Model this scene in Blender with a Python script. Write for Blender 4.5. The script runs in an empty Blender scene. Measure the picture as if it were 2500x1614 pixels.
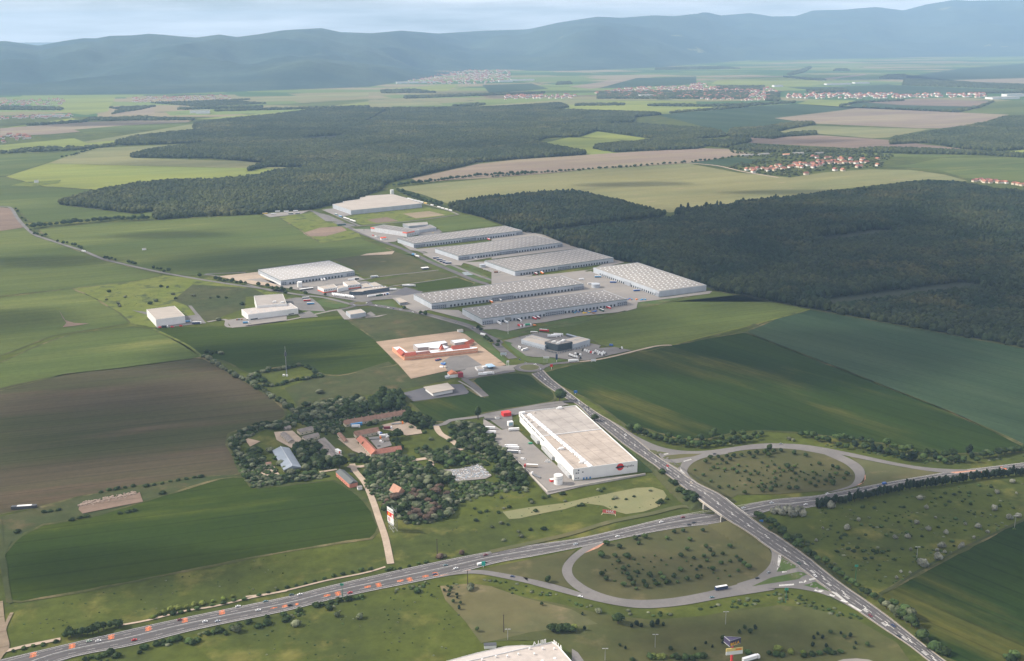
import bpy, bmesh, math, random
import numpy as np
from mathutils import Vector, Matrix
R = math.radians
D = bpy.data
SC = bpy.context.scene
COL = SC.collection
# ------------------------------------------------------------------ camera
H, F, TILT, ROLL = 490.0, 2600.0, R(15.5), R(-0.5)      # height m, focal length in photo pixels
cam_d = D.cameras.new('camera'); cam = D.objects.new('camera', cam_d); COL.objects.link(cam); SC.camera = cam
cam_d.sensor_width = 36.0; cam_d.lens = F / 2500 * 36.0; cam_d.clip_start = 5; cam_d.clip_end = 200000
cam.matrix_world = Matrix.Translation((0, 0, H)) @ Matrix.Rotation(R(90) - TILT, 4, 'X') @ Matrix.Rotation(ROLL, 4, 'Z')
# ------------------------------------------------------------------ light
SUN_AZ, SUN_EL = R(175), R(37)                        # direction towards the sun, counter-clockwise from +x
SUNDIR = Vector((math.cos(SUN_AZ) * math.cos(SUN_EL), math.sin(SUN_AZ) * math.cos(SUN_EL), math.sin(SUN_EL)))
sun_d = D.lights.new('sun', 'SUN'); sun_d.energy = 4.7; sun_d.angle = R(0.53); sun_d.color = (1.0, 0.91, 0.78)
sun = D.objects.new('sun', sun_d); COL.objects.link(sun)
sun.rotation_euler = SUNDIR.to_track_quat('Z', 'Y').to_euler(); sun.location = (-3000, 0, 3000)
W = D.worlds.new('World'); SC.world = W; W.use_nodes = True
nt = W.node_tree; nt.nodes.clear()
def wn(t, **k):
    n = nt.nodes.new(t)
    for a, b in k.items(): setattr(n, a, b)
    return n
sky = wn('ShaderNodeTexSky', sky_type='NISHITA', sun_disc=False, sun_elevation=SUN_EL, sun_rotation=R(90) - SUN_AZ + R(0), altitude=600, air_density=1.0, dust_density=1.6, ozone_density=1.5)
# high thin cloud veil: streaks of white over the blue, over the whole dome
tc = wn('ShaderNodeTexCoord'); mp = wn('ShaderNodeMapping'); mp.inputs['Scale'].default_value = (1.0, 1.0, 11.0)
mp.inputs['Rotation'].default_value = (R(1.5), R(2.0), 0)
nz = wn('ShaderNodeTexNoise'); nz.inputs['Scale'].default_value = 3.4; nz.inputs['Detail'].default_value = 7; nz.inputs['Roughness'].default_value = 0.55
rp = wn('ShaderNodeValToRGB'); rp.color_ramp.elements[0].position = 0.38; rp.color_ramp.elements[1].position = 0.60
rp.color_ramp.elements[0].color = (0.12, 0.12, 0.12, 1); rp.color_ramp.elements[1].color = (0.92, 0.92, 0.92, 1)
mx = wn('ShaderNodeMix', data_type='RGBA'); mx.inputs[7].default_value = (15.2, 14.4, 14.4, 1)
bg = wn('ShaderNodeBackground'); bg.inputs['Strength'].default_value = 0.080
wo = wn('ShaderNodeOutputWorld'); L = nt.links.new
L(tc.outputs['Generated'], mp.inputs['Vector']); L(mp.outputs['Vector'], nz.inputs['Vector']); L(nz.outputs['Fac'], rp.inputs['Fac'])
L(rp.outputs['Color'], mx.inputs[0]); L(sky.outputs[0], mx.inputs[6]); L(mx.outputs[2], bg.inputs['Color']); L(bg.outputs[0], wo.inputs['Surface'])
SC.view_settings.view_transform = 'Standard'; SC.view_settings.look = 'None'; SC.view_settings.gamma = 1
SC.view_settings.exposure = 0.38; SC.view_settings.use_curve_mapping = False
SC.cycles.max_bounces = 5; SC.cycles.diffuse_bounces = 2; SC.cycles.glossy_bounces = 1; SC.cycles.transparent_max_bounces = 16
SC.cycles.volume_bounces = 1
# ------------------------------------------------------------------ reading positions off survey windows
CT, ST, CR, SR = math.cos(TILT), math.sin(TILT), math.cos(ROLL), math.sin(ROLL)
def un(px, py, z=0.0):
    x = px - 1250.0; y = 807.0 - py
    x, y = CR * x - SR * y, SR * x + CR * y
    dz = -F * ST + y * CT
    if dz > -0.9: dz = -0.9
    t = (z - H) / dz
    return Vector((x * t, (F * CT + y * ST) * t, z))
VW = {'N': (0, 0, 1), 'O': (0, 0, .9541), '1': (0, 0, 2.6511), '2': (800, 0, 2.6511), '3': (1600, 0, 2.6511),
 '4': (0, 350, 3.08), '5': (600, 400, 3.08), '6': (1200, 350, 3.08), '7': (1800, 350, 3.08), '8': (0, 800, 3.08),
 'a': (500, 850, 3.08), 'b': (1100, 850, 3.08), 'c': (1800, 850, 3.08), 'd': (0, 1114, 3.08), 'e': (600, 1114, 3.08),
 'f': (1200, 1114, 3.08), 'g': (1800, 1114, 3.08), 'A': (1180, 970, 5.4227), 'B': (900, 780, 5.4227), 'C': (1200, 720, 5.4227),
 'D': (760, 440, 5.4227), 'E': (600, 600, 5.4227), 'F': (1000, 1344, 5.4227), 'G': (1400, 1344, 5.4227), 'H': (780, 960, 5.4227),
 'I': (1180, 780, 7.456), 'J': (2040, 1114, 5.187), 'K': (1780, 360, 5.965), 'L': (1600, 1080, 5.4227), 'M': (1900, 1350, 5.4227),
 'T': (700, 640, 9.177), 'Q': (940, 800, 8.521)}
def X(s):
    """'4 10,20 30,40 / a 5,6' -> list of photo pixels"""
    out = []
    for part in s.split('/'):
        t = part.split(); ox, oy, k = VW[t[0]]
        for q in t[1:]:
            a, b = q.split(',')[:2]; out.append((ox + float(a) / k, oy + float(b) / k))
    return out
# embankment of the side road that crosses the motorway on a bridge
WEST = X('b 610,195 720,285 890,392 960,430 1050,520 1200,640 1300,722 1480,845 1600,930 / L 0,330 180,450 400,620 570,755 780,905 990,1060 1080,1100 1300,1245 1500,1400 / g 330,745 480,845 600,940 720,1030 900,1160 1100,1300 1300,1430 1440,1545 / N 2330,1660')
EAST = X('b 695,168 760,235 870,320 1000,418 1120,500 1215,555 1300,618 1400,690 1480,757 / L 110,250 290,355 420,460 600,570 850,690 1050,845 1270,1010 1600,1250 / g 240,555 300,600 500,740 700,900 850,1010 1000,1110 1200,1260 1400,1420 1570,1548 / N 2375,1660')
ZP = [(1040, 0), (1108, .3), (1150, 2.2), (1195, 5.2), (1228, 7), (1272, 7.2), (1315, 6.2), (1378, 3.6), (1437, 1.2), (1500, 0)]
def zprof(y):
    for (a, p), (b, q) in zip(ZP, ZP[1:]):
        if a <= y <= b: return p + (q - p) * (y - a) / (b - a)
    return 0.0
def dense(pl, dy):
    return [un(a[0] + (b[0] - a[0]) * k / 12, a[1] + (b[1] - a[1]) * k / 12, zprof(a[1] + (b[1] - a[1]) * k / 12 + dy)) for a, b in zip(pl, pl[1:]) for k in range(12)]
wd_, ed_ = dense(WEST, -6), dense(EAST, 6); AX = []
for ay, az_ in ZP:
    w = min(wd_, key=lambda p: abs((un(0, ay + 6, az_) - p).y)); e = min(ed_, key=lambda p: (p.xy - w.xy).length)
    AX.append(((w.x + e.x) / 2, (w.y + e.y) / 2, az_))
MA = un(1622.1, 1280.4); MB_ = un(1900, 1230.6)                 # motorway axis near the bridge
MD = (MB_ - MA).normalized()
def mdist(x, y): return abs((x - MA.x) * MD.y - (y - MA.y) * MD.x)
def emb(x, y, full=True, half=14.5):
    best = 0.0
    for (x0, y0, z0), (x1, y1, z1) in zip(AX, AX[1:]):
        dx, dy = x1 - x0, y1 - y0; l2 = dx * dx + dy * dy
        t = max(0, min(1, ((x - x0) * dx + (y - y0) * dy) / l2)); d = math.hypot(x - x0 - t * dx, y - y0 - t * dy)
        h = z0 + (z1 - z0) * t - max(0, d - half) / 2.1
        best = max(best, h)
    if not full:
        best = min(best, max(0, (mdist(x, y) - 18.5) / 1.5))
    return best
def G(px, py, up=0.0):
    p = un(px, py, 0.0)
    for _ in range(4): p = un(px, py, emb(p.x, p.y) + up)
    return p
def GG(px, py):
    p = un(px, py, 0.0)
    for _ in range(4): p = un(px, py, emb(p.x, p.y, False))
    return p
# ------------------------------------------------------------------ materials
MATS = {}
def new_mat(name):
    m = D.materials.new(name); m.use_nodes = True
    return m, m.node_tree, m.node_tree.nodes['Principled BSDF']
def plain(name, col, rough=0.7, metal=0.0, vary=0.12, scale=0.25, rand=0.0, stretch=(1, 1, 1), spec=0.3, emit=None):
    if name in MATS: return MATS[name]
    m, t, b = new_mat(name); N = t.nodes.new; K = t.links.new
    g = N('ShaderNodeNewGeometry'); mp = N('ShaderNodeMapping'); n = N('ShaderNodeTexNoise')
    mp.inputs['Scale'].default_value = stretch; n.inputs['Scale'].default_value = scale; n.inputs['Detail'].default_value = 5
    K(g.outputs['Position'], mp.inputs['Vector']); K(mp.outputs['Vector'], n.inputs['Vector'])
    hsv = N('ShaderNodeHueSaturation'); hsv.inputs['Color'].default_value = (*col, 1)
    mr = N('ShaderNodeMapRange'); mr.inputs[1].default_value = .3; mr.inputs[2].default_value = .7
    mr.inputs[3].default_value = 1 - vary; mr.inputs[4].default_value = 1 + vary
    K(n.outputs['Fac'], mr.inputs[0])
    if rand > 0:
        oi = N('ShaderNodeObjectInfo'); m2 = N('ShaderNodeMapRange'); m2.inputs[3].default_value = 1 - rand; m2.inputs[4].default_value = 1 + rand
        K(oi.outputs['Random'], m2.inputs[0]); mu = N('ShaderNodeMath'); mu.operation = 'MULTIPLY'
        K(m2.outputs[0], mu.inputs[0]); K(mr.outputs[0], mu.inputs[1]); K(mu.outputs[0], hsv.inputs['Value'])
    else: K(mr.outputs[0], hsv.inputs['Value'])
    K(hsv.outputs[0], b.inputs['Base Color']); b.inputs['Roughness'].default_value = rough; b.inputs['Metallic'].default_value = metal
    b.inputs['Specular IOR Level'].default_value = spec
    MATS[name] = m; return m
def land(name, c1, c2, c3=None, scale=0.004, stretch=(1, 1), ang=25, fine=0.18, fscale=0.12, rows=0.0, lo=.38, hi=.62, c3amt=(.60, .72), patch=0.02, bump=0.0):
    """field / meadow: broad patches (c1-c2) drawn out along the working direction, sparse third colour, fine tufts and tractor rows"""
    if name in MATS: return MATS[name]
    m, t, b = new_mat(name); N = t.nodes.new; K = t.links.new
    g = N('ShaderNodeNewGeometry'); rot = N('ShaderNodeMapping'); rot.inputs['Rotation'].default_value = (0, 0, -R(ang))
    K(g.outputs['Position'], rot.inputs['Vector'])
    def noise(sc, st, det=6, rough=.55, off=0):
        mp = N('ShaderNodeMapping'); mp.inputs['Scale'].default_value = (st[0], st[1], 1); mp.inputs['Location'].default_value = (off, off * 1.7, 0)
        n = N('ShaderNodeTexNoise'); n.inputs['Scale'].default_value = sc; n.inputs['Detail'].default_value = det; n.inputs['Roughness'].default_value = rough
        K(rot.outputs[0], mp.inputs['Vector']); K(mp.outputs[0], n.inputs['Vector']); return n.outputs['Fac']
    def rng(s, a, b_, c=0, d=1, smooth=True):
        r = N('ShaderNodeMapRange'); r.interpolation_type = 'SMOOTHSTEP' if smooth else 'LINEAR'
        for i, v in enumerate((a, b_, c, d)): r.inputs[i + 1].default_value = v
        K(s, r.inputs[0]); return r.outputs[0]
    mix = N('ShaderNodeMix'); mix.data_type = 'RGBA'; mix.inputs[6].default_value = (*c1, 1); mix.inputs[7].default_value = (*c2, 1)
    K(rng(noise(scale, stretch, 5, .6, hash(name) % 977), lo, hi), mix.inputs[0]); col = mix.outputs[2]
    if c3:
        m3 = N('ShaderNodeMix'); m3.data_type = 'RGBA'; m3.inputs[7].default_value = (*c3, 1); K(col, m3.inputs[6])
        K(rng(noise(patch, stretch, 6, .62, 31 + len(name)), *c3amt), m3.inputs[0]); col = m3.outputs[2]
    hsv = N('ShaderNodeHueSaturation'); K(col, hsv.inputs['Color'])
    v = rng(noise(fscale, (1, 1), 8, .7, 7), .25, .75, 1 - fine, 1 + fine, False)
    if scale < .006:
        mq = N('ShaderNodeMath'); mq.operation = 'MULTIPLY'; K(v, mq.inputs[0]); K(rng(noise(.0016, (.5, 1.3), 6, .65, 57), .3, .7, .80, 1.22, False), mq.inputs[1]); v = mq.outputs[0]
        mq = N('ShaderNodeMath'); mq.operation = 'MULTIPLY'; K(v, mq.inputs[0]); K(rng(noise(.012, (.12, 1.6), 6, .7, 91), .3, .7, .86, 1.14, False), mq.inputs[1]); v = mq.outputs[0]
    if rows:
        w = N('ShaderNodeMapping'); w.inputs['Scale'].default_value = (.004, .35, 1); K(rot.outputs[0], w.inputs['Vector'])
        n = N('ShaderNodeTexNoise'); n.inputs['Scale'].default_value = 1; n.inputs['Detail'].default_value = 3; K(w.outputs[0], n.inputs['Vector'])
        mu = N('ShaderNodeMath'); mu.operation = 'MULTIPLY'; K(v, mu.inputs[0]); K(rng(n.outputs['Fac'], .3, .7, 1 - rows, 1 + rows, False), mu.inputs[1]); v = mu.outputs[0]
    if rows:                                                     # tramlines left by the sprayer, every 27 m
        sp_ = N('ShaderNodeSeparateXYZ'); K(rot.outputs[0], sp_.inputs[0]); pp = N('ShaderNodeMath'); pp.operation = 'PINGPONG'; pp.inputs[1].default_value = 13.5; K(sp_.outputs[1], pp.inputs[0])
        mq = N('ShaderNodeMath'); mq.operation = 'MULTIPLY'; K(v, mq.inputs[0]); K(rng(pp.outputs[0], .5, 1.7, .80, 1.0), mq.inputs[1]); v = mq.outputs[0]
    K(v, hsv.inputs['Value']); K(hsv.outputs[0], b.inputs['Base Color'])
    b.inputs['Roughness'].default_value = 0.95; b.inputs['Specular IOR Level'].default_value = 0.05
    MATS[name] = m; return m
# ------------------------------------------------------------------ mesh helpers
def link(o, parent=None):
    COL.objects.link(o)
    if parent: o.parent = parent
    return o
def tag(o, label=None, cat=None, group=None, kind=None):
    if label: o['label'] = label
    if cat: o['category'] = cat
    if group: o['group'] = group
    if kind: o['kind'] = kind
    return o
def mesh(name, vs, fs, m, smooth=False):
    me = D.meshes.new(name); me.from_pydata([tuple(v) for v in vs], [], fs); me.update()
    if m: me.materials.append(m)
    if smooth: me.polygons.foreach_set('use_smooth', [True] * len(me.polygons))
    return me
def ob(name, me, parent=None, loc=(0, 0, 0), rz=0, sc=None):
    o = D.objects.new(name, me); o.location = loc; o.rotation_euler = (0, 0, rz)
    if sc: o.scale = sc if hasattr(sc, '__len__') else (sc, sc, sc)
    return link(o, parent)
def empty(name, loc, rz=0):
    o = D.objects.new(name, None); o.empty_display_size = 1; o.location = loc; o.rotation_euler = (0, 0, rz); return link(o)
class B:
    """collects boxes / prisms / tubes into one part"""
    def __init__(s): s.v = []; s.f = []
    def box(s, x0, y0, z0, x1, y1, z1, rz=0, c=None):
        n = len(s.v); p = [(x, y, z) for z in (z0, z1) for y in (y0, y1) for x in (x0, x1)]
        if rz:
            cx, cy = c if c else ((x0 + x1) / 2, (y0 + y1) / 2); ca, sa = math.cos(rz), math.sin(rz)
            p = [(cx + (x - cx) * ca - (y - cy) * sa, cy + (x - cx) * sa + (y - cy) * ca, z) for x, y, z in p]
        s.v += p; s.f += [tuple(n + i for i in q) for q in ((0, 2, 3, 1), (4, 5, 7, 6), (0, 1, 5, 4), (2, 6, 7, 3), (0, 4, 6, 2), (1, 3, 7, 5))]; return s
    def gable(s, x0, y0, z0, x1, y1, z1, axis='x', hip=0.0):
        n = len(s.v)
        if axis == 'x':
            ym = (y0 + y1) / 2; s.v += [(x0, y0, z0), (x1, y0, z0), (x1, y1, z0), (x0, y1, z0), (x0 + hip, ym, z1), (x1 - hip, ym, z1)]
        else:
            xm = (x0 + x1) / 2; s.v += [(x1, y0, z0), (x1, y1, z0), (x0, y1, z0), (x0, y0, z0), (xm, y0 + hip, z1), (xm, y1 - hip, z1)]
        s.f += [tuple(n + i for i in q) for q in ((0, 1, 5, 4), (2, 3, 4, 5), (1, 2, 5), (3, 0, 4), (3, 2, 1, 0))]; return s
    def tube(s, pts, r, n=8, cap=True, r2=None):
        base = len(s.v); m = len(pts); r2 = r if r2 is None else r2
        for i, p in enumerate(pts):
            p = Vector(p); q = Vector(pts[min(i + 1, m - 1)]) - Vector(pts[max(i - 1, 0)]); q.normalize()
            a = q.cross(Vector((0, 0, 1)));
            if a.length < 1e-3: a = Vector((1, 0, 0))
            a.normalize(); b = q.cross(a); rr = r + (r2 - r) * i / max(1, m - 1)
            for k in range(n):
                t = 2 * math.pi * k / n; s.v.append(tuple(p + (a * math.cos(t) + b * math.sin(t)) * rr))
        for i in range(m - 1):
            for k in range(n):
                k2 = (k + 1) % n; s.f.append((base + i * n + k, base + i * n + k2, base + (i + 1) * n + k2, base + (i + 1) * n + k))
        if cap: s.f.append(tuple(base + k for k in range(n))); s.f.append(tuple(base + (m - 1) * n + n - 1 - k for k in range(n)))
        return s
    def cyl(s, x, y, z0, z1, r, n=16, r2=None): return s.tube([(x, y, z0), (x, y, z1)], r, n, True, r2)
    def quad(s, a, b, c, d): n = len(s.v); s.v += [a, b, c, d]; s.f.append((n, n + 1, n + 2, n + 3)); return s
    def poly(s, pts): n = len(s.v); s.v += pts; s.f.append(tuple(range(n, n + len(pts)))); return s
    def me(s, name, m, smooth=False): return mesh(name, s.v, s.f, m, smooth)
    def ob(s, name, m, parent=None, loc=(0, 0, 0), rz=0, smooth=False): return ob(name, s.me(name, m, smooth), parent, loc, rz)
def sheet(name, pts, m, z, drape=False, kind='structure', cell=3.0, to=G, smooth_n=0):
    """a flat polygon laid on the land; drape=True follows the embankment"""
    if smooth_n: pts = spline(pts, smooth_n, True)
    w = [to(px, py) if drape else un(px, py, z) for px, py in pts]
    bm = bmesh.new(); vs = [bm.verts.new((p.x, p.y, 0)) for p in w]
    f = bm.faces.new(vs); f.normal_update()
    if f.normal.z < 0: f.normal_flip()
    bmesh.ops.triangulate(bm, faces=bm.faces[:], ngon_method='EAR_CLIP')
    if drape:
        for ax, k in ((0, 'x'), (1, 'y')):
            a = min(getattr(p, k) for p in w); b = max(getattr(p, k) for p in w); q = a + cell
            while q < b:
                bmesh.ops.bisect_plane(bm, geom=bm.verts[:] + bm.edges[:] + bm.faces[:], plane_co=(q, q, 0), plane_no=(1, 0, 0) if ax == 0 else (0, 1, 0)); q += cell
    for v in bm.verts: v.co.z = z + (emb(v.co.x, v.co.y, to is G) if drape else 0)
    me = D.meshes.new(name); bm.to_mesh(me); bm.free(); me.materials.append(m)
    return tag(ob(name, me), kind=kind)
def spline(pts, n=6, closed=False):
    out = []; m = len(pts)
    for i in range(m if closed else m - 1):
        p = [pts[(i + k) % m] if closed else pts[max(0, min(m - 1, i + k))] for k in (-1, 0, 1, 2)]
        for j in range(n):
            t = j / n
            out.append(tuple(.5 * (2 * p[1][a] + (p[2][a] - p[0][a]) * t + (2 * p[0][a] - 5 * p[1][a] + 4 * p[2][a] - p[3][a]) * t * t + (-p[0][a] + 3 * p[1][a] - 3 * p[2][a] + p[3][a]) * t ** 3) for a in range(len(p[1]))))
    if not closed: out.append(tuple(pts[-1]))
    return out
def resample(w, step=None, n=None):
    d = [0]
    for a, b in zip(w, w[1:]): d.append(d[-1] + (Vector(b[:2]) - Vector(a[:2])).length)
    n = n or max(2, int(d[-1] / step) + 1); out = []; j = 0
    for i in range(n):
        s = d[-1] * i / (n - 1)
        while j < len(d) - 2 and d[j + 1] < s: j += 1
        t = (s - d[j]) / max(1e-6, d[j + 1] - d[j]); a, b = Vector(w[j][:2]), Vector(w[j + 1][:2]); out.append(a.lerp(b, t))
    return out
def strip2(name, left, right, m, z, n=60, drape=True, across=3, parent=None, kind='structure'):
    l = smooth(resample([G(*p) for p in spline(left, 5)], n=n)); r = smooth(resample([G(*p) for p in spline(right, 5)], n=n))
    vs = []; fs = []
    for a, b in zip(l, r):
        for k in range(across + 1):
            p = a.lerp(b, k / across); vs.append((p.x, p.y, z + (emb(p.x, p.y) if drape else 0)))
    c = across + 1
    for i in range(n - 1):
        for k in range(across): fs.append((i * c + k, i * c + k + 1, (i + 1) * c + k + 1, (i + 1) * c + k))
    return tag(ob(name, mesh(name, vs, fs, m), parent), kind=kind)
def smooth(w, k=3):
    for _ in range(k): w = [w[0]] + [(w[i - 1] + w[i] * 2 + w[i + 1]) / 4 for i in range(1, len(w) - 1)] + [w[-1]]
    return w
def offset(w, o):
    out = []
    for i, p in enumerate(w):
        t = (w[min(i + 1, len(w) - 1)] - w[max(i - 1, 0)]); t = t.normalized() if t.length else Vector((1, 0)); out.append(p + Vector((-t.y, t.x)) * o)
    return out
def ribbon(b, w, width, z, dash=None, drape=True, off=0.0):
    """adds a ribbon along world 2D points to builder b; dash=(on, off) in metres"""
    w = offset(w, off) if off else w
    l = offset(w, width / 2); r = offset(w, -width / 2); s = 0
    for i in range(len(w) - 1):
        seg = (w[i + 1] - w[i]).length
        if not dash or (s % (dash[0] + dash[1])) < dash[0]:
            q = [l[i], r[i], r[i + 1], l[i + 1]]
            b.quad(*[(p.x, p.y, z + (emb(p.x, p.y) if drape else 0)) for p in q])
        s += seg
def road(name, pts, width, m, z, step=8, drape=False, kind='structure'):
    w = resample([G(*p) for p in spline(pts, 6)], step=step); b = B(); ribbon(b, w, width, z, drape=drape)
    return tag(b.ob(name, m), kind=kind), w
def inside(x, y, poly):
    """vectorised point in polygon"""
    c = np.zeros(len(x), bool); n = len(poly); j = n - 1
    for i in range(n):
        xi, yi = poly[i]; xj, yj = poly[j]
        if yi != yj: c ^= ((yi > y) != (yj > y)) & (x < (xj - xi) * (y - yi) / (yj - yi) + xi)
        j = i
    return c
RNG = np.random.default_rng(7); random.seed(7)
# ================================================================== THE LAND
m_meadow = land('meadow_grass', (.072, .088, .018), (.052, .066, .018), (.13, .125, .035), scale=.006, fscale=.07, fine=.32, ang=12, c3amt=(.52, .70), patch=.018)
ZI = [0]
def zf():
    ZI[0] += 1; return (0.30 + .004 * ZI[0]) if ZI[0] < 40 else 0.004 * ZI[0]
gb = B(); S_ = 90000
gb.quad((-S_, -3000, 0), (S_, -3000, 0), (S_, 2 * S_, 0), (-S_, 2 * S_, 0)); tag(gb.ob('ground', m_meadow), kind='structure')
# far plain: patchwork of strip fields
mfp, t, b = new_mat('patchwork_fields'); N = t.nodes.new; K = t.links.new
g = N('ShaderNodeNewGeometry'); rp_ = []
mp1 = N('ShaderNodeMapping'); mp1.inputs['Rotation'].default_value = (0, 0, -R(14)); mp1.inputs['Scale'].default_value = (1 / 900, 1 / 520, 1)
K(g.outputs['Position'], mp1.inputs['Vector'])
nzw = N('ShaderNodeTexNoise'); nzw.inputs['Scale'].default_value = .5; K(mp1.outputs[0], nzw.inputs['Vector'])
vm = N('ShaderNodeMix'); vm.data_type = 'VECTOR'; vm.inputs[0].default_value = .12; K(mp1.outputs[0], vm.inputs[4]); K(nzw.outputs['Color'], vm.inputs[5])
vo = N('ShaderNodeTexVoronoi'); vo.distance = 'CHEBYCHEV'; vo.inputs['Scale'].default_value = 1; K(vm.outputs[1], vo.inputs['Vector'])
cr = N('ShaderNodeValToRGB'); cr.color_ramp.interpolation = 'CONSTANT'; e = cr.color_ramp.elements
cols = [(0, (.085, .14, .045)), (.16, (.20, .185, .10)), (.30, (.13, .17, .06)), (.44, (.065, .115, .05)), (.58, (.24, .20, .125)), (.70, (.16, .20, .07)), (.82, (.10, .145, .07)), (.92, (.15, .115, .08))]
e[0].position = 0; e[0].color = (*cols[0][1], 1); e[1].position = cols[1][0]; e[1].color = (*cols[1][1], 1)
for p_, c_ in cols[2:]: q = e.new(p_); q.color = (*c_, 1)
K(vo.outputs['Color'], cr.inputs['Fac'])
v2 = N('ShaderNodeTexVoronoi'); v2.feature = 'DISTANCE_TO_EDGE'; v2.inputs['Scale'].default_value = 1; K(vm.outputs[1], v2.inputs['Vector'])
n3 = N('ShaderNodeTexNoise'); n3.inputs['Scale'].default_value = 2.2; n3.inputs['Detail'].default_value = 8; K(mp1.outputs[0], n3.inputs['Vector'])
ml = N('ShaderNodeMapRange'); ml.inputs[1].default_value = .52; ml.inputs[2].default_value = .60; ml.inputs[3].default_value = 0; ml.inputs[4].default_value = 1; K(n3.outputs['Fac'], ml.inputs[0])
mm = N('ShaderNodeMix'); mm.data_type = 'RGBA'; mm.inputs[7].default_value = (.045, .07, .04, 1); K(cr.outputs[0], mm.inputs[6])
hd = N('ShaderNodeMath'); hd.operation = 'LESS_THAN'; hd.inputs[1].default_value = .02; K(v2.outputs['Distance'], hd.inputs[0])
h2 = N('ShaderNodeMath'); h2.operation = 'MULTIPLY'; K(hd.outputs[0], h2.inputs[0]); K(ml.outputs[0], h2.inputs[1]); K(h2.outputs[0], mm.inputs[0])
K(mm.outputs[2], b.inputs['Base Color']); b.inputs['Roughness'].default_value = 1; b.inputs['Specular IOR Level'].default_value = 0
sheet('far_plain', X('N -700,285 600,285 1100,262 1600,262 2200,262 3200,262 3200,93 1250,104 -700,115'), mfp, .25)

crop_dark = land('winter_wheat_dark', (.014, .030, .007), (.023, .041, .008), (.080, .078, .018), scale=.003, stretch=(.35, 1.6), ang=-52, rows=.13, c3amt=(.52, .74), patch=.005)
crop_dark2 = land('winter_wheat_left', (.024, .042, .007), (.036, .054, .008), (.085, .105, .014), scale=.003, stretch=(.3, 1.8), ang=16, rows=.10, c3amt=(.55, .75), patch=.0045)
crop_blue = land('bluish_young_crop', (.029, .053, .027), (.043, .066, .034), None, scale=.004, stretch=(.3, 1.5), ang=-52, rows=.08)
crop_mid = land('green_crop', (.066, .090, .024), (.098, .118, .032), (.16, .165, .05), scale=.0022, stretch=(.35, 1.4), ang=22, rows=.10, c3amt=(.56, .78), patch=.003)
crop_lime = land('yellow_green_crop', (.20, .22, .05), (.16, .19, .05), (.24, .22, .09), scale=.002, stretch=(.3, 1.2), ang=20, rows=.05)
crop_pale = land('pale_crop', (.20, .19, .085), (.155, .165, .075), (.26, .21, .12), scale=.002, stretch=(.4, 1.2), ang=24, rows=.06)
crop_brown = land('thin_crop_on_brown_soil', (.048, .052, .022), (.068, .056, .034), (.125, .078, .058), scale=.004, stretch=(.22, 1.5), ang=17, rows=.12, fine=.15, c3amt=(.53, .76), patch=.005)
soil = land('bare_soil', (.17, .125, .10), (.20, .145, .11), (.14, .11, .07), scale=.004, stretch=(.4, 1.4), ang=20, rows=.07)
soil_pink = land('pinkish_bare_soil', (.21, .16, .125), (.24, .195, .13), (.17, .165, .09), scale=.003, stretch=(.4, 1.5), ang=22, rows=.06)
rough_dark = land('rough_grass_dark', (0.047, 0.060, 0.024), (0.064, 0.068, 0.030), (0.102, 0.081, 0.043), scale=.010, fscale=.05, fine=.28, ang=25, c3amt=(.55, .72), patch=.02)
rough_yel = land('yellow_weedy_grass', (.11, .135, .028), (.13, .145, .035), (.06, .075, .03), scale=.010, fscale=.05, fine=.30, ang=15, c3amt=(.52, .66), patch=.03)
dry = land('dry_mown_grass', (.115, .105, .050), (.090, .095, .045), (.19, .155, .09), scale=.010, fscale=.05, fine=.16, ang=20, c3amt=(.52, .74), patch=.02)
dry_green = land('dull_mown_grass', (.084, .080, .037), (.066, .070, .031), (.15, .125, .065), scale=.012, fscale=.05, fine=.16, ang=-15, c3amt=(.58, .78), patch=.02)
lawn = land('lawn_strip', (.060, .095, .030), (.075, .10, .035), (.12, .115, .055), scale=.012, fscale=.08, fine=.15, c3amt=(.52, .72))
olive_mown = land('olive_mown_meadow', (.084, .084, .034), (.066, .074, .028), (.15, .125, .06), scale=.010, fscale=.05, fine=.2, ang=-15, c3amt=(.54, .76), patch=.02)
pale_mown = land('pale_hay_meadow', (.21, .20, .105), (.18, .185, .095), None, scale=.02, fscale=.05, fine=.10, ang=20)
sand = land('building_site_sand', (.36, .27, .20), (.30, .225, .165), (.20, .16, .12), scale=.02, fscale=.05, fine=.16, ang=20, stretch=(.5, 1.3), c3amt=(.56, .70), patch=.03)
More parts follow.
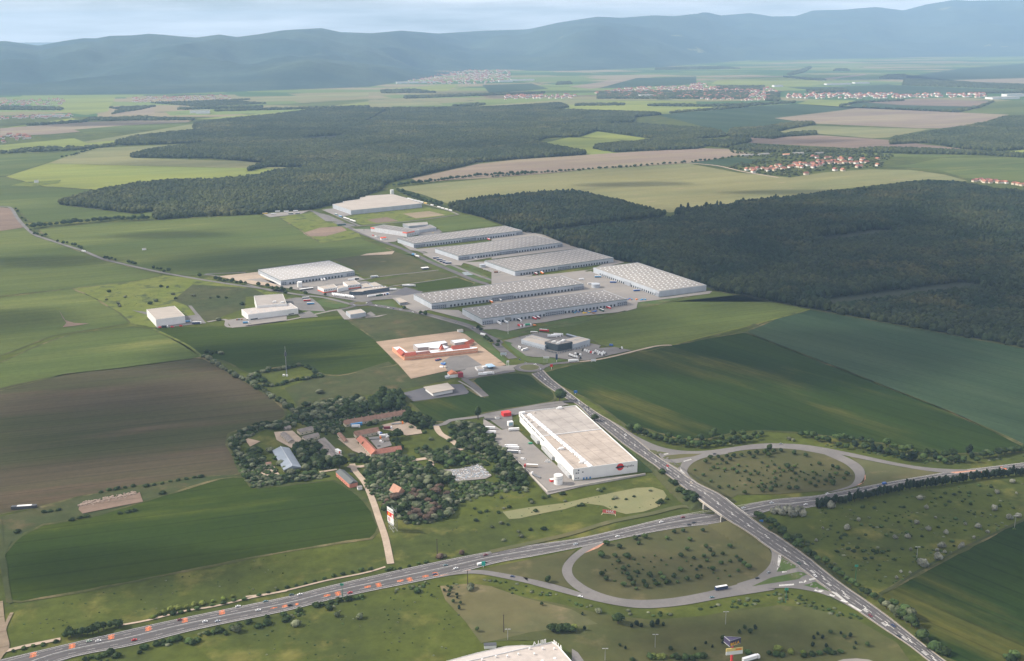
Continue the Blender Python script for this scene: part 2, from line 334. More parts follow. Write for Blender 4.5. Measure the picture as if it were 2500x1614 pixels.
FL = [
 # far right
 ('field', '3 0,740 470,860 480,830 700,815 1030,785 800,760 2156,742 1960,728 1250,700 1300,705 1190,690 915,672 600,690 90,735', crop_blue),
 ('field', '3 770,765 1200,715 1300,700 1960,728 2290,742 2150,800 1850,830 1700,830 1030,800', soil_pink),
 ('field', '3 1240,690 1310,660 2160,650 2130,690 1960,726', crop_blue), ('field', '3 1310,660 1700,640 2190,655 2080,690 1600,680', soil),
 ('field', '3 1960,727 2180,660 2386,645 2500,740 2290,742', crop_mid),
 ('field', '3 915,672 1000,645 1310,650 1200,690', crop_lime), ('field', '3 0,685 440,690 460,705 100,735 0,740', crop_lime),
 ('field', '3 850,565 1150,600 1400,612 2386,605 2386,585 1500,548 1200,560', crop_blue), ('field', '3 1590,500 2000,440 2500,405 2500,500 2386,505 1850,520', crop_blue),
 ('field', '3 1900,520 2386,505 2500,505 2500,560 2200,548', soil_pink),
 ('field', '3 360,545 400,520 850,500 1170,540 900,560', crop_lime), ('field', '3 1060,510 1350,478 1370,485 1120,515', soil_pink),
 ('field', '2 1560,560 1850,520 2000,505 2230,510 1700,575', soil_pink), ('field', '2 2000,505 2386,495 2386,545 1900,570 1750,572', crop_blue),
 ('field', '2 1000,550 1320,540 1430,575 1050,605', crop_blue), ('field', '2 330,580 780,545 850,550 770,590', crop_lime),
 ('field', '2 1450,700 1600,665 2080,680 2386,690 2386,715 2180,735 1800,712', crop_lime), ('field', '2 900,690 1250,665 1600,640 2386,650 2386,668 1560,678 1250,680', crop_pale),
 ('field', '2 1600,650 2386,655 2386,690 2080,680', crop_lime), ('field', '2 0,660 700,655 750,680 0,695', crop_pale),
 # far left
 ('field', '1 1260,770 1880,720 2386,660 2386,700 1700,745 1400,770', crop_lime), ('field', '1 1620,635 2386,600 2386,625 1700,655', crop_pale),
 ('field', '1 1750,680 2386,640 2386,655 2100,690', crop_mid), ('field', '1 0,830 560,790 1060,775 1250,775 1200,800 300,870 0,880', soil_pink),
 ('field', '1 480,840 820,810 1250,790 1250,820 560,865', crop_mid), ('field', '1 470,930 900,860 1260,800 1310,835 760,910', crop_pale),
 ('field', '1 0,940 480,895 560,925 740,910 760,935 500,955 0,990', crop_lime), ('field', '1 20,830 180,805 470,765 510,775 320,800', crop_lime),
 ('field', '1 410,640 750,625 700,720 560,745 350,720', crop_lime), ('field', '1 850,700 1000,690 1000,740 720,745', soil_pink),
 # mid right
 ('field', '2 1400,925 1560,890 1860,900 1900,910 1730,930 1740,960 1880,992 1680,1002', crop_lime), ('field', '2 1640,885 1740,850 2130,905 1970,910 1900,905', crop_lime),
 ('field', '2 2110,880 2340,905 2346,915 2170,895', crop_lime),
 ('field', '3 800,855 960,812 1200,820 1780,835 1500,890 1400,895 1050,865', crop_pale), ('field', '3 360,910 610,880 640,895 850,885 1060,875 1500,905 1740,935 2100,975 2050,985 1400,950 1300,960 620,925', soil),
 ('field', '5 1250,110 1750,0 / 2 1200,1035 1680,1002 1860,990 2386,960 / 3 320,960 470,965 / 6 1950,75 1700,115 1450,150 1200,165 700,195 440,225 0,258 / 5 1500,125 1300,140', soil_pink),
 ('field', '6 0,262 440,228 800,190 1200,168 1470,150 / 7 0,220 400,258 640,220 1000,195 1300,200 1560,235 1740,285 1430,270 1000,318 700,352 0,465 / 6 1340,520 1220,492 960,423 720,368 420,355 0,400 / 5 1800,250 1520,300 1330,230 1130,180 1400,150', crop_pale),
 ('field', '6 1470,145 1850,105 2010,130 1900,160 1700,175', crop_blue), ('field', '7 0,110 120,118 190,135 0,160', crop_blue),
 ('field', '7 1130,175 1300,160 1530,110 2156,105 2400,120 2400,300 2156,290 1900,265 1720,262 1530,205 1300,180', crop_mid), ('field', '7 1940,75 2156,48 2300,60 2300,100 1950,85', crop_lime),
 ('field', '7 840,70 960,62 1300,85 1800,90 1500,105 900,95', crop_mid), ('field', '7 500,248 640,225 800,250 640,268', soil_pink),
 # left of the road
 ('field', '4 -300,90 120,80 380,75 700,45 640,75 330,150 60,240 -300,260', crop_mid),
 ('field', '4 360,150 650,45 740,35 1480,2 1900,-5 1000,80 990,110 1700,130 2040,135 2110,160 2156,190 1500,180 800,165', crop_pale),
 ('field', '4 40,250 360,150 800,163 1500,180 2156,190 2110,205 1870,242 1560,268 1300,265 1000,300 720,350 450,330 330,325', crop_lime),
 ('field', '4 -300,258 60,258 330,328 700,350 440,425 450,462 900,518 1170,515 1165,548 800,560 250,602 200,570 120,490 0,470 -300,470', crop_mid),
 ('field', '4 290,645 700,603 1170,578 1960,536 / 5 120,400 240,400 400,495 560,595 860,560 1110,655 660,720 118,790 0,805 / 4 1640,1000 1230,985 860,885 500,770 340,700', crop_mid),
 ('field', '4 -300,480 0,480 80,488 130,560 190,632 -300,700', soil),
 ('field', '4 -300,700 190,635 260,700 420,750 780,880 1230,992 1000,1040 540,1092 / O -100,700', crop_mid),
 ('field', '4 540,1092 700,1160 900,1280 980,1352 700,1400 400,1445 150,1545 -300,1700 -300,1200', crop_mid),
 ('field', '8 -300,350 0,268 130,205 370,105 560,42 1000,-2 1150,10 1400,140 1520,222 950,300 500,350 -300,550', crop_mid),
 ('weedy_land', '4 540,1092 1000,1040 1230,992 1620,1030 / 5 0,930 300,985 180,1005 0,1000 / 4 1840,1240 1560,1345 1160,1385 980,1352 900,1280 700,1160', rough_yel),
 ('weedy_land', '4 1450,1060 1900,1090 / 5 180,1000 0,1000 / 4 1840,1240 1560,1345 1400,1220 1300,1180', rough_dark),
 ('field', '8 -400,600 0,455 500,350 950,300 1520,225 1800,380 2060,540 2145,625 2150,660 2110,695 1880,745 1710,800 1700,880 1790,1040 1810,1110 1500,1120 1000,1200 650,1260 300,1350 -400,1480', crop_brown),
 ('weedy_land', '8 0,1420 300,1352 650,1262 1000,1205 1500,1120 1815,1110 1830,1125 1500,1190 1260,1290 1070,1330 700,1430 300,1500 180,1540 / d 20,740 -60,700 -60,420', rough_dark),
 ('field', '8 1150,5 1400,-5 1600,-10 / 5 0,1222 650,1135 700,1130 1000,1340 1145,1510 / a 1000,210 880,200 740,120 480,155 350,200 150,100 / 8 1520,222 1400,140', crop_dark2),
 ('weedy_land', '5 700,1130 1050,1060 1500,1150 1750,1250 1590,1262 980,1335', rough_dark),
 ('weedy_land', '5 1590,1262 1750,1260 1960,1480 1990,1520 1940,1515 1800,1380', lawn),
 ('weedy_land', 'a 880,200 1000,215 1380,100 1560,222 1830,175 1840,240 1300,345 1230,350 960,400 700,440 600,300', rough_dark),
 ('field', 'a 1480,345 1570,405 1970,345 / b 120,345 60,310 130,300 230,370 290,370 160,250 200,220 480,188 600,200 700,290 775,325 790,400 340,470 0,548 / a 1850,560 1720,555 1600,470', crop_dark),
 ('field', 'd 320,520 700,455 1060,350 1260,290 1500,215 1700,160 1830,160 1890,247 2156,222 / e 640,182 700,205 860,300 960,430 1000,560 960,620 700,652 0,772 / d 1600,822 1100,922 500,1040 80,1105 30,850 20,740 180,585', crop_dark2),
 ('field', 'C 400,500 800,400 1150,370 1530,290 1930,180 2386,90 / 6 1660,1110 2156,1192 / 7 0,1140 540,1248 300,1315 0,1410 / C 2386,665 2000,760 1810,740 1550,690 1450,670 1310,600 960,540 760,480', crop_mid),
 ('field', '7 560,1250 1300,1382 2156,1545 2500,1600 / c 2500,760 2156,735 1600,480 / 7 60,1420 300,1320', crop_blue),
 ('field', 'b 700,185 860,140 1300,50 1540,-10 / C 2386,670 / 7 60,1420 / c 1600,480 2156,725 2200,780 1400,800 1250,740 900,690 480,640 200,620 / b 2156,630 1930,690 1700,680 1450,600 1380,590 1350,610 1100,420 870,310 760,240', crop_dark),
 ('field', 'g 1080,1040 1160,995 2156,475 2500,300 2500,1800 1600,1540 1440,1400 1400,1280 1060,1080', crop_dark),
 ('mown_field', 'e 1460,975 1700,955 2000,1000 / f 0,980 250,1060 470,1100 800,1180 1200,1230 1600,1200 2156,1090 / g 0,1160 300,1120 500,1130 900,1230 1200,1400 1300,1540 700,1700 0,1700 / f 700,1600 500,1380 0,1390 / e 1770,1405 1650,1240 1500,1080', olive_mown),
 ('mown_field', 'e 1460,975 1700,955 2000,1000 / f 0,980 250,1065 600,1150 800,1260 300,1320 0,1390 / e 1770,1405 1650,1240 1500,1080', dry),
 ('pale_meadow', 'b 390,1230 600,1195 850,1165 980,1135 1200,1090 1400,1050 1520,1045 1600,1070 1625,1110 1570,1190 1450,1230 1320,1248 1230,1225 1150,1185 1000,1165 860,1210 700,1240 520,1280 440,1285', pale_mown),
 ('weedy_land', '5 240,400 500,365 700,420 830,490 870,555 560,597 400,495', rough_yel),
 ('bare_patch', '5 430,520 560,480 720,470 760,500 600,545 470,545', soil),
 ('weedy_land', '5 660,720 1100,655 1250,700 1420,790 1000,850 880,850 815,790', dry_green),
 ('weedy_land', '5 980,880 1400,800 1580,840 1080,910 960,900', dry_green), ('field', '5 1110,915 1600,855 1720,900 1690,925 1320,965 1270,940', crop_dark2),
 ('lawn', '5 760,390 1340,320 1600,375 1150,440 880,460 830,440', rough_yel), ('lawn', '5 1160,450 1700,380 1900,460 1480,510 1430,470', crop_mid),
 ('bare_patch', '5 910,420 1060,400 1150,430 980,445', soil), ('bare_patch', '5 1180,375 1380,355 1500,385 1280,410', soil_pink),
 ('lawn', '5 800,490 1050,450 1050,480 900,500', lawn), ('lawn', '5 1040,585 1240,660 1180,670 1500,740 1700,820 1860,890 1700,870 1400,740', lawn),
 ('lawn', '5 1480,770 1700,790 1890,880 1720,900 1640,830', lawn), ('lawn', '5 1670,765 1790,745 1800,780 1700,790', lawn), ('lawn', '5 1880,845 1960,825 2040,870 1940,880', lawn),
 ('lawn', '5 950,1040 1100,1030 1160,1100 1300,1120 1490,1150 1200,1115 1000,1070', lawn), ('lawn', '5 1490,1125 1560,1120 1700,1200 1900,1260 2000,1250 1900,1300 1700,1230', lawn),
 ('lawn', 'C 0,460 180,445 330,470 700,410 830,410 600,480 160,590 0,600', lawn), ('lawn', '6 390,1350 640,1310 900,1290 620,1370 470,1390', lawn), ('lawn', '6 1060,1190 1350,1150 1600,1110 1400,1170 1100,1245', lawn),
 ('lawn', 'E 920,740 1050,700 1380,770 1340,810 1200,830 1000,800', lawn), ('lawn', 'E 700,855 880,860 1180,860 940,920', lawn), ('lawn', 'C 160,620 260,610 520,830 700,825 1000,860 780,905 560,900 430,860 300,760', lawn),
 ('weedy_land', 'E 1230,810 1900,820 2240,900 1700,960 1400,950 1240,850', rough_dark),
 ('verge', 'b 870,425 960,425 1430,800 1560,935 1410,930', lawn),
]
m_bd = land('weedy_field_border', (.075, .078, .030), (.050, .062, .022), (.15, .125, .065), scale=.02, fscale=.06, fine=.3, c3amt=(.5, .64), patch=.012)
def border(px, m=m_bd, wd=3.4, z=.432):
    w = [un(*q).to_2d() for q in px]; w = [p for p in w if abs(p.x) < 9000 and p.y < 9000]
    if len(w) < 3: return
    w = resample(w + [w[0]], step=14); w = [p + Vector((RNG.uniform(-1, 1), RNG.uniform(-1, 1))) * .9 for p in w]; b_ = B(); l = offset(w, wd / 2 + .6); r = offset(w, -wd / 2)
    for i in range(len(w) - 1):
        k = 1 + .5 * math.sin(i * .7) * RNG.uniform(.2, 1); b_.quad(*[(p.x, p.y, z) for p in (w[i] + (l[i] - w[i]) * k, w[i] + (r[i] - w[i]) * k, w[i + 1] + (r[i + 1] - w[i + 1]) * k, w[i + 1] + (l[i + 1] - w[i + 1]) * k)])
    tag(b_.ob('field_border', m), kind='structure')
for nm, pts, m in FL:
    q_ = X(pts); sheet(nm, q_, m, zf())
    if nm == 'field' and sum(p[1] for p in q_) / len(q_) > 420: border(q_)
# embankment mound and the two loop interiors, draped over it
ax = [p[0] for p in AX]; ay = [p[1] for p in AX]
x0, x1, y0, y1 = min(ax) - 45, max(ax) + 45, min(ay) - 30, max(ay) + 30; st = 3.0
nx, ny = int((x1 - x0) / st) + 1, int((y1 - y0) / st) + 1
vs = [(x0 + i * st, y0 + j * st, emb(x0 + i * st, y0 + j * st, False) - .25) for j in range(ny) for i in range(nx)]
fs = [(j * nx + i, j * nx + i + 1, (j + 1) * nx + i + 1, (j + 1) * nx + i) for j in range(ny - 1) for i in range(nx - 1) if max(vs[j * nx + i][2], vs[j * nx + i + 1][2], vs[(j + 1) * nx + i][2], vs[(j + 1) * nx + i + 1][2]) > .1]
tag(ob('embankment', mesh('embankment', vs, fs, rough_dark)), kind='structure')
sheet('loop_meadow', X('f 860,660 1300,560 1700,505 1780,495 1900,560 2080,690 2110,760 2090,850 1980,935 1700,1010 1400,1070 1150,1090 950,1075 760,1015 640,935 600,870 620,800 720,720'), dry_green, .43, True, to=GG)
sheet('loop_meadow', X('L 680,200 1000,150 1400,90 1800,80 2100,110 2386,200 / c 790,862 870,930 890,980 850,1040 740,1070 300,1100 0,1105 / L 1000,740 850,690 700,640 560,540 450,450 420,390 440,330 520,260'), dry_green, .43, True, to=GG)
sheet('slip_meadow', X('c 840,810 900,828 1200,888 1500,935 1650,940 1300,985 900,1045 940,1000 965,940 935,885'), dry, .42)
sheet('slip_meadow', X('e 1700,862 2156,770 / f 640,700 560,780 530,870 570,950 620,1000 450,955 200,900 0,865 / e 1850,868'), dry_green, .42)
# ================================================================== MOUNTAINS
from mathutils import noise as mn
sky_line = X('1 -160,255 0,268 80,265 290,295 450,265 580,247 660,248 750,232 900,228 1000,218 1100,225 1200,235 1300,243 1450,223 1560,240 1700,222 1860,195 2100,182 2210,205 / 2 80,207 300,215 490,198 720,217 1000,200 1300,190 1500,145 1740,108 1900,115 2100,100 2230,105 2386,88 / 3 100,105 200,87 320,80 410,100 600,85 740,107 890,105 1000,68 1200,63 1400,45 1580,68 1720,30 1900,0 2000,5 2386,0 2600,8')
foot = X('N -60,236 400,232 620,224 900,214 1000,198 1150,176 1400,174 1600,166 1800,150 2000,146 2250,140 2560,138')
def interp(pl, x):
    for (a, b_), (c, d) in zip(pl, pl[1:]):
        if x <= c: return b_ + (d - b_) * max(0, min(1, (x - a) / (c - a)))
    return pl[-1][1]
NXm, NYm = 330, 74; vs = []; fs = []
for i in range(NXm):
    px = -60 + 2620 * i / (NXm - 1); fp = un(px, interp(foot, px)); d0 = math.hypot(fp.x, fp.y); ux, uy = fp.x / d0, fp.y / d0
    dr = d0 + 5200 + .12 * d0
    q = un(px, interp(sky_line, px) + 400)                  # bearing only
    ray = un(px, 2000)
    hy = interp(sky_line, px)
    xx = px - 1250; yy = 807 - hy; xr, yr = CR * xx - SR * yy, SR * xx + CR * yy
    dirv = Vector((xr, F * CT + yr * ST, -F * ST + yr * CT)); zr = H + dirv.z / math.hypot(dirv.x, dirv.y) * dr
    for j in range(NYm):
        t = j / (NYm - 1) * 1.35; d = d0 + (dr - d0) * t; X_, Y_ = ux * d, uy * d
        if t <= 1:
            s = (t * t * (3 - 2 * t)) * .72 + .28 * t
            n = mn.fractal(Vector((X_ / 2600, Y_ / 2600, 3.1)), .9, 2.1, 6)
            n2 = abs(mn.noise(Vector((X_ / 1300 + 9, Y_ / 1700, 1.7))))
            z = zr * s + (n * 190 - n2 * 260) * math.sin(math.pi * t) ** 1 * (.6 + .6 * t)
            z = min(z, zr * (s * .5 + .5) if t > .7 else 1e9, H + (zr - H) * 1.0 if t > .97 else 1e9)
            e1 = math.exp(-((px - 760) / 150) ** 2 - ((t - .22) / .12) ** 2) * 150; z += e1
            z += math.exp(-((px - 1480) / 170) ** 2 - ((t - .40) / .16) ** 2) * 110
            if t < .02: z = -2
            z = max(z, -2) + (0.6 if t > .02 else 0)
        else: z = zr - (t - 1) * 900
        vs.append((X_, Y_, z))
for i in range(NXm - 1):
    for j in range(NYm - 1): a = i * NYm + j; fs.append((a, a + NYm, a + NYm + 1, a + 1))
m_mtn_hazed = land('wooded_hills', (.026, .050, .046), (.050, .074, .056), (.18, .18, .08), scale=.0008, fscale=.02, fine=.3, ang=0, c3amt=(.66, .70), patch=.0007)  # green made bluer and paler, some distance haze tinted into the colour
tag(ob('hills', mesh('hills', vs, fs, m_mtn_hazed, True)), kind='structure')
# ================================================================== FORESTS
def crown_mesh(name, seed, m, sub=2, amp=.35, sx=1, sz=1, base=-.45):
    bm = bmesh.new(); bmesh.ops.create_icosphere(bm, subdivisions=sub, radius=1)
    for v in bm.verts:
        n = mn.fractal(v.co * 1.7 + Vector((seed * 7.3, seed, 0)), .7, 2.2, 4)
        v.co *= 1 + amp * n; v.co.z = max(v.co.z, base) * sz; v.co.x *= sx
    me = D.meshes.new(name); bm.to_mesh(me); bm.free(); me.materials.append(m); return me
def leafmat(name, ca, cb, rand=.25, pale=None, scale=.012, third=None):
    m, t, b = new_mat(name); N = t.nodes.new; K = t.links.new
    g = N('ShaderNodeNewGeometry'); n = N('ShaderNodeTexNoise'); n.inputs['Scale'].default_value = scale; n.inputs['Detail'].default_value = 4; K(g.outputs['Position'], n.inputs['Vector'])
    mr = N('ShaderNodeMapRange'); mr.inputs[1].default_value = .38; mr.inputs[2].default_value = .62; K(n.outputs['Fac'], mr.inputs[0])
    mx = N('ShaderNodeMix'); mx.data_type = 'RGBA'; mx.inputs[6].default_value = (*ca, 1); mx.inputs[7].default_value = (*cb, 1); K(mr.outputs[0], mx.inputs[0])
    if third:
        n5 = N('ShaderNodeTexNoise'); n5.inputs['Scale'].default_value = scale * .55; n5.inputs['Detail'].default_value = 7; n5.inputs['Roughness'].default_value = .7; K(g.outputs['Position'], n5.inputs['Vector'])
        m5 = N('ShaderNodeMapRange'); m5.inputs[1].default_value = .53; m5.inputs[2].default_value = .64; K(n5.outputs['Fac'], m5.inputs[0]); x5 = N('ShaderNodeMix'); x5.data_type = 'RGBA'; x5.inputs[7].default_value = (*third, 1)
        K(mx.outputs[2], x5.inputs[6]); K(m5.outputs[0], x5.inputs[0]); mx = x5
    oi = N('ShaderNodeObjectInfo'); m2 = N('ShaderNodeMapRange'); m2.inputs[3].default_value = 1 - rand; m2.inputs[4].default_value = 1 + rand; K(oi.outputs['Random'], m2.inputs[0])
    nf = N('ShaderNodeTexNoise'); nf.inputs['Scale'].default_value = .55; nf.inputs['Detail'].default_value = 4; K(g.outputs['Position'], nf.inputs['Vector'])
    m3 = N('ShaderNodeMapRange'); m3.inputs[1].default_value = .3; m3.inputs[2].default_value = .7; m3.inputs[3].default_value = .72; m3.inputs[4].default_value = 1.28; K(nf.outputs['Fac'], m3.inputs[0])
    mu = N('ShaderNodeMath'); mu.operation = 'MULTIPLY'; K(m2.outputs[0], mu.inputs[0]); K(m3.outputs[0], mu.inputs[1])
    hsv = N('ShaderNodeHueSaturation'); K(mx.outputs[2], hsv.inputs['Color']); K(mu.outputs[0], hsv.inputs['Value'])
    K(hsv.outputs[0], b.inputs['Base Color']); b.inputs['Roughness'].default_value = .85; b.inputs['Specular IOR Level'].default_value = .12
    return m
m_forest = leafmat('oak_forest_leaves', (.032, .044, .017), (.058, .068, .024), .38, scale=.004, third=(.085, .085, .032))
m_forest_r = leafmat('hornbeam_forest_leaves', (.010, .020, .009), (.028, .036, .014), .42, scale=.006, third=(.050, .048, .017))
m_floor = plain('forest_floor', (.020, .026, .014), 1, vary=.2, scale=.05)
protos = {}
for key, m in (('l', m_forest), ('r', m_forest_r)):
    c = D.collections.new('crowns_' + key)
    for k in range(5):
        me = crown_mesh('crown', k + 1 + 10 * (key == 'r'), m, 2, .42, 1, .95, -1.6); c.objects.link(D.objects.new('crown', me))
    protos[key] = c
def gn_scatter(name, pts, sc, coll, label=None, idx=None):
    """one object of kind stuff: a crown set on every point"""
    me = D.meshes.new(name); me.from_pydata([tuple(p) for p in pts], [], [])
    a = me.attributes.new('sc', 'FLOAT_VECTOR', 'POINT'); a.data.foreach_set('vector', np.asarray(sc, np.float32).ravel())
    r = me.attributes.new('rot', 'FLOAT', 'POINT'); r.data.foreach_set('value', RNG.uniform(0, 6.28, len(pts)).astype(np.float32))
    o = ob(name, me); ng = D.node_groups.new('scatter', 'GeometryNodeTree')
    ng.interface.new_socket('Geometry', in_out='INPUT', socket_type='NodeSocketGeometry'); ng.interface.new_socket('Geometry', in_out='OUTPUT', socket_type='NodeSocketGeometry')
    N = ng.nodes.new; K = ng.links.new; gi = N('NodeGroupInput'); go = N('NodeGroupOutput'); ip = N('GeometryNodeInstanceOnPoints'); ci = N('GeometryNodeCollectionInfo')
    ci.inputs[0].default_value = coll; ci.inputs['Separate Children'].default_value = True; ip.inputs['Pick Instance'].default_value = True
    na = N('GeometryNodeInputNamedAttribute'); na.data_type = 'FLOAT_VECTOR'; na.inputs[0].default_value = 'sc'
    nr = N('GeometryNodeInputNamedAttribute'); nr.data_type = 'FLOAT'; nr.inputs[0].default_value = 'rot'
    if idx is not None:
        ai = me.attributes.new('idx', 'INT', 'POINT'); ai.data.foreach_set('value', np.asarray(idx, np.int32)); ni = N('GeometryNodeInputNamedAttribute'); ni.data_type = 'INT'; ni.inputs[0].default_value = 'idx'; K(ni.outputs['Attribute'], ip.inputs['Instance Index'])
    cx = N('ShaderNodeCombineXYZ'); K(nr.outputs['Attribute'], cx.inputs['Z'])
    K(gi.outputs[0], ip.inputs['Points']); K(ci.outputs[0], ip.inputs['Instance']); K(cx.outputs[0], ip.inputs['Rotation']); K(na.outputs['Attribute'], ip.inputs['Scale']); K(ip.outputs[0], go.inputs[0])
    md = o.modifiers.new('scatter', 'NODES'); md.node_group = ng
    tag(o, kind='stuff')
    if label: o['label'] = label
    return o
def P2(spec):
    """'0: 4 1,2 3,4 | 18: 5 6,7' -> ground polygon, each run read at its own height"""
    out = []
    for run in spec.split('|'):
        z, s = run.split(':'); out += [(p.x, p.y) for p in (un(px, py, float(z)) for px, py in X(s.strip()))]
    return out
def scatter_poly(poly, sp):
    xs = [p[0] for p in poly]; ys = [p[1] for p in poly]
    gx, gy = np.meshgrid(np.arange(min(xs), max(xs), sp), np.arange(min(ys), max(ys), sp * .87))
    gx = gx + (np.arange(gx.shape[0]) % 2)[:, None] * sp / 2
    x = gx.ravel() + RNG.uniform(-.38, .38, gx.size) * sp; y = gy.ravel() + RNG.uniform(-.38, .38, gx.size) * sp
    k = inside(x, y, poly); return x[k], y[k]
def seg_dist(x, y, a, b_):
    dx, dy = b_[0] - a[0], b_[1] - a[1]; t = np.clip(((x - a[0]) * dx + (y - a[1]) * dy) / (dx * dx + dy * dy), 0, 1)
    return np.hypot(x - a[0] - t * dx, y - a[1] - t * dy)
def forest(name, spec, sp, h, key='l', rides=(), stands=(), label=None, holes=()):
    poly = P2(spec); x, y = scatter_poly(poly, sp); keep = np.ones(len(x), bool)
    for r in rides:
        pts = [(p.x, p.y) for p in (un(a, b_) for a, b_ in X(r[0]))]
        for a, b_ in zip(pts, pts[1:]): keep &= seg_dist(x, y, a, b_) > r[1]
    for hspec in holes: keep &= ~inside(x, y, P2(hspec))
    x, y = x[keep], y[keep]; hh = np.full(len(x), float(h))
    lf = np.array([mn.noise(Vector((a / 220, b_ / 220, 2))) for a, b_ in zip(x, y)]) if len(x) < 60000 else np.sin(x / 170) * np.sin(y / 230 + x / 400)
    hh *= 1 + .10 * lf
    for sspec, k in stands:
        hh[inside(x, y, P2(sspec))] *= k
    hh *= RNG.uniform(.78, 1.16, len(x)); r = sp * .5 * RNG.uniform(.85, 1.7, len(x)); rz = np.maximum(r * 1.1, hh * .42)
    gn_scatter(name, np.stack([x, y, hh - rz], 1), np.stack([r, r, rz], 1), protos[key], label)
    b_ = bmesh.new(); f = b_.faces.new([b_.verts.new((p[0], p[1], .55)) for p in poly]); f.normal_update()
    if f.normal.z < 0: f.normal_flip()
    bmesh.ops.triangulate(b_, faces=b_.faces[:], ngon_method='EAR_CLIP'); me = D.meshes.new('forest_floor'); b_.to_mesh(me); b_.free(); me.materials.append(m_floor)
    tag(ob('forest_floor', me), kind='structure'); return len(x)
cnt = 0
cnt += forest('forest', '0: 4 440,440 450,462 700,492 900,517 1000,532 1170,508 1165,548 1175,577 1500,552 1970,532 / 5 120,368 380,352 500,345 720,292 840,258 1030,193 1050,155 1150,125 1400,70 1620,22 | 0: 2 960,1052 1300,1026 1672,1002 | 14: 2 1660,972 1500,945 | 0: 2 1330,925 1420,892 1620,888 1740,848 | 0: 2 1830,800 1980,790 | 14: 2 1990,745 2160,730 2100,720 1800,713 1450,703 1560,682 1500,660 1250,678 1000,688 800,690 0,697 / 1 2300,699 2000,708 1700,743 1450,766 1260,786 1250,815 1310,832 870,876 750,906 | 0: 1 745,932 800,942 1320,926 | 14: 1 1320,920 1000,955 850,988 | 0: 1 850,1020 1400,1028 1750,1048 1800,1062 / 4 2040,138 / 5 0,62 160,25 440,25 | 16: 5 440,22 250,35 0,92 / 4 2156,190 1870,236 1600,260 1300,260 1000,292 720,345 440,420',
    11.5, 17, 'l', rides=[('4 1170,512 1900,300 / 5 0,250', 0.5), ('1 1380,845 2386,790 / 2 380,720', 16), ('2 0,815 300,780 500,770', 14), ('2 0,890 350,835 600,860', 14), ('2 1320,805 1700,770', 12), ('2 70,975 500,925', 14), ('1 1930,905 2386,870', 14)],
    holes=['0: 1 1930,912 2050,885 2230,875 2200,900 2060,915', '0: 2 0,905 60,903 40,912 0,916'], label='large dark oak forest spread behind the warehouses')
cnt += forest('forest', '0: 5 1530,335 1640,372 1760,400 1900,450 2156,545 / 6 230,655 380,690 530,750 650,790 920,880 1090,905 1330,985 1616,1080 1660,1106 2156,1192 / 7 0,1142 550,1247 1300,1382 2156,1537 2350,1575 | 18: 7 2500,330 2156,345 1900,322 1700,284 1430,268 1000,315 700,350 | 0: 7 700,392 400,428 0,468 / 6 1850,485 1400,525 | 16: 6 1340,513 1220,488 960,418 720,364 600,347 400,354 200,370 0,395 / 5 1950,224 1800,238 1530,285 1515,312',
    8.6, 17, 'r', rides=[('6 420,676 800,624 1400,560', 30), ('7 640,738 1085,668', 28), ('7 700,1205 1300,1130 1720,1072', 30), ('6 1400,640 1900,600 / 7 300,540', 5), ('6 900,760 1500,740 2156,700', 4), ('7 300,1000 900,960 1500,880', 5), ('7 0,505 900,420', 5), ('7 0,590 600,520 1330,510', 6), ('7 0,762 500,762', 4), ('7 980,600 1400,500 2156,470', 5), ('7 0,690 1100,655', 3), ('7 1720,1062 2156,1140', 6), ('7 1085,660 1500,780 2156,900', 4)],
    stands=[('0: 7 0,762 500,762 860,830 1260,930 1700,1000 1700,1040 700,1190 0,1060 | 0: 6 420,690 1600,640', .95), ('0: 7 700,1195 1700,1070 2156,1150 2500,1250 2500,1600 700,1300', .72), ('0: 7 700,735 1080,665 1500,690 2156,820 2156,1050 1720,1010 1200,900 600,790', .66), ('0: 6 420,672 1400,556 / 7 700,500 -200,760', .8), ('0: 7 480,560 900,520 1080,640 640,725 460,620', 1.15)],
    label='dark deciduous forest reaching up to the warehouses and bluish field')
for spec, sp, h in [
 ('0: 2 1725,965 1850,985 2386,965 / 3 300,957 330,945 460,958 625,917 | 14: 3 610,886 500,880 440,900 310,897 / 2 2300,878 2160,884 2000,908 1740,928', 12, 15),
 ('0: 2 1750,848 2100,897 2350,908 / 3 240,902 445,885 | 14: 3 450,860 430,840 350,824 230,816 / 2 2300,814 1980,790 1800,795 1745,825', 12, 15),
 ('0: 3 475,882 760,900 840,885 790,862 800,848 1028,808 | 14: 3 1025,780 900,782 700,812 500,824 473,850', 12, 15),
 ('0: 3 820,886 1045,872 | 12: 3 1035,840 880,845', 12, 12),
 ('0: 3 1515,937 1700,928 1750,925 2000,967 2200,978 2386,968 2500,960 | 14: 3 2500,740 2386,745 2250,750 2150,785 1800,845 1540,880 1518,897', 12, 16),
 ('0: 3 480,965 700,985 1330,987 1500,992 2100,1003 2386,1022 | 12: 3 2386,985 2150,975 1800,955 1400,945 1300,956 1000,950 600,925 480,948', 12, 13),
 ('0: 3 1600,552 2100,570 2386,582 2500,590 | 10: 3 2500,556 2386,543 2100,533 1700,510 1450,503 1500,483 1620,478 1620,495', 20, 14),
 ('0: 1 980,668 1270,690 1720,672 1500,655 | 5: 1 1580,645 1640,640', 22, 12), ('0: 1 720,740 800,700 960,690 840,720', 22, 12),
 ('0: 2 1480,550 1580,545 | 8: 2 1570,525 1490,528', 22, 12), ('0: 3 1150,460 1260,458 | 8: 3 1240,442 1170,443', 22, 12), ('0: 3 0,440 430,430 560,445 200,450 0,452', 24, 12),
 ('0: 3 1900,295 2386,280 2386,300 1600,330 1000,320 700,325 1300,300', 40, 16)]:
    cnt += forest('woodland', spec, sp, h, 'l')
print('forest trees', cnt)
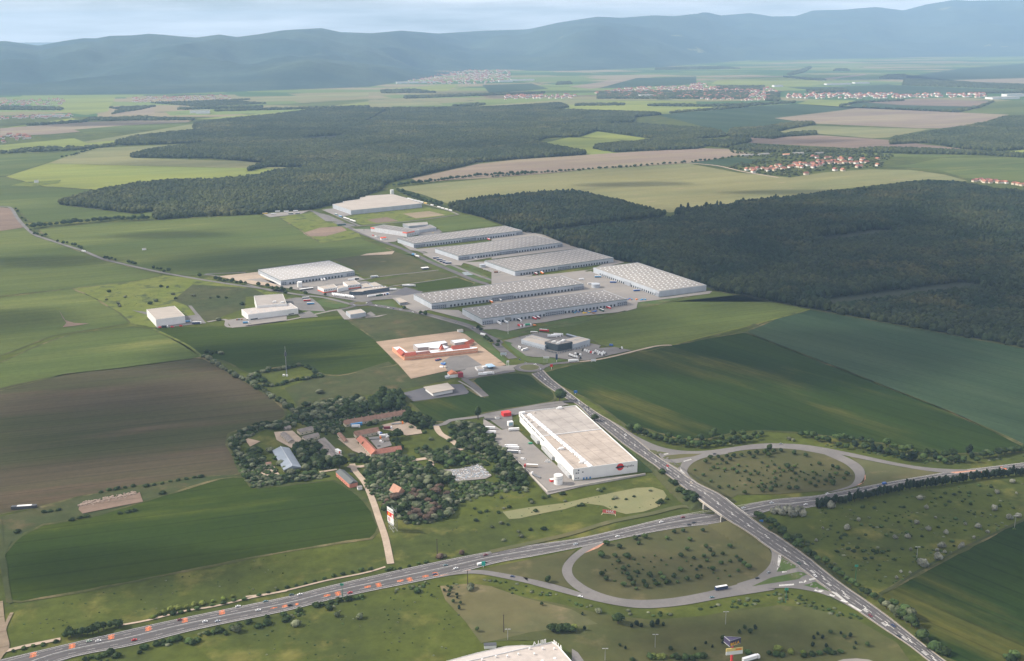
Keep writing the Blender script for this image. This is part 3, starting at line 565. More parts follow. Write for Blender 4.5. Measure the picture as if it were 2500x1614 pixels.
# ================================================================== AIR AND CLOUDS
hz = B().box(-30000, -1500, -1.2, 36000, 36000, 1290); mh = D.materials.new('haze_air'); mh.use_nodes = True; t = mh.node_tree; t.nodes.clear()
pv = t.nodes.new('ShaderNodeVolumePrincipled'); pv.inputs['Color'].default_value = (.45, .68, .97, 1); pv.inputs['Density'].default_value = 4.3e-5; pv.inputs['Anisotropy'].default_value = 0
mo = t.nodes.new('ShaderNodeOutputMaterial'); t.links.new(pv.outputs[0], mo.inputs['Volume']); mh.cycles.homogeneous_volume = True
tag(hz.ob('haze', mh), kind='stuff', label='thin blue summer haze over the plain')
def cloud_mat():
    m = D.materials.new('cloud_vapour'); m.use_nodes = True; t = m.node_tree; t.nodes.clear(); N = t.nodes.new; K = t.links.new
    tc = N('ShaderNodeTexCoord'); sx = N('ShaderNodeSeparateXYZ'); K(tc.outputs['Object'], sx.inputs[0]); cx = N('ShaderNodeCombineXYZ'); K(sx.outputs[0], cx.inputs[0]); K(sx.outputs[1], cx.inputs[1])
    ln = N('ShaderNodeVectorMath'); ln.operation = 'LENGTH'; K(cx.outputs[0], ln.inputs[0])
    g = N('ShaderNodeNewGeometry'); n = N('ShaderNodeTexNoise'); n.inputs['Scale'].default_value = .0035; n.inputs['Detail'].default_value = 4; K(g.outputs['Position'], n.inputs['Vector'])
    a = N('ShaderNodeMath'); a.operation = 'MULTIPLY_ADD'; a.inputs[1].default_value = .9; K(n.outputs['Fac'], a.inputs[0]); K(ln.outputs['Value'], a.inputs[2])
    r = N('ShaderNodeMapRange'); r.interpolation_type = 'SMOOTHSTEP'; r.inputs[1].default_value = 1.32; r.inputs[2].default_value = .80; r.inputs[3].default_value = 0; r.inputs[4].default_value = 1; K(a.outputs[0], r.inputs[0])
    oi = N('ShaderNodeObjectInfo'); se = N('ShaderNodeSeparateColor'); K(oi.outputs['Color'], se.inputs[0]); mu = N('ShaderNodeMath'); mu.operation = 'MULTIPLY'; K(r.outputs[0], mu.inputs[0]); K(se.outputs[0], mu.inputs[1])
    tr = N('ShaderNodeBsdfTransparent'); df = N('ShaderNodeBsdfTranslucent'); df.inputs[0].default_value = (.9, .9, .9, 1); d2 = N('ShaderNodeBsdfDiffuse'); d2.inputs[0].default_value = (.9, .9, .9, 1); ad = N('ShaderNodeMixShader')
    K(df.outputs[0], ad.inputs[1]); K(d2.outputs[0], ad.inputs[2]); mx = N('ShaderNodeMixShader'); K(mu.outputs[0], mx.inputs[0]); K(tr.outputs[0], mx.inputs[1]); K(ad.outputs[0], mx.inputs[2])
    o = N('ShaderNodeOutputMaterial'); K(mx.outputs[0], o.inputs[0]); return m
m_cloud = cloud_mat(); cl_me = [crown_mesh('cloud', 30 + k, m_cloud, 3, .22, 1, 1) for k in range(3)]
# each: where its shadow falls (photo pixel), half length and half width in metres, direction, thickness of the vapour
def cloud_over(px, py, hw, hh, dens, i=0):
    a, b_ = un(px - hw, py), un(px + hw, py); c, d = un(px, py - hh), un(px, py + hh)
    q = (c + d) / 2; q = Vector((un(px, py).x, q.y, 0)); return cloud_at(q, (b_ - a).length / 2, (c - d).length / 2, dens, i)
CH = 2100.0
CLW = ['shading the right forest', 'shading the bluish field', 'over the forest edge beside the halls', 'shading the nearest long halls', 'beyond the right picture edge', 'shading the brown crop', 'beyond the left picture edge', 'over the field behind the country road', 'shading the crop by the motorway', 'shading the old farm', 'over the field with the radio mast', 'shading the shrubby meadow', 'over the crop by the roundabout', 'over the lower meadow', 'over the upper loop', 'over the lower loop', 'small, over the upper left field', 'small, over the left field', 'over the oak forest', 'small, over the pale field', 'over the far woods', 'over the village field', 'over the far left woods', 'over the far brown field', 'over the far right plain', 'over the far left plain', 'over the far middle plain', 'over the large green crop']
def cloud_at(p, rx, ry, dens, i=0):
    q = p + SUNDIR * (CH / SUNDIR.z)
    o = ob('cloud', cl_me[i % 3], loc=tuple(q), rz=0, sc=(rx, ry, min(rx, ry) * .22)); o.color = (dens, dens, dens, 1)
    tag(o, f'flat fair-weather cloud high above the plain, {CLW[i]}', 'cloud', 'clouds above the plain'); return o

for i, c in enumerate([(2050, 660, 640, 190, .80), (1950, 880, 800, 100, .72), (1400, 620, 200, 50, .35), (1320, 790, 360, 75, .60), (2500, 780, 400, 200, .55),
 (300, 1040, 520, 130, .60), (0, 780, 230, 45, .75), (640, 640, 420, 45, .66), (350, 1390, 620, 90, .55), (760, 1060, 330, 100, .55), (620, 870, 330, 60, .60),
 (2250, 1350, 560, 230, .66), (1180, 930, 230, 50, .55), (1780, 1570, 420, 80, .55), (2080, 1190, 300, 60, .40), (1650, 1400, 330, 60, .35), (110, 640, 260, 22, .7), (420, 575, 230, 14, .6),
 (500, 400, 400, 16, .4), (1560, 450, 200, 10, .7), (1250, 360, 500, 30, .35), (1950, 470, 260, 9, .7), (700, 330, 400, 14, .4), (1900, 345, 300, 10, .45), (2100, 190, 500, 10, .7), (250, 302, 330, 8, .75), (1300, 225, 400, 5, .6), (1500, 905, 200, 40, .2)]):
    cloud_over(*c[:4], c[4], i)
# ================================================================== ROADS AND YARDS
asphalt = land('asphalt', (.112, .106, .108), (.135, .127, .126), (.085, .082, .088), scale=.03, stretch=(.2, 1.4), ang=22, fine=.09, fscale=.5, c3amt=(.55, .70), patch=.012)
asphalt_l = land('worn_light_asphalt', (.185, .175, .168), (.155, .148, .145), (.125, .12, .118), scale=.03, fine=.10, fscale=.4, c3amt=(.6, .72))
asphalt_d = land('dark_asphalt', (.105, .105, .118), (.12, .118, .13), None, scale=.03, fine=.07, fscale=.4)
concrete = land('concrete_yard', (.26, .24, .22), (.225, .21, .20), (.17, .165, .16), scale=.02, fine=.07, fscale=.3, ang=22, stretch=(.5, 1), c3amt=(.58, .72), patch=.02)
gravel = land('pale_gravel', (.42, .335, .26), (.36, .29, .225), (.30, .25, .20), scale=.05, fine=.14, fscale=.3)
paint = plain('white_road_paint', (.62, .61, .58), .7, vary=.22, scale=.4)
paint_o = plain('orange_road_paint', (.62, .17, .055), .7, vary=.25, scale=.4)
RZ = [0.46]
def rz_():
    RZ[0] += .004; return RZ[0]
mw_up = X('N -60,1625 / d 0,1532 830,1338 1350,1222 2156,1058 / e 600,983 1200,846 1700,743 2156,668 / f 700,610 1300,468 1640,403 1850,372 2156,322 / c 590,1112 900,1053 1200,998 1600,930 1850,900 2156,862 2400,835')
mw_lo = X('N 20,1690 / d 450,1542 1000,1427 1500,1302 2156,1167 / e 700,1067 1500,903 1900,802 2156,757 / f 640,692 1300,557 1770,492 2156,396 / g 430,406 900,318 / c 1100,1066 1400,1012 1800,955 2156,905 2400,880')
asph_mw = asphalt
strip2('motorway', mw_up, mw_lo, asph_mw, rz_(), 160, False)
up_w = resample([un(*p) for p in spline(mw_up, 5)], n=400); lo_w = resample([un(*p) for p in spline(mw_lo, 5)], n=400)
def between(f): return [a.lerp(b_, f) for a, b_ in zip(up_w, lo_w)]
tr_ = B()
for f in (.175, .225, .325, .375, .59, .635, .765, .81): ribbon(tr_, resample(between(f), step=14), .75, RZ[0] + .008, None, False)
tag(tr_.ob('tyre_track', land('tyre_darkened_asphalt', (.088, .084, .086), (.104, .098, .10), None, scale=.02, fine=.12, fscale=.3)), kind='structure')
mb = B()
for f, wd, ds in ((.035, .35, None), (.965, .35, None), (.475, .5, None), (.27, .22, (6, 12)), (.73, .22, (6, 12)), (.545, .22, None), (.13, .2, None), (.87, .2, None)):
    w = resample(between(f), step=3.0 if ds else 12); ribbon(mb, w, wd, rz_() + .02, ds, False)
tag(mb.ob('lane_marking', paint), kind='structure')
med = B(); ribbon(med, resample(between(.505), step=14), 2.6, rz_() + .02, None, False); tag(med.ob('central_reserve', asphalt_l), kind='structure')
bar = B(); w = resample(between(.505), step=12)
for a, b_ in zip(w, w[1:]):
    d = (b_ - a); l = d.length; an = math.atan2(d.y, d.x); c = (a + b_) / 2; bar.box(c.x - l / 2, c.y - .16, .5, c.x + l / 2, c.y + .16, 1.35, rz=an)
mwb = bar.ob('crash_barrier', plain('barrier_concrete', (.55, .53, .50), .7, vary=.15))
tag(mwb, 'pale concrete crash barrier along the middle of the motorway', 'barrier')
# orange warning stripes painted on the motorway: (photo window point, kind)
ob_ = B()
def stripes(px, py, n=4, ln=5.0, up=True):
    p = un(px, py); d = MD; nrm = Vector((-d.y, d.x, 0))
    for k in range(n):
        for s in (0, 1):
            c = p + nrm * (k - (n - 1) / 2) * 1.9
            a = c + d * (-ln / 2 + .4 * (k % 2)); e_ = c + d * (ln / 2 + .4 * (k % 2))
            if s == 0: q = [a + nrm * .45, a - nrm * .45, e_ - nrm * .45, e_ + nrm * .45]
            else: m_ = (a + e_) / 2; q = [m_ + d * .9 + nrm * .9, m_ - d * .1 + nrm * .9, m_ - d * .9 - nrm * .9, m_ + d * .1 - nrm * .9]
            z = .505 + .003 * s; ob_.quad(*[(v.x, v.y, z) for v in q])
for q in X('d 248,1497 541,1430 835,1362 1115,1300 1388,1237 1668,1177 / e 290,1124 692,1036 998,971 1232,930 1425,890 / c 1795,925 1995,905'): stripes(*q)
for q in X('e 382,1116 778,1030 / c 1840,938 2015,910'): stripes(*q, n=2, ln=3)
for q in X('e 210,1140 610,1050 915,985 1160,940 1350,905'): stripes(*q, n=2, ln=6)
tag(ob_.ob('warning_marking', paint_o), kind='structure')
for s in ('e 1450,903 1690,852 1700,862 1470,893', 'f 690,690 860,648 800,690 640,752', 'c 870,1045 740,1075 950,1010 955,960 965,950 965,985 935,1020', 'c 1600,932 1790,916 1830,928 1640,942'):
    sheet('faded_orange_marking', X(s), plain('faded_orange_paint', (.42, .22, .15), .8, vary=.3, scale=.3), .515)
# side road with bridge
west, east = WEST, EAST
strip2('side_road', west, east, asphalt, rz_(), 170)
strip2('slip_road', X('b 1195,540 1300,600 1400,665 1550,735 1700,770 1900,776 2156,742 / c 100,727 250,718 500,728 700,760'), X('b 1210,560 1300,625 1400,695 1480,760 1640,795 1900,800 2100,790 / c 0,775 250,755 450,765 650,800'), asphalt_l, rz_(), 60)
strip2('slip_road', X('c 660,752 900,800 1200,865 1450,903 1750,916 1950,900'), X('c 690,785 900,828 1200,888 1500,935 1700,942 1900,925'), asphalt_l, rz_(), 40)
strip2('slip_road', X('c 660,755 800,812 880,850 935,890 960,940 940,1000 880,1045 740,1080'), X('c 640,795 790,862 850,905 880,940 885,985 850,1035 760,1065 640,1095'), asphalt_l, rz_(), 50)
strip2('slip_road', X('L 960,100 650,160 480,212 400,250 350,320 330,390 390,470 480,560 600,650'), X('L 960,155 680,200 520,260 440,330 420,390 450,450 560,540 700,640 850,720'), asphalt_l, rz_(), 40)
strip2('slip_road', X('e 1440,917 1600,890 1750,887 1950,922 2156,967 / f 300,967 640,1057 900,1117 1150,1147 1450,1122 1750,1067 2156,1002 / g 200,1000 380,992 520,1010 700,1057 900,1167'), X('e 1460,905 1690,858 1850,868 2156,925 / f 200,905 450,960 600,1005 720,1045 900,1088 1150,1110 1400,1090 1700,1040 1880,997 2156,962 / g 150,985 300,968 400,962 520,975 700,1030 850,1110'), asphalt_l, rz_(), 110)
strip2('slip_road', X('f 690,685 600,750 540,820 530,880 570,950 650,1015 760,1062 950,1100 1150,1118 1400,1098 1700,1047 1900,1003 / g 50,985 150,947 260,905 310,830 325,760 280,700'), X('f 860,645 720,718 625,800 603,870 640,930 760,1008 950,1068 1150,1084 1400,1064 1700,1004 1980,929 / g 150,905 220,850 255,790 260,730 240,690 150,620'), asphalt_l, rz_(), 100)
junction = sheet('junction', X('L 20,130 200,118 500,128 900,110 900,160 640,200 500,250 380,300 335,390 300,440 100,250'), asphalt_l, rz_(), True, to=G)
sheet('junction', X('g 300,800 330,760 480,845 600,940 720,1030 700,1050 520,1005 380,990 200,998 0,1030 0,960 150,915 260,895'), asphalt_l, rz_(), True, to=G)
for s, m in (('L 95,205 150,178 350,160 620,155 500,192 300,220 120,226', dry), ('L 175,275 355,268 300,350', dry), ('L -110,110 0,113 165,145 -10,165', dry), ('g 335,768 462,843 295,872', lawn), ('g 110,982 250,918 400,885 500,878 525,895 450,930 250,960', lawn), ('g 495,972 590,948 700,1022 620,1000', lawn)):
    sheet('traffic_island', X(s), m, rz_() + .04, True, to=G, smooth_n=3 if len(s) > 60 else 0)
wl = smooth(resample([G(*p) for p in spline(west, 5)], n=170)); el = smooth(resample([G(*p) for p in spline(east, 5)], n=170)); wl = resample(wl, n=420); el = resample(el, n=420)
def bt(f): return smooth([a.lerp(b_, f) for a, b_ in zip(wl, el)], 12)
tr_ = B()
for f in (.12, .18, .32, .38, .62, .68, .82, .88): ribbon(tr_, resample(bt(f), step=6), .8, .545)
tag(tr_.ob('tyre_track', MATS['tyre_darkened_asphalt']), kind='structure')
mk = B()
for f, wd, ds in ((.05, .3, None), (.95, .3, None), (.5, .35, (9, 5)), (.27, .2, (5, 8)), (.73, .2, (5, 8))): ribbon(mk, resample(bt(f), step=2.2), wd, rz_() + .03, ds)
w = resample(bt(.5), step=4.0)
for i in range(30, len(w) - 8, 7):                                   # painted blocks between the lanes
    for k in range(2):
        seg = offset(w[i + k:i + k + 2], .9 - k * 1.8); ribbon(mk, resample(seg, n=2), .7, .60)
w = resample(bt(.34), step=6)
for i in range(int(len(w) * .78), len(w) - 2, 4):
    for k in range(5):
        p = w[i].lerp(w[i + 1], k / 5); d = (w[i + 1] - w[i]).normalized(); n_ = Vector((-d.y, d.x)); q = [p + n_ * 1.3, p - n_ * 1.3, p - n_ * 1.3 + d * .6, p + n_ * 1.3 + d * .6]
        mk.quad(*[(v.x, v.y, .60 + emb(v.x, v.y)) for v in q])
def hatch(s, n, wid=2.6):
    a, b_ = [G(*p) for p in X(s)]; d = (b_ - a).normalized(); n_ = Vector((-d.y, d.x, 0))
    for k in range(n):
        p = a.lerp(b_, (k + .5) / n); q = [p + n_ * wid / 2 + d * .8, p - n_ * wid / 2, p - n_ * wid / 2 + d * .7, p + n_ * wid / 2 + d * 1.5]
        mk.quad(*[(v.x, v.y, .61 + emb(v.x, v.y)) for v in q])
for s, n in (('M 400,370 480,345', 6), ('M 265,400 360,385', 6), ('M 0,440 200,425', 14), ('M 470,495 580,520', 8), ('M 650,555 735,578', 7), ('M 820,630 900,655', 8), ('M 930,680 1090,775', 14), ('M 40,262 130,245', 6), ('L 105,165 165,155', 5), ('L 365,260 470,232', 8), ('M 10,190 45,60', 0)): hatch(s, n)
for s in ('L 330,350 400,430 330,390 345,300', 'M 0,30 40,40 20,190 -20,260', 'M 700,520 760,520 900,640 860,640'):
    tag(sheet('worn_paint_area', X(s), plain('worn_white_paint', (.42, .41, .39), .8, vary=.25, scale=.3), .59, True, to=G), kind='structure')
tag(mk.ob('lane_marking', paint), kind='structure')
edge = B()
for f in (-.02, 1.02): ribbon(edge, resample(bt(f), step=6), .9, .55)
tag(edge.ob('verge_gravel', plain('verge_gravel', (.30, .25, .19), .9, vary=.2)), kind='structure')
# bridge
bi = [i for i, (a, b_) in enumerate(zip(wl, el)) if mdist(*((a + b_) / 2)) < 24 and ((a + b_) / 2 - Vector((AX[4][0], AX[4][1]))).length < 60]
br = empty('road_bridge', (wl[bi[0]].x, wl[bi[0]].y, 0)); tag(br, 'concrete bridge carrying the side road over the motorway', 'bridge'); o0 = Vector((wl[bi[0]].x, wl[bi[0]].y))
deck = B(); 
for i in bi[:-1]:
    for j, (pa, pb) in enumerate(((wl[i], wl[i + 1]), (el[i], el[i + 1]))): pass
    a, b_, c, d = wl[i] - o0, el[i] - o0, el[i + 1] - o0, wl[i + 1] - o0; z = emb(*wl[i]) + .40; z2 = emb(*wl[i + 1]) + .40
    deck.quad((a.x, a.y, z - 1.5), (d.x, d.y, z2 - 1.5), (d.x, d.y, z2), (a.x, a.y, z)); deck.quad((b_.x, b_.y, z), (c.x, c.y, z2), (c.x, c.y, z2 - 1.5), (b_.x, b_.y, z - 1.5))
    deck.quad((a.x, a.y, z - 1.5), (b_.x, b_.y, z - 1.5), (c.x, c.y, z2 - 1.5), (d.x, d.y, z2 - 1.5))
bc = plain('bridge_concrete', (.44, .42, .39), .8, vary=.15); deck.ob('deck', bc, br)
for side in (wl, el):
    rb = B()
    for i in bi[:-1]:
        a, c = side[i] - o0, side[i + 1] - o0; z = emb(*side[i]) + .45; rb.quad((a.x, a.y, z), (c.x, c.y, z), (c.x, c.y, z + 1.0), (a.x, a.y, z + 1.0))
        n_ = Vector((-(c - a).y, (c - a).x)).normalized() * .3; rb.quad((a.x + n_.x, a.y + n_.y, z), (c.x + n_.x, c.y + n_.y, z), (c.x + n_.x, c.y + n_.y, z + 1.0), (a.x + n_.x, a.y + n_.y, z + 1.0)); rb.quad((a.x, a.y, z + 1), (c.x, c.y, z + 1), (c.x + n_.x, c.y + n_.y, z + 1), (a.x + n_.x, a.y + n_.y, z + 1))
    rb.ob('parapet', bc, br)
mid = (wl[bi[len(bi) // 2]] + el[bi[len(bi) // 2]]) / 2; ang_m = math.atan2(MD.y, MD.x)
for off in (-17.2, 0, 17.2):
    n_ = Vector((-MD.y, MD.x)); rd = (wl[bi[-1]] - wl[bi[0]]).normalized(); s = off / rd.dot(n_); md0 = ((mid.x - MA.x) * MD.y - (mid.y - MA.y) * MD.x) * -1
    c = mid + rd * ((off - md0) / rd.dot(n_)) - o0; pb = B()
    if off: pb.box(c.x - 14, c.y - .8, 0, c.x + 14, c.y + .8, 6.2, rz=ang_m); pb.ob('abutment', bc, br)
    else:
        for k in (-8, 0, 8): B().box(c.x + k - .7, c.y - .5, 0, c.x + k + .7, c.y + .5, 6.2).ob('pier', bc, br)
# roundabout and estate roads
def ring(name, px, py, r0, r1, m, z, n=48):
    c = un(px, py); b_ = B()
    for i in range(n):
        a, d = 2 * math.pi * i / n, 2 * math.pi * (i + 1) / n
        b_.quad(*[(c.x + r * math.cos(t), c.y + r * math.sin(t), z) for r, t in ((r0, a), (r1, a), (r1, d), (r0, d))])
    return tag(b_.ob(name, m), kind='structure')
def rd_(s, w, m=asphalt, nm='road', step=8): o, wv = road(nm, X(s), w, m, rz_(), step); return wv
rd_('4 -300,470 0,477 80,487 130,560 190,630 260,688 350,720 500,770 640,815 780,872 1000,925 1230,975 1480,1020 1700,1055 1950,1090 2156,1120 / 5 200,952 400,985 600,1010 800,1060', 9, asphalt_l)
main_w = rd_('b 470,80 350,-20 / 5 1900,1340 1800,1290 1700,1232 1560,1185 1300,1120 1150,1095 1000,1070 880,1055', 15)
rd_('5 880,1040 1000,1010 1150,1000 1270,985', 10); rd_('5 620,1110 750,1090 850,1060', 9)
rd_('5 1810,905 1700,870 1560,810 1400,745 1200,650 1000,575 850,515 780,480', 13); rd_('5 1810,905 1900,960 1950,1000', 8)
rd_('5 480,350 560,380 700,440 790,485', 9); rd_('5 800,470 900,465 1050,450 1300,425 1600,382', 6, asphalt_l); rd_('5 1600,382 1500,345 1300,290 1180,250', 6, concrete); rd_('5 860,470 700,400 600,350', 7, asphalt_l)
rd_('5 1450,800 1280,820 1050,845 870,875', 6, asphalt_l); rd_('5 1590,848 1400,880 1150,915 1080,925', 5, asphalt_l); rd_('5 0,905 200,960', 6, asphalt_l)
rd_('5 0,820 -300,830 / 4 1640,1000 1960,1060 2100,1085', 6, asphalt_l); rd_('5 0,1225 300,1180 560,1125 680,1100', 6, concrete)
rd_('5 1150,590 1240,625 1300,655 1500,740 1640,800 1800,860 1880,885', 9, asphalt_l); rd_('5 1290,1120 1500,1180 1700,1235', 5, asphalt_l)
rd_('4 1560,1345 1700,1328 1740,1385 2156,1335 / 5 0,1222', 7, concrete)
rd_('b 690,150 760,120 830,118 960,105 1060,95 1200,70 1530,-10 / C 2386,670', 5, gravel); rd_('b 690,148 760,122 860,112 960,100', 9, asphalt)
rd_('b 480,170 350,190 200,215 90,235', 12); rd_('b 100,235 180,290 265,365', 10); rd_('b 60,250 150,300 235,370', 3, concrete)
rd_('b 480,160 400,165 300,160 200,160 80,180', 10, concrete)
rd_('b 940,405 850,405 700,425 500,460 300,495 200,520 0,545 / a 1810,570 1720,590', 8, asphalt_l)
rd_('H 1540,440 1600,540 1700,600 1800,670 1880,760', 8, gravel); rd_('H 1300,480 1100,490 1000,460', 9, gravel)
rd_('H 1750,810 1600,835 1400,870 1100,910 900,930 640,965 430,985 380,970', 7, gravel); rd_('H 1600,835 1500,870 1470,930 1480,960 1400,1010 1340,1130', 7, gravel)
rd_('e 800,60 820,110 900,210 960,350 1000,470 1050,620 1085,790 1090,812', 7, gravel); rd_('H 0,1050 230,1015', 4, gravel)
rd_('d -60,1500 0,1480 200,1430 455,1378', 4.5, gravel); rd_('d 900,1275 1050,1250 1150,1228 1400,1165 1600,1135 1900,1065 2156,1015', 2.6, gravel); rd_('e 0,1060 250,1025 600,940 900,880 1050,835', 2.4, gravel)
rd_('d -40,1540 0,1480 30,1440 0,1300 -20,1100', 9, soil_pink); rd_('d 60,1440 30,1320 90,1180', 3, soil_pink); rd_('d 70,1100 30,850 20,750 70,640', 5, rough_dark)
rd_('7 550,1248 300,1318 0,1395 / C 2386,668', 5, rough_yel, 'field_track'); rd_('7 550,1250 1300,1385 2156,1540 2400,1590', 7, rough_dark, 'field_track')
rd_('b 300,1535 600,1470 900,1400 1200,1310 1500,1250 1700,1200 1850,1180', 7, dry, 'bank_path'); rd_('6 1470,148 1700,170 1900,215 2156,258', 12, gravel, 'field_track')
rd_('8 1150,10 1400,130 1520,222', 5, rough_yel, 'field_track'); rd_('g 1070,1040 1160,995 1500,790 2156,480', 3, rough_dark, 'field_track')
rd_('d 0,460 20,740 40,820 60,1050 80,1110', 3.5, rough_dark, 'field_track')
ring('roundabout', 1293, 898, 0, 23.5, asphalt, rz_()); ring('roundabout_island', 1293, 898, 0, 14.5, dry, rz_() + .03); ring('roundabout_apron', 1293, 898, 14.5, 16.2, asphalt_l, rz_() + .03)
ring('roundabout', *X('5 865,1052')[0], 0, 22, asphalt, rz_()); ring('roundabout_island', *X('5 865,1050')[0], 0, 13, dry, rz_() + .03)
for s, m in [
 ('A 0,230 1060,70 1140,95 380,240 400,420 250,420 90,300 20,290', asphalt_l), ('A 0,280 30,300 240,430 420,400 1200,1110 1750,1050 2130,1010 2145,1030 1480,1140 850,1290 400,800 60,520 0,430', concrete),
 ('4 990,1255 1130,1295 1180,1390 1550,1352 1440,1220 1415,1220 1470,1290 1380,1300', asphalt_l), ('4 1700,1330 1745,1388 1880,1365 2156,1330 2156,1270 1830,1310', concrete),
 ('5 290,1020 380,1005 500,1010 560,1060 600,1110 400,1100 330,1060', asphalt_l), ('5 390,1130 480,1105 545,1150 420,1160', asphalt_l),
 ('4 1640,1000 1950,965 2050,1050 2156,1075 2156,1085 1900,1060', gravel), ('5 0,870 120,860 260,925 400,950 540,935 900,870 830,840 280,910', concrete),
 ('5 380,940 560,915 900,880 1090,930 1330,960 1300,1000 960,1025 880,1040 640,1000 460,970', asphalt_l), ('5 1080,985 1200,925 1330,965 1200,990', asphalt_d),
 ('5 800,490 1040,490 1200,555 1120,585 1050,590 960,560', concrete), ('5 1150,590 1240,650 1350,660 1560,760 1620,765 1640,740 2156,650 2156,560 1290,640', concrete), ('5 1300,560 1480,515 1450,490 1300,500', asphalt_l),
 ('5 1330,680 1430,655 1600,740 1500,765', concrete), ('5 1620,740 1700,760 1900,835 2040,860 2156,840 2156,780 1830,740 1790,735', concrete),
 ('6 0,690 230,655 400,690 530,745 660,790 560,800 0,870', concrete), ('6 0,940 200,1010 740,950 780,935 920,870 1000,895 700,960 850,1010 0,1080', concrete),
 ('6 560,1000 745,960 1270,1160 1620,1110 1660,1110 1640,1130 1100,1195 1090,1240 1020,1260 640,1200', concrete), ('6 0,1070 700,1040 880,1110 1020,1170 1095,1235 950,1270 640,1300 400,1345 0,1390', concrete),
 ('5 1100,1010 1260,980 1400,1090 1300,1120 1200,1080 1130,1035', concrete), ('5 1340,1090 1600,1100 1780,1220 1960,1260 2156,1220 2156,1150 1780,1200', concrete), ('5 1700,1230 1790,1245 2000,1240 2156,1215', concrete),
 ('5 680,1095 720,1095 790,1150 900,1160 1000,1140 1070,1130 1000,1150 770,1170 740,1170', concrete), ('5 900,1130 940,1110 980,1140 900,1160', asphalt_l),
 ('I 370,385 540,430 500,445 520,480 780,660 900,680 1260,690 1500,720 1580,735 1900,740 2386,630 2700,560 2386,500 2100,520 2140,470 1950,430 1500,300 1020,230', asphalt_l),
 ('B 95,295 1165,155 1280,195 1820,600 1690,630 1400,600 1040,680 560,785 400,600', sand), ('B 970,560 1080,490 1300,470 1500,600 1400,640 1100,690 1050,690', asphalt_l),
 ('B 460,970 740,900 1080,860 1240,855 1330,960 1300,985 590,1085', asphalt_d), ('B 1200,750 1300,640 1560,600 1700,620 1970,600 1900,650 1560,740 1300,770', concrete),
 ('H 820,420 1100,360 1200,400 1340,480 1360,530 1150,560 1000,500 840,480', gravel), ('H 240,600 490,590 700,830 640,840 440,760', gravel), ('H 640,580 900,560 960,690 770,740', concrete), ('H 1640,1010 1860,1000 2120,940 2280,1090 2200,1130 1800,1170 1740,1060', concrete),
 ('a 400,905 520,885 575,970 380,960', gravel), ('a 520,630 660,620 750,700 660,755 540,690', gravel), ('a 290,670 420,700 340,740', sand), ('a 840,690 900,670 1040,810 1010,820', concrete),
 ('d 600,360 1020,285 1050,268 1075,340 620,430 590,400', soil), ('4 445,1255 490,1330 560,1350 670,1355 560,1372 470,1382 500,1350 470,1310', soil),
 ('5 125,375 330,360 480,350 420,375 180,402', concrete), ('5 500,360 620,385 750,440 600,430', asphalt_l), ('5 720,440 830,460 760,480 650,440', asphalt_l), ('5 570,345 700,330 790,385 700,400', concrete),
 ('5 1620,815 1670,812 1710,835 1650,838', plain('pond_water', (.16, .19, .18), .15, vary=.1)), ('4 75,320 180,290 460,275 440,300 240,325', rough_yel), ('5 910,675 1120,655 1100,680 860,690', gravel)]:
    sheet('yard' if m is not gravel else 'gravel_area', X(s), m, rz_())
# ================================================================== BUILDINGS
w_white = plain('white_cladding', (.72, .72, .71), .5, vary=.05, scale=.1); w_grey = plain('pale_grey_cladding', (.40, .43, .47), .5, vary=.08, scale=.08, stretch=(1, 1, .2))
w_grey2 = plain('mid_grey_cladding', (.27, .29, .33), .5, vary=.08, scale=.08); r_grey = plain('grey_roof_membrane', (.215, .20, .19), .8, vary=.08, scale=.03); r_pale = plain('pale_roof_membrane', (.30, .28, .255), .7, vary=.10, scale=.04)
r_tan = plain('dusty_tan_roof_membrane', (.38, .315, .26), .8, vary=.16, scale=.04); r_warm = plain('cream_roof_membrane', (.38, .335, .29), .7, vary=.10, scale=.04, stretch=(1, 2, 1)); r_grey_d = plain('dull_roof_membrane', (.33, .30, .275), .8, vary=.10, scale=.05)
glass = plain('dark_glass', (.035, .055, .075), .12, vary=.1, spec=.6); dk = plain('dark_dock_curtain', (.03, .035, .045), .7); sk_m = plain('skylight_plastic', (.84, .85, .86), .3, vary=.03)
orange = plain('orange_red_panel', (.75, .10, .035), .5); red_tile = plain('red_roof_tiles', (.36, .085, .055), .8, vary=.18, scale=.5); old_tile = plain('old_brown_roof_tiles', (.26, .155, .115), .9, vary=.22, scale=.3)
salmon = plain('salmon_brickwork', (.62, .30, .19), .9, vary=.12, scale=.3); plaster = plain('old_cream_plaster', (.52, .46, .36), .9, vary=.15); asbestos = plain('weathered_fibre_cement', (.235, .205, .185), .9, vary=.18, scale=.2)
blue_tin = plain('blue_grey_tin_roof', (.23, .265, .31), .45, vary=.12, scale=.1); steel = plain('galvanised_steel', (.24, .25, .26), .4, .5, vary=.08); black_pl = plain('black_glass_panel', (.045, .06, .075), .25, vary=.15, scale=.3, spec=.5)
band = plain('dark_green_trim', (.045, .085, .080), .5); red_p = plain('bright_red_paint', (.62, .03, .03), .5); blue_p = plain('blue_paint', (.04, .16, .42), .5); dgrey = plain('charcoal_metal', (.07, .075, .085), .5)
sk_small = B().box(-1.0, -1.0, 0, 1.0, 1.0, .45).me('skylight', sk_m); sk_long = B().box(-.5, -4.5, 0, .5, 4.5, .45).me('skylight', plain('weathered_skylight', (.42, .42, .42), .5))
dock_me = B().box(-1.7, -.35, .9, 1.7, .12, 4.9).me('dock_door', dk); dockw_me = B().box(-2.0, -2.6, 0, 2.0, .1, 4.6).me('dock_shelter', plain('grey_dock_shelter', (.44, .45, .46), .6))
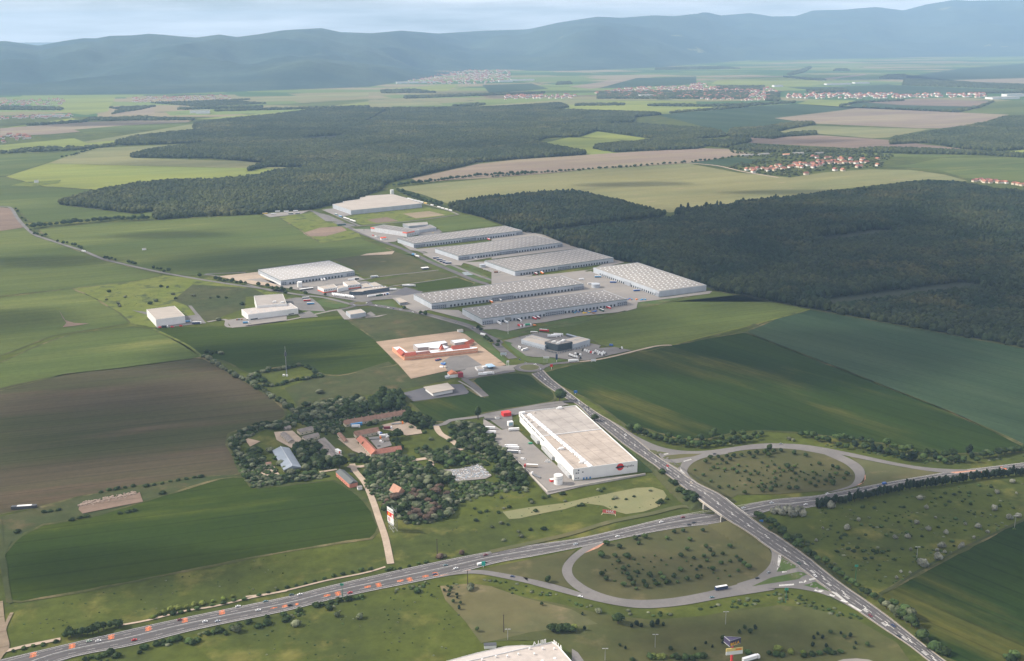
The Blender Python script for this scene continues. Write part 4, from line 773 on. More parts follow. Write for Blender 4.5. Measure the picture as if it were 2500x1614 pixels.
win_me = B().box(-.7, -.10, 0, .7, .10, 1.5).me('window', glass); winh_me = B().box(-.6, -.10, 0, .6, .10, 2.4).me('window', glass); gate_me = B().box(-2, -.12, 0, 2, .12, 4.4).me('roller_gate', plain('grey_roller_gate', (.30, .33, .37), .5))
def unfont(o):
    dg = bpy.context.evaluated_depsgraph_get(); me = D.meshes.new_from_object(o.evaluated_get(dg)); n = D.objects.new('lettering', me); link(n, o.parent); n.location = o.location; n.rotation_euler = o.rotation_euler
    D.objects.remove(o); return n
class Fr:
    def __init__(s, name, label, cat, pl, pr, pf, h, group=None):
        a, b_, c = un(*X(pl)[0], h), un(*X(pr)[0], h), un(*X(pf)[0], h); s.h = h; s.W = (b_ - a).length; s.az = math.atan2(b_.y - a.y, b_.x - a.x)
        v = Vector((-math.sin(s.az), math.cos(s.az), 0)); s.D = (c - b_).dot(v); s.o = Vector((a.x, a.y, 0)); s.root = empty(name, s.o, s.az); tag(s.root, label, cat, group)
    def l(s, px, py, z):
        p = un(px, py, z) - s.o; ca, sa = math.cos(-s.az), math.sin(-s.az); return (p.x * ca - p.y * sa, p.x * sa + p.y * ca)
    def lx(s, st, z): return [s.l(px, py, z) for px, py in X(st)]
    def shell(s, wm, rm, x0=0, y0=0, x1=None, y1=None, h=None, par=.6, zb=0, t=.4, trim=None):
        x1 = s.W if x1 is None else x1; y1 = s.D if y1 is None else y1; h = h or s.h
        b_ = B(); b_.box(x0, y0, zb, x1, y0 + t, h); b_.box(x0, y1 - t, zb, x1, y1, h); b_.box(x0, y0 + t, zb, x0 + t, y1 - t, h); b_.box(x1 - t, y0 + t, zb, x1, y1 - t, h); b_.ob('wall', wm, s.root)
        B().box(x0 + t, y0 + t, h - par - .3, x1 - t, y1 - t, h - par).ob('roof', rm, s.root)
        if trim:
            q = B(); q.box(x0 - .06, y0 - .06, h - 1.1, x1 + .06, y0 - .003, h - .15); q.box(x0 - .06, y0 - .002, h - 1.1, x0 - .003, y1, h - .15); q.ob('trim_band', trim, s.root)
        return s
    def put(s, me, x, y, z, rz=0, sc=None): return ob(me.name, me, s.root, (x, y, z), rz, sc)
    def text(s, txt, x, y, z, size, m, rz=0, flip=False, ext=.08):
        c = D.curves.new('lettering', 'FONT'); c.body = txt; c.size = size; c.extrude = ext; c.materials.append(m)
        o = D.objects.new('lettering', c); link(o, s.root); o.location = (x, y, z); o.rotation_euler = (R(90), 0, rz + (R(180) if flip else 0)); return unfont(o)
def hall(name, label, pl, pr, pf, h, skx, sky_, docks, wm=w_grey, rm=r_grey, trim=band, offs=(), longs=False, jit=0, inset=6):
    f = Fr(name, label, 'warehouse', pl, pr, pf, h); f.shell(wm, rm, trim=trim)
    nx_, ny_ = skx, sky_
    for i in range(nx_):
        for j in range(ny_):
            x = inset + (f.W - 2 * inset) * (i + .5) / nx_ + (jit if j % 2 else 0); y = 4 + (f.D - 8) * (j + .5) / ny_
            f.put(sk_long if longs else sk_small, x, y, h - .6)
    a, b_, st_ = docks; x = a * f.W; k = 0
    while x < b_ * f.W:
        if not any(o0_ * f.W - 2 < x < o1_ * f.W + 2 for o0_, o1_ in offs): f.put(dock_me, x, 0, 0)
        x += st_; k += 1
    for o0_, o1_ in offs:
        q = B(); q.box(o0_ * f.W, -.9, 0, o1_ * f.W, -.02, h * .68); q.ob('office_bay', w_grey2, f.root)
        n = max(3, int((o1_ - o0_) * f.W / 4)); 
        for zz in (1.4, 4.6):
            for i in range(n): f.put(win_me, o0_ * f.W + (o1_ - o0_) * f.W * (i + .5) / n, -.95, zz, sc=(1.6, 1, 1))
    return f
W1 = hall('warehouse', 'long grey warehouse nearest the orange-signed building, farthest of the parallel halls', '5 1262,600', '5 2080,500', '5 1942,465', 11, 24, 5, (.12, .93, 7.5), offs=[(0, .10), (.43, .56), (.94, 1)], longs=True)
W2 = hall('warehouse', 'long grey warehouse second from the far end of the parallel halls', '5 1598,693', '6 533,745', '6 340,693', 11, 24, 6, (.13, .93, 7.5), offs=[(0, .10), (.38, .54), (.95, 1)], longs=True)
W3 = hall('warehouse', 'deep grey warehouse with white and orange trailers, between the long halls and the forest', '6 177,962', '6 918,860', '6 660,790', 11, 20, 8, (.06, .94, 7), offs=[(.42, .55)], longs=True)
W4 = hall('warehouse', 'long grey warehouse beside the guarded yard gate, longest of the shaded halls', '5 1397,1050', '6 693,1055', '6 532,993', 12, 26, 6, (.12, .93, 7.5), offs=[(0, .09), (.38, .52), (.93, 1)], jit=3)
W5 = hall('warehouse', 'long grey warehouse nearest the dealership, with blue and timber stacks before it', '5 1777,1165', '6 1018,1170', '6 820,1105', 12, 24, 6, (.11, .92, 7.5), offs=[(0, .07), (.42, .55), (.93, 1)], jit=3)
W6 = Fr('warehouse', 'grey warehouse with white dotted skylights standing right against the dark forest', 'warehouse', '6 1262,1112', '6 1616,1065', '6 1080,897', 12); W6.shell(w_grey, r_pale)
for i in range(9):
    for j in range(17): W6.put(sk_small, 7 + (W6.W - 14) * (i + .5) / 9 + (2 if j % 2 else -2), 5 + (W6.D - 10) * (j + .5) / 17, 11.4, sc=1.25)
for j in range(28):
    y = 14 + j * 7.6
    if y < W6.D - 14 and not 100 < y < 125: W6.put(dock_me, 0, y, 0, R(-90))
q = B(); q.box(-1, .2, 0, -.02, 12, 8); q.ob('office_bay', w_grey2, W6.root); q = B(); q.box(-1, 101, 0, -.02, 124, 8); q.ob('office_bay', w_grey2, W6.root)
W7 = hall('warehouse', 'pale-roofed warehouse beside the road and white water tank, apart from the rest', '5 263,878', '5 817,803', '5 652,723', 11, 14, 8, (.12, .86, 7.2), w_grey, plain('white_roof_membrane', (.42, .40, .38), .6, vary=.06, scale=.05), offs=[(0, .07), (.89, 1)])
q = B(); q.box(-.8, 0, 1, -.02, W7.D * .9, 3.6); q.ob('loading_strip', w_white, W7.root)
def solid(name, label, cat, pts, h, wm, rm, group=None, par=.5, eave=0):
    """a building whose roof outline is read off at its own height"""
    w = [un(px, py, h) for px, py in X(pts)]; o = Vector((w[0].x, w[0].y, 0)); root = empty(name, o); tag(root, label, cat, group); p = [(v.x - o.x, v.y - o.y) for v in w]
    ar = sum(a[0] * c[1] - c[0] * a[1] for a, c in zip(p, p[1:] + p[:1]))
    if ar < 0: p = p[::-1]
    cx = sum(a for a, _ in p) / len(p); cy = sum(a for _, a in p) / len(p); b_ = B(); n = len(p)
    def ins(a, k): d = Vector((a[0] - cx, a[1] - cy)); l = d.length; d *= max(.2, (l - k) / l); return (cx + d.x, cy + d.y)
    wp = [ins(a, eave) for a in p]
    for i in range(n):
        a, c = wp[i], wp[(i + 1) % n]; b_.quad((*a, 0), (*c, 0), (*c, h - (.3 if eave else 0)), (*a, h - (.3 if eave else 0)))
        if not eave: a2, c2 = ins(p[i], .5), ins(p[(i + 1) % n], .5); b_.quad((*a, h), (*c, h), (*c2, h), (*a2, h)); b_.quad((*c2, h), (*c2, h - par - .1), (*a2, h - par - .1), (*a2, h))
    b_.ob('wall', wm, root); r = B(); rp2 = p if eave else [ins(a, .4) for a in p]
    if eave:
        r.poly([(*a, h) for a in rp2]); r.poly([(*a, h - .8) for a in rp2[::-1]])
        for i in range(n): a, c = rp2[i], rp2[(i + 1) % n]; r.quad((*a, h - .8), (*c, h - .8), (*c, h), (*a, h))
    else: r.poly([(*a, h - par) for a in rp2])
    r.ob('roof', rm, root); return root, o
FARH = solid('warehouse', 'huge cream-roofed warehouse with stepped edge below the far forest edge', 'warehouse', '5 652,303 740,288 730,282 860,265 858,252 900,248 900,240 1100,227 1140,237 1325,297 790,350', 13, w_grey, r_warm)
B().cyl(0, 0, 0, 14, 6, 20).ob('water_tank', w_white, None, tuple(un(*X('5 1100,228')[0])), smooth=False)
tag(D.objects['water_tank'], 'white water tank at the far corner of the cream-roofed warehouse', 'tank')
def roofmat(name, c, seam=12.0, az=22, stain=.25):
    m = plain(name, c, .85, vary=.10, scale=.04); t = m.node_tree; N = t.nodes.new; K = t.links.new; b_ = t.nodes['Principled BSDF']; hs_ = [n for n in t.nodes if n.type == 'HUE_SAT'][0]
    g = N('ShaderNodeNewGeometry'); mp = N('ShaderNodeMapping'); mp.inputs['Rotation'].default_value = (0, 0, -R(az)); K(g.outputs['Position'], mp.inputs['Vector']); sx = N('ShaderNodeSeparateXYZ'); K(mp.outputs[0], sx.inputs[0]); prev = None
    for ax_, w_ in ((0, seam), (1, seam * 2.1)):
        md = N('ShaderNodeMath'); md.operation = 'PINGPONG'; md.inputs[1].default_value = w_ / 2; K(sx.outputs[ax_], md.inputs[0]); mr = N('ShaderNodeMapRange'); mr.inputs[1].default_value = .25; mr.inputs[2].default_value = .9; mr.inputs[3].default_value = .80; mr.inputs[4].default_value = 1; K(md.outputs[0], mr.inputs[0])
        if prev: mu = N('ShaderNodeMath'); mu.operation = 'MULTIPLY'; K(prev, mu.inputs[0]); K(mr.outputs[0], mu.inputs[1]); prev = mu.outputs[0]
        else: prev = mr.outputs[0]
    st_ = N('ShaderNodeTexNoise'); st_.inputs['Scale'].default_value = .06; st_.inputs['Detail'].default_value = 8; st_.inputs['Roughness'].default_value = .7; K(mp.outputs[0], st_.inputs['Vector']); m4 = N('ShaderNodeMapRange'); m4.inputs[1].default_value = .42; m4.inputs[2].default_value = .68; m4.inputs[3].default_value = 1; m4.inputs[4].default_value = 1 - stain; K(st_.outputs['Fac'], m4.inputs[0])
    mu = N('ShaderNodeMath'); mu.operation = 'MULTIPLY'; K(prev, mu.inputs[0]); K(m4.outputs[0], mu.inputs[1]); mx_ = N('ShaderNodeMix'); mx_.data_type = 'RGBA'; mx_.blend_type = 'MULTIPLY'; mx_.inputs[0].default_value = 1; K(hs_.outputs[0], mx_.inputs[6]); K(mu.outputs[0], mx_.inputs[7]); K(mx_.outputs[2], b_.inputs['Base Color']); return m
# the white hall with the red round logo
E_ = Fr('logistics_hall', 'big white hall with a red round logo and the word logistika on its wall', 'warehouse', 'A 1197,950', 'A 2042,838', 'A 1088,120', 14.5)
r_tan = roofmat('seamed_tan_roof', (.44, .375, .32)); r_tan_shaded = roofmat('seamed_tan_roof_shaded', (.39, .355, .325), 16)  # far half: same roof greyed, cloud shade painted into its colour
E_.shell(w_white, r_tan, y1=E_.D * .545, par=1.0, t=.6); E_.shell(w_white, r_tan_shaded, y0=E_.D * .545 + .01, par=1.0, t=.6, h=14.4)
q = B(); q.box(-1.0, 0, 8, -.02, E_.D, 14.3); q.ob('fascia', w_white, E_.root)
vault = B(); n = 8; pr_ = []
for k in range(n + 1): t = math.pi * k / n; pr_.append((2.9 * math.cos(t), 1.5 * math.sin(t) + .3))
for k in range(n): vault.quad((pr_[k][0], -3.7, pr_[k][1]), (pr_[k][0], 3.7, pr_[k][1]), (pr_[k + 1][0], 3.7, pr_[k + 1][1]), (pr_[k + 1][0], -3.7, pr_[k + 1][1]))
vault.poly([(a, -3.7, b_) for a, b_ in pr_[::-1]]); vault.poly([(a, 3.7, b_) for a, b_ in pr_]); vme = vault.me('skylight', sk_m)
r0, r1 = E_.lx('A 1412,905 620,238', 14)
for k in range(20):
    t = (k + .0) / 19
    E_.put(vme, r0[0] + (r1[0] - r0[0]) * t, r0[1] + (r1[1] - r0[1]) * t, 13.4, math.atan2(r1[1] - r0[1], r1[0] - r0[0]) - R(90))
fan = B().box(-1.2, -1.2, 0, 1.2, 1.2, 1.4).box(-.5, -.5, 1.4, .5, .5, 1.9).me('roof_fan', plain('roof_fan_metal', (.50, .46, .42), .6))
for a in E_.lx('A 955,535 1035,605 1120,680 1195,755 1250,797 720,392 635,330 560,270 590,292 682,210 878,463', 13.5): E_.put(fan, a[0], a[1], 13.4)
roofu = B().box(-2.6, -2, 0, 2.6, 2, 2.6).box(-5, -1, 0, -3, 1, 1.6).me('roof_plant', w_white)
for a in E_.lx('A 1035,690 525,215 1320,865 1015,150', 13.6): E_.put(roofu, a[0], a[1], 13.4)
for g0, g1, n in (('A 550,500', 'A 640,590', 6), ('A 715,650', 'A 865,800', 9), ('A 968,880', 'A 1115,1040', 9)):
    a, c = E_.lx(g0, 4)[0], E_.lx(g1, 4)[0]
    for k in range(n): t = (k + .5) / n; E_.put(dockw_me, -1.0, a[1] + (c[1] - a[1]) * t, 0, R(-90))
for k in range(40):
    if k % 7 != 6: E_.put(win_me, -1.05, E_.D * (.50 + .48 * k / 40), 10.6, R(90), sc=(1.2, 1, 1))
for a, z in (((.07), 8.2), (.14, 8.6), (.035, 2), (.07, 2), (.04, 8.3)): E_.put(win_me, a * E_.W, -.05, z, sc=(1.1, 1, .9))
for k, xx in enumerate((.155, .20, .255)): B().box(xx * E_.W - .9, -.5, 0, xx * E_.W + .9, -.02, 2.6).ob('door', (plain('blue_door', (.10, .25, .48), .5)), E_.root)
cx_ = E_.W * .725; cz_ = 9.5
disc = B().tube([(cx_, -.16, cz_), (cx_, -.04, cz_)], 4.3, 32); disc.ob('logo_disc', red_p, E_.root)
eye = B(); pts = [(-6.2, -.3), (-4.8, -1.1), (-2.5, -1.5), (0, -1.6), (2.4, -1.2), (3.8, -.6), (5.6, -1.3), (5.0, 0), (5.6, 1.5), (3.8, .6), (2.2, 1.2), (0, 1.5), (-2.4, 1.3), (-4.4, .8)]
n_ = len(pts); eye.poly([(cx_ + x, -.30, cz_ + z) for x, z in pts]); eye.ob('logo_emblem', plain('near_black_paint', (.02, .015, .03), .5), E_.root)
E_.text('esa', cx_ - 2.2, -.42, cz_ - .8, 2.6, plain('logo_grey', (.16, .14, .17), .5)); E_.text('logistika', E_.W * .80, -.1, cz_ - 1.2, 3.5, plain('sign_charcoal', (.10, .09, .10), .5))
q = B(); cx2 = E_.W * .075; q.tube([(cx2, -.12, 12.1), (cx2, -.03, 12.1)], 1.0, 20); o = q.ob('round_badge', plain('badge_blue_grey', (.10, .11, .17), .4), E_.root)
ret = B(); rw = [un(px, py, 1) for px, py in X('A 400,800 850,1255 1480,1140 2145,1020')]
for a, c in zip(rw, rw[1:]):
    d = c - a; l = d.length; m_ = (a + c) / 2; ret.box(m_.x - l / 2, m_.y - .3, 0, m_.x + l / 2, m_.y + .3, 2.6, rz=math.atan2(d.y, d.x))
tag(ret.ob('retaining_wall', w_grey2 if False else plain('pale_concrete_wall', (.50, .46, .42), .8)), 'low pale concrete wall round the yard of the white logistika hall', 'wall')
def tank(px, py, r, h, label, m=w_white, extra=None):
    p = un(px, py); t_ = empty('storage_tank', p); tag(t_, label, 'tank'); B().cyl(0, 0, 0, h, r, 28).ob('shell', m, t_, smooth=False)
    B().cyl(0, 0, h - .2, h + .35, r + .15, 28).ob('rim', m, t_); B().cyl(0, 0, h * .66, h * .66 + .25, r + .12, 28).ob('band', steel, t_)
    l_ = B(); [l_.box(r + .1, -.3 + .5 * k, 0, r + .2, -.2 + .5 * k, h) for k in (0, 1)]; [l_.box(r + .1, -.25, z / 2, r + .16, .25, z / 2 + .06) for z in range(1, int(h * 2))]; l_.ob('ladder', steel, t_); return t_
tank(*X('A 992,1150')[0], 5.0, 11.0, 'white cylindrical sprinkler tank on the yard of the logistika hall'); tank(*X('E 715,550')[0], 5.2, 11, 'white water tank beside the pale-roofed warehouse'); tank(*X('6 783,1085')[0], 8.5, 8, 'wide pale tank between the shaded grey warehouses', w_grey); tank(*X('5 1780,780')[0], 6.5, 7, 'short pale tank beside the hall with the orange sign', w_grey)
def box_thing(name, label, cat, s, w, d, h, m, az=22, parts=None, group=None, z=.45):
    p = un(*X(s)[0]); p.z = z; o = empty(name, p, R(az)); tag(o, label, cat, group); B().box(-w / 2, -d / 2, 0, w / 2, d / 2, h).ob('body', m, o)
    for nm, b_, mm_ in parts or (): b_.ob(nm, mm_, o)
    return o
box_thing('pump_house', 'small red pump house beside the white storage tank', 'shed', 'A 912,1120', 5, 4, 3, red_p, parts=[('roof', B().box(-2.7, -2.2, 3, 2.7, 2.2, 3.2), w_white)])
box_thing('red_kiosk', 'bright red square shed by the entrance of the logistika hall', 'shed', 'A 303,245', 11, 9, 5, red_p, parts=[('roof', B().box(-5.7, -4.7, 5, 5.7, 4.7, 5.3), plain('red_roof_sheet', (.55, .04, .04), .5))])
box_thing('gatehouse', 'small white gatehouse by the yard entrance of the logistika hall', 'hut', 'A 185,290', 5, 4, 3.2, w_white, parts=[('roof', B().box(-2.8, -2.3, 3.2, 2.8, 2.3, 3.5), r_grey)])
box_thing('stair_tower', 'white and glazed entrance block against the logistika hall', 'annexe', 'A 357,380', 7, 5, 6, w_white, parts=[('glazing', B().box(-2.6, -2.6, 1, 2.6, -2.52, 5), plain('pale_blue_glass', (.25, .38, .45), .2))])
# orange-signed hall
Oh = Fr('trade_hall', 'grey trade hall with an orange-red sign on its corner', 'warehouse', 'D 1262,690', 'D 1430,655', 'D 1100,560', 12); Oh.shell(plain('light_cladding', (.52, .53, .55), .5), r_grey, par=.5)
for k in range(9): Oh.put(sk_long, Oh.W * .5, Oh.D * (.08 + .1 * k), 11.5, R(90), sc=(1, 1.4, 1))
q = B(); q.box(-.5, -.5, 9.0, Oh.W * .62, -.02, 11.8); q.box(-.5, -.02, 9.0, -.02, 14, 11.8); q.ob('sign_panel', orange, Oh.root); q = B(); q.box(-.5, Oh.D - 14, 9.0, -.02, Oh.D, 11.8); q.ob('sign_panel', orange, Oh.root)
for k in range(8): Oh.put(winh_me, 2 + (Oh.W - 4) * k / 7, -.05, 1.5, sc=(.7, 1, 1.6))
solid('trade_annexe', 'lower grey annexe behind the orange-signed hall', 'building', 'D 1300,640 1500,610 1570,585 1655,625 1430,660', 8, w_grey, r_grey); solid('trade_annexe', 'narrow grey back wing of the orange-signed hall', 'building', 'D 1210,572 1380,560 1535,550 1545,585 1290,608', 9, w_grey2, r_pale)
box_thing('corner_shop', 'small white pavilion with orange-red band by the orange-signed hall', 'kiosk', 'D 955,790', 13, 9, 6, w_white, parts=[('fascia', B().box(-6.7, -4.7, 4.4, 6.7, 4.7, 6.2), orange)])
box_thing('red_container', 'red container at the back corner of the orange-signed hall', 'container', 'D 935,640', 12, 3, 4, orange, parts=[('door', B().box(-6.1, -1.2, .3, -6.0, 1.2, 3.6), red_p)])
box_thing('guard_building', 'low dark green building by the far car park', 'building', 'D 400,600', 22, 10, 4, plain('dark_green_cladding', (.05, .12, .09), .5), parts=[('roof', B().box(-11.5, -5.5, 4, 11.5, 5.5, 4.5), dgrey)])
# dealership with the black corner
I1 = Fr('dealership', 'truck dealership with a black glazed corner block', 'showroom', 'I 690,360', 'I 1120,470', 'I 1300,400', 8)
I1 = solid('dealership_wing', 'long grey workshop wing left of the black corner block', 'workshop', 'I 690,360 880,275 1280,385 1120,470', 8, w_grey, r_warm)
COL.objects.unlink(D.objects['dealership']); D.objects.remove(D.objects['dealership'])
I2 = solid('dealership_wing', 'grey workshop wing right of the black corner block', 'workshop', 'I 1625,455 1420,370 1720,305 1945,360', 8, w_grey, r_warm)
I3 = solid('dealership', 'black glazed corner block of the truck dealership', 'showroom', 'I 1118,405 1330,350 1625,405 1350,460', 12, black_pl, r_grey)
def wallrow(root_o, a, c, n, me, z, off=.15, sc=None):
    root, o = root_o; pa, pc = [un(*X(s_)[0], z) - o for s_ in (a, c)]; d = pc - pa; az = math.atan2(d.y, d.x)
    for k in range(n):
        p = pa.lerp(pc, (k + .5) / n); nv = Vector((math.sin(az), -math.cos(az), 0)) * off
        ob(me.name, me, root, (p.x + nv.x, p.y + nv.y, z), az, sc)
wallrow(I1, 'I 700,452', 'I 1115,562', 9, gate_me, .3, .3); wallrow(I2, 'I 1640,560', 'I 1940,480', 6, gate_me, .3, .3); wallrow(I3, 'I 1125,570', 'I 1350,625', 9, winh_me, 1.2, .3); wallrow(I3, 'I 1360,625', 'I 1620,560', 9, winh_me, 1.2, .3); wallrow(I3, 'I 1125,490', 'I 1350,540', 9, winh_me, 6.0, .3); wallrow(I3, 'I 1360,540', 'I 1620,480', 9, winh_me, 6.0, .3)
for q_, z in (('I 860,320', 8), ('I 1000,352', 8), ('I 1080,372', 8), ('I 1650,378', 8), ('I 1740,350', 8)):
    p = un(*X(q_)[0], z) - I1[1]; ob('skylight', sk_long, I1[0] if '16' not in q_ and '17' not in q_ else I1[0], (p.x, p.y, 7.6), R(60 if z and '16' not in q_ and '17' not in q_ else -68), (1.4, 2, 1))
for q_ in ('I 1290,405', 'I 1370,425', 'I 1440,395', 'I 1460,380'): p = un(*X(q_)[0], 12.4) - I3[1]; ob('roof_plant', roofu, I3[0], (p.x, p.y, 11.5), R(20), .9)
cp = solid('carport', 'open shelter with a blue-grey roof behind the dealership', 'shelter', 'I 1500,265 1530,255 1710,305 1680,315', 4.5, dgrey, blue_tin, eave=1.2)
# showroom complex with the red plinth
wred = plain('red_plinth', (.62, .12, .07), .6)
for lab, s, hh in (('white flat building with an orange-red plinth, left half of the showroom pair', 'T 690,545 1050,490 1130,560 830,605', 9), ('white flat building with an orange-red plinth, right half of the showroom pair', 'T 1260,440 1520,400 1650,485 1370,520', 9)):
    r_ = solid('showroom', lab, 'showroom', s, hh, w_white, r_warm); p = un(*X('T ' + s.split()[4])[0], hh) - r_[1]
    w = [un(*q_, hh) - r_[1] for q_ in X(s)]; pl_ = B()
    for a, c in ((w[0], w[3]), (w[3], w[2])):
        d = c - a; l = d.length; m_ = (a + c) / 2; pl_.box(m_.x - l / 2, m_.y - .2, 0, m_.x + l / 2, m_.y + .2, 3.0, rz=math.atan2(d.y, d.x))
    pl_.ob('plinth', wred, r_[0]); c_ = sum(w, Vector()) / 4; ob('skylight', sk_long, r_[0], (c_.x, c_.y, 8.6), R(50), (1.6, 1.4, 1))
    d = w[2] - w[3]; az = math.atan2(d.y, d.x)
    for k in range(8): p = w[3].lerp(w[2], (k + .5) / 8); ob('window', win_me, r_[0], (p.x + math.sin(az) * .2, p.y - math.cos(az) * .2, 5.0), az, (1, 1, 1.4))
solid('showroom_link', 'round-cornered white entrance block between the two red-plinth showrooms', 'building', 'T 1095,545 1190,520 1260,515 1380,545 1240,570 1140,600', 8, w_white, r_warm)
bs = solid('black_showroom', 'dark angular showroom with tall white gates beside the red-plinth pair', 'showroom', 'T 1400,665 1600,600 2080,535 2300,565 1740,640 1700,660', 8, plain('anthracite_cladding', (.075, .095, .125), .5), r_warm)
wallrow(bs, 'T 1960,690', 'T 2300,640', 6, B().box(-1.3, -.1, 0, 1.3, .1, 5.5).me('white_gate', w_white), .3, .3)
for q_ in ('T 1940,577', 'T 2010,570', 'T 2075,562', 'T 2140,552', 'T 2210,543'): p = un(*X(q_)[0], 8) - bs[1]; ob('skylight', sk_small, bs[0], (p.x, p.y, 7.6), R(20), 1.3)
solid('flat_hall', 'flat pale-roofed hall behind the dark angular showroom, left one', 'building', 'T 1640,490 1780,462 1920,545 1700,570', 5, w_grey, r_warm); solid('flat_hall', 'flat pale-roofed hall behind the dark angular showroom, right one', 'building', 'T 1840,475 1970,442 2140,520 1950,545', 5, w_grey, r_warm)
solid('bike_shed', 'long low dark shelter with a white edge by the white tank', 'shelter', 'T 285,595 580,560 600,568 300,608', 4, dgrey, w_white, eave=.6)
SH = B()
A1 = Fr('hall_pair', 'tall white hall with a grey speckled roof, back half of the pair by the trees', 'warehouse', 'E 145,795', 'E 540,765', 'E 385,642', 15); A1.shell(w_white, r_grey_d, y1=A1.D)
for a in A1.lx('E 385,745 490,750', 15): A1.put(roofu, a[0], a[1], 14.4)
A2 = Fr('hall_pair', 'long white hall with slanted white skylights, front half of the pair by the trees', 'warehouse', 'E 30,912', 'E 692,826', 'E 560,762', 11); A2.shell(w_white, plain('roof_warm_grey', (.45, .41, .38), .7, vary=.1, scale=.1), par=.3)
for a in A2.lx('E 68,875 160,870 243,855 330,843 418,832 505,823 590,813', 11): A2.put(sk_long, a[0], a[1], 10.7, 0, (1.5, 1.6, 1))
q = B(); q.box(4, -.1, .8, 17, -.02, 2.6); q.ob('window_band', glass, A2.root); q = B(); q.box(A2.W * .80, -.1, .8, A2.W * .91, -.02, 2.6); q.ob('window_band', glass, A2.root)
A3 = Fr('white_hall', 'square white hall alone among the weedy fields at left', 'warehouse', '4 1172,1325', '4 1390,1297', '4 1330,1220', 14); A3.shell(w_white, r_warm)
solid('office_block', 'low grey office by the small roundabout with a pale forecourt', 'office', 'E 1325,865 1520,835 1590,880 1385,912', 8, w_grey, r_warm)
solid('gate_canopy', 'flat pale canopy over the lorry gate', 'canopy', 'E 1985,700 2040,690 2150,740 2040,755', 6, w_grey2, r_warm, eave=2.5)
C1 = solid('car_wash', 'white single-storey building under one wide overhanging pale roof', 'building', 'B 725,893 1045,838 1138,918 840,975', 6.5, w_white, r_warm, eave=3)
# mall under construction
def gablew(root, o, s, wd, z0, z1, m, name='roof', hip=0):
    a, c = [un(*q_, z0) - o for q_ in X(s)]; d = c - a; l = d.length; az = math.atan2(d.y, d.x); b_ = B().gable(0, -wd / 2, 0, l, wd / 2, z1 - z0, 'x', hip); return ob(name, b_.me(name, m), root, (a.x, a.y, z0), az)
Q1 = solid('shopping_centre', 'half-finished salmon shopping centre with red tiled roofs', 'shopping centre', 'Q 150,400 290,385 470,500 930,465 1250,430 1750,385 1930,400 1920,425 400,590', 8, salmon, plain('white_membrane', (.66, .69, .73), .5, vary=.05))
qs = [un(*q_, 8) - Q1[1] for q_ in X('Q 400,590 1920,425')]
cor = B(); d = qs[1] - qs[0]; l = d.length; m_ = (qs[0] + qs[1]) / 2; cor.box(m_.x - l / 2, m_.y - .35, 4.2, m_.x + l / 2, m_.y + .35, 5.0, rz=math.atan2(d.y, d.x)); cor.ob('cornice', plain('cream_stone', (.60, .50, .38), .8), Q1[0])
wallrow(Q1, 'Q 440,650', 'Q 1900,470', 36, winh_me, 1.0, .25); wallrow(Q1, 'Q 1230,495', 'Q 1720,435', 14, win_me, 5.6, .25, (.8, 1, 1)); wallrow(Q1, 'Q 160,450', 'Q 370,640', 9, win_me, 1.5, .25)
gablew(*Q1, 'Q 300,480 395,575', 11, 7.9, 12.5, red_tile); gablew(*Q1, 'Q 400,575 640,548', 11, 7.9, 12, red_tile); gablew(*Q1, 'Q 640,548 925,510', 9, 7.9, 10.5, plain('bare_roof_battens', (.22, .09, .075), .9, vary=.2)); gablew(*Q1, 'Q 1135,455 1220,445', 11, 7.9, 16, red_tile, hip=4.5); gablew(*Q1, 'Q 1390,440 1745,400', 11, 7.9, 13, red_tile)
solid('mall_hall', 'white-roofed inner hall of the unfinished shopping centre, middle', 'hall', 'Q 585,345 1240,265 1300,310 1150,340 1340,400 1220,440 930,420 900,400 680,415', 9, plain('grey_blockwork', (.35, .33, .33), .9), plain('white_membrane', (.7, .7, .7)))
solid('mall_hall', 'white-roofed right hall of the unfinished shopping centre', 'hall', 'Q 1360,262 1650,225 1760,275 1450,320', 6, plain('grey_blockwork', (.35, .33, .33), .9), plain('white_membrane', (.7, .7, .7)))
o_, oo = solid('mall_wing', 'red-roofed end wing of the unfinished shopping centre', 'building', 'Q 1690,320 1790,260 1840,290 1750,345', 5, salmon, red_tile); gablew(o_, oo, 'Q 1700,335 1815,275', 11, 5, 9, red_tile)
ptl = B(); p = un(*X('Q 1188,575')[0]) - Q1[1]; ptl.box(p.x - 6, p.y - 1.2, 0, p.x + 6, p.y - .2, 9, rz=R(18)); ptl.ob('portal', plain('cream_stone', (.6, .5, .38)), Q1[0]); ob('gateway', B().tube([(0, -.2, 2.6), (0, .1, 2.6)], 2.4, 16).box(-2.4, -.2, 0, 2.4, .1, 2.6).me('gateway', dk), Q1[0], (p.x + .4, p.y - 1.4, 0), R(18))
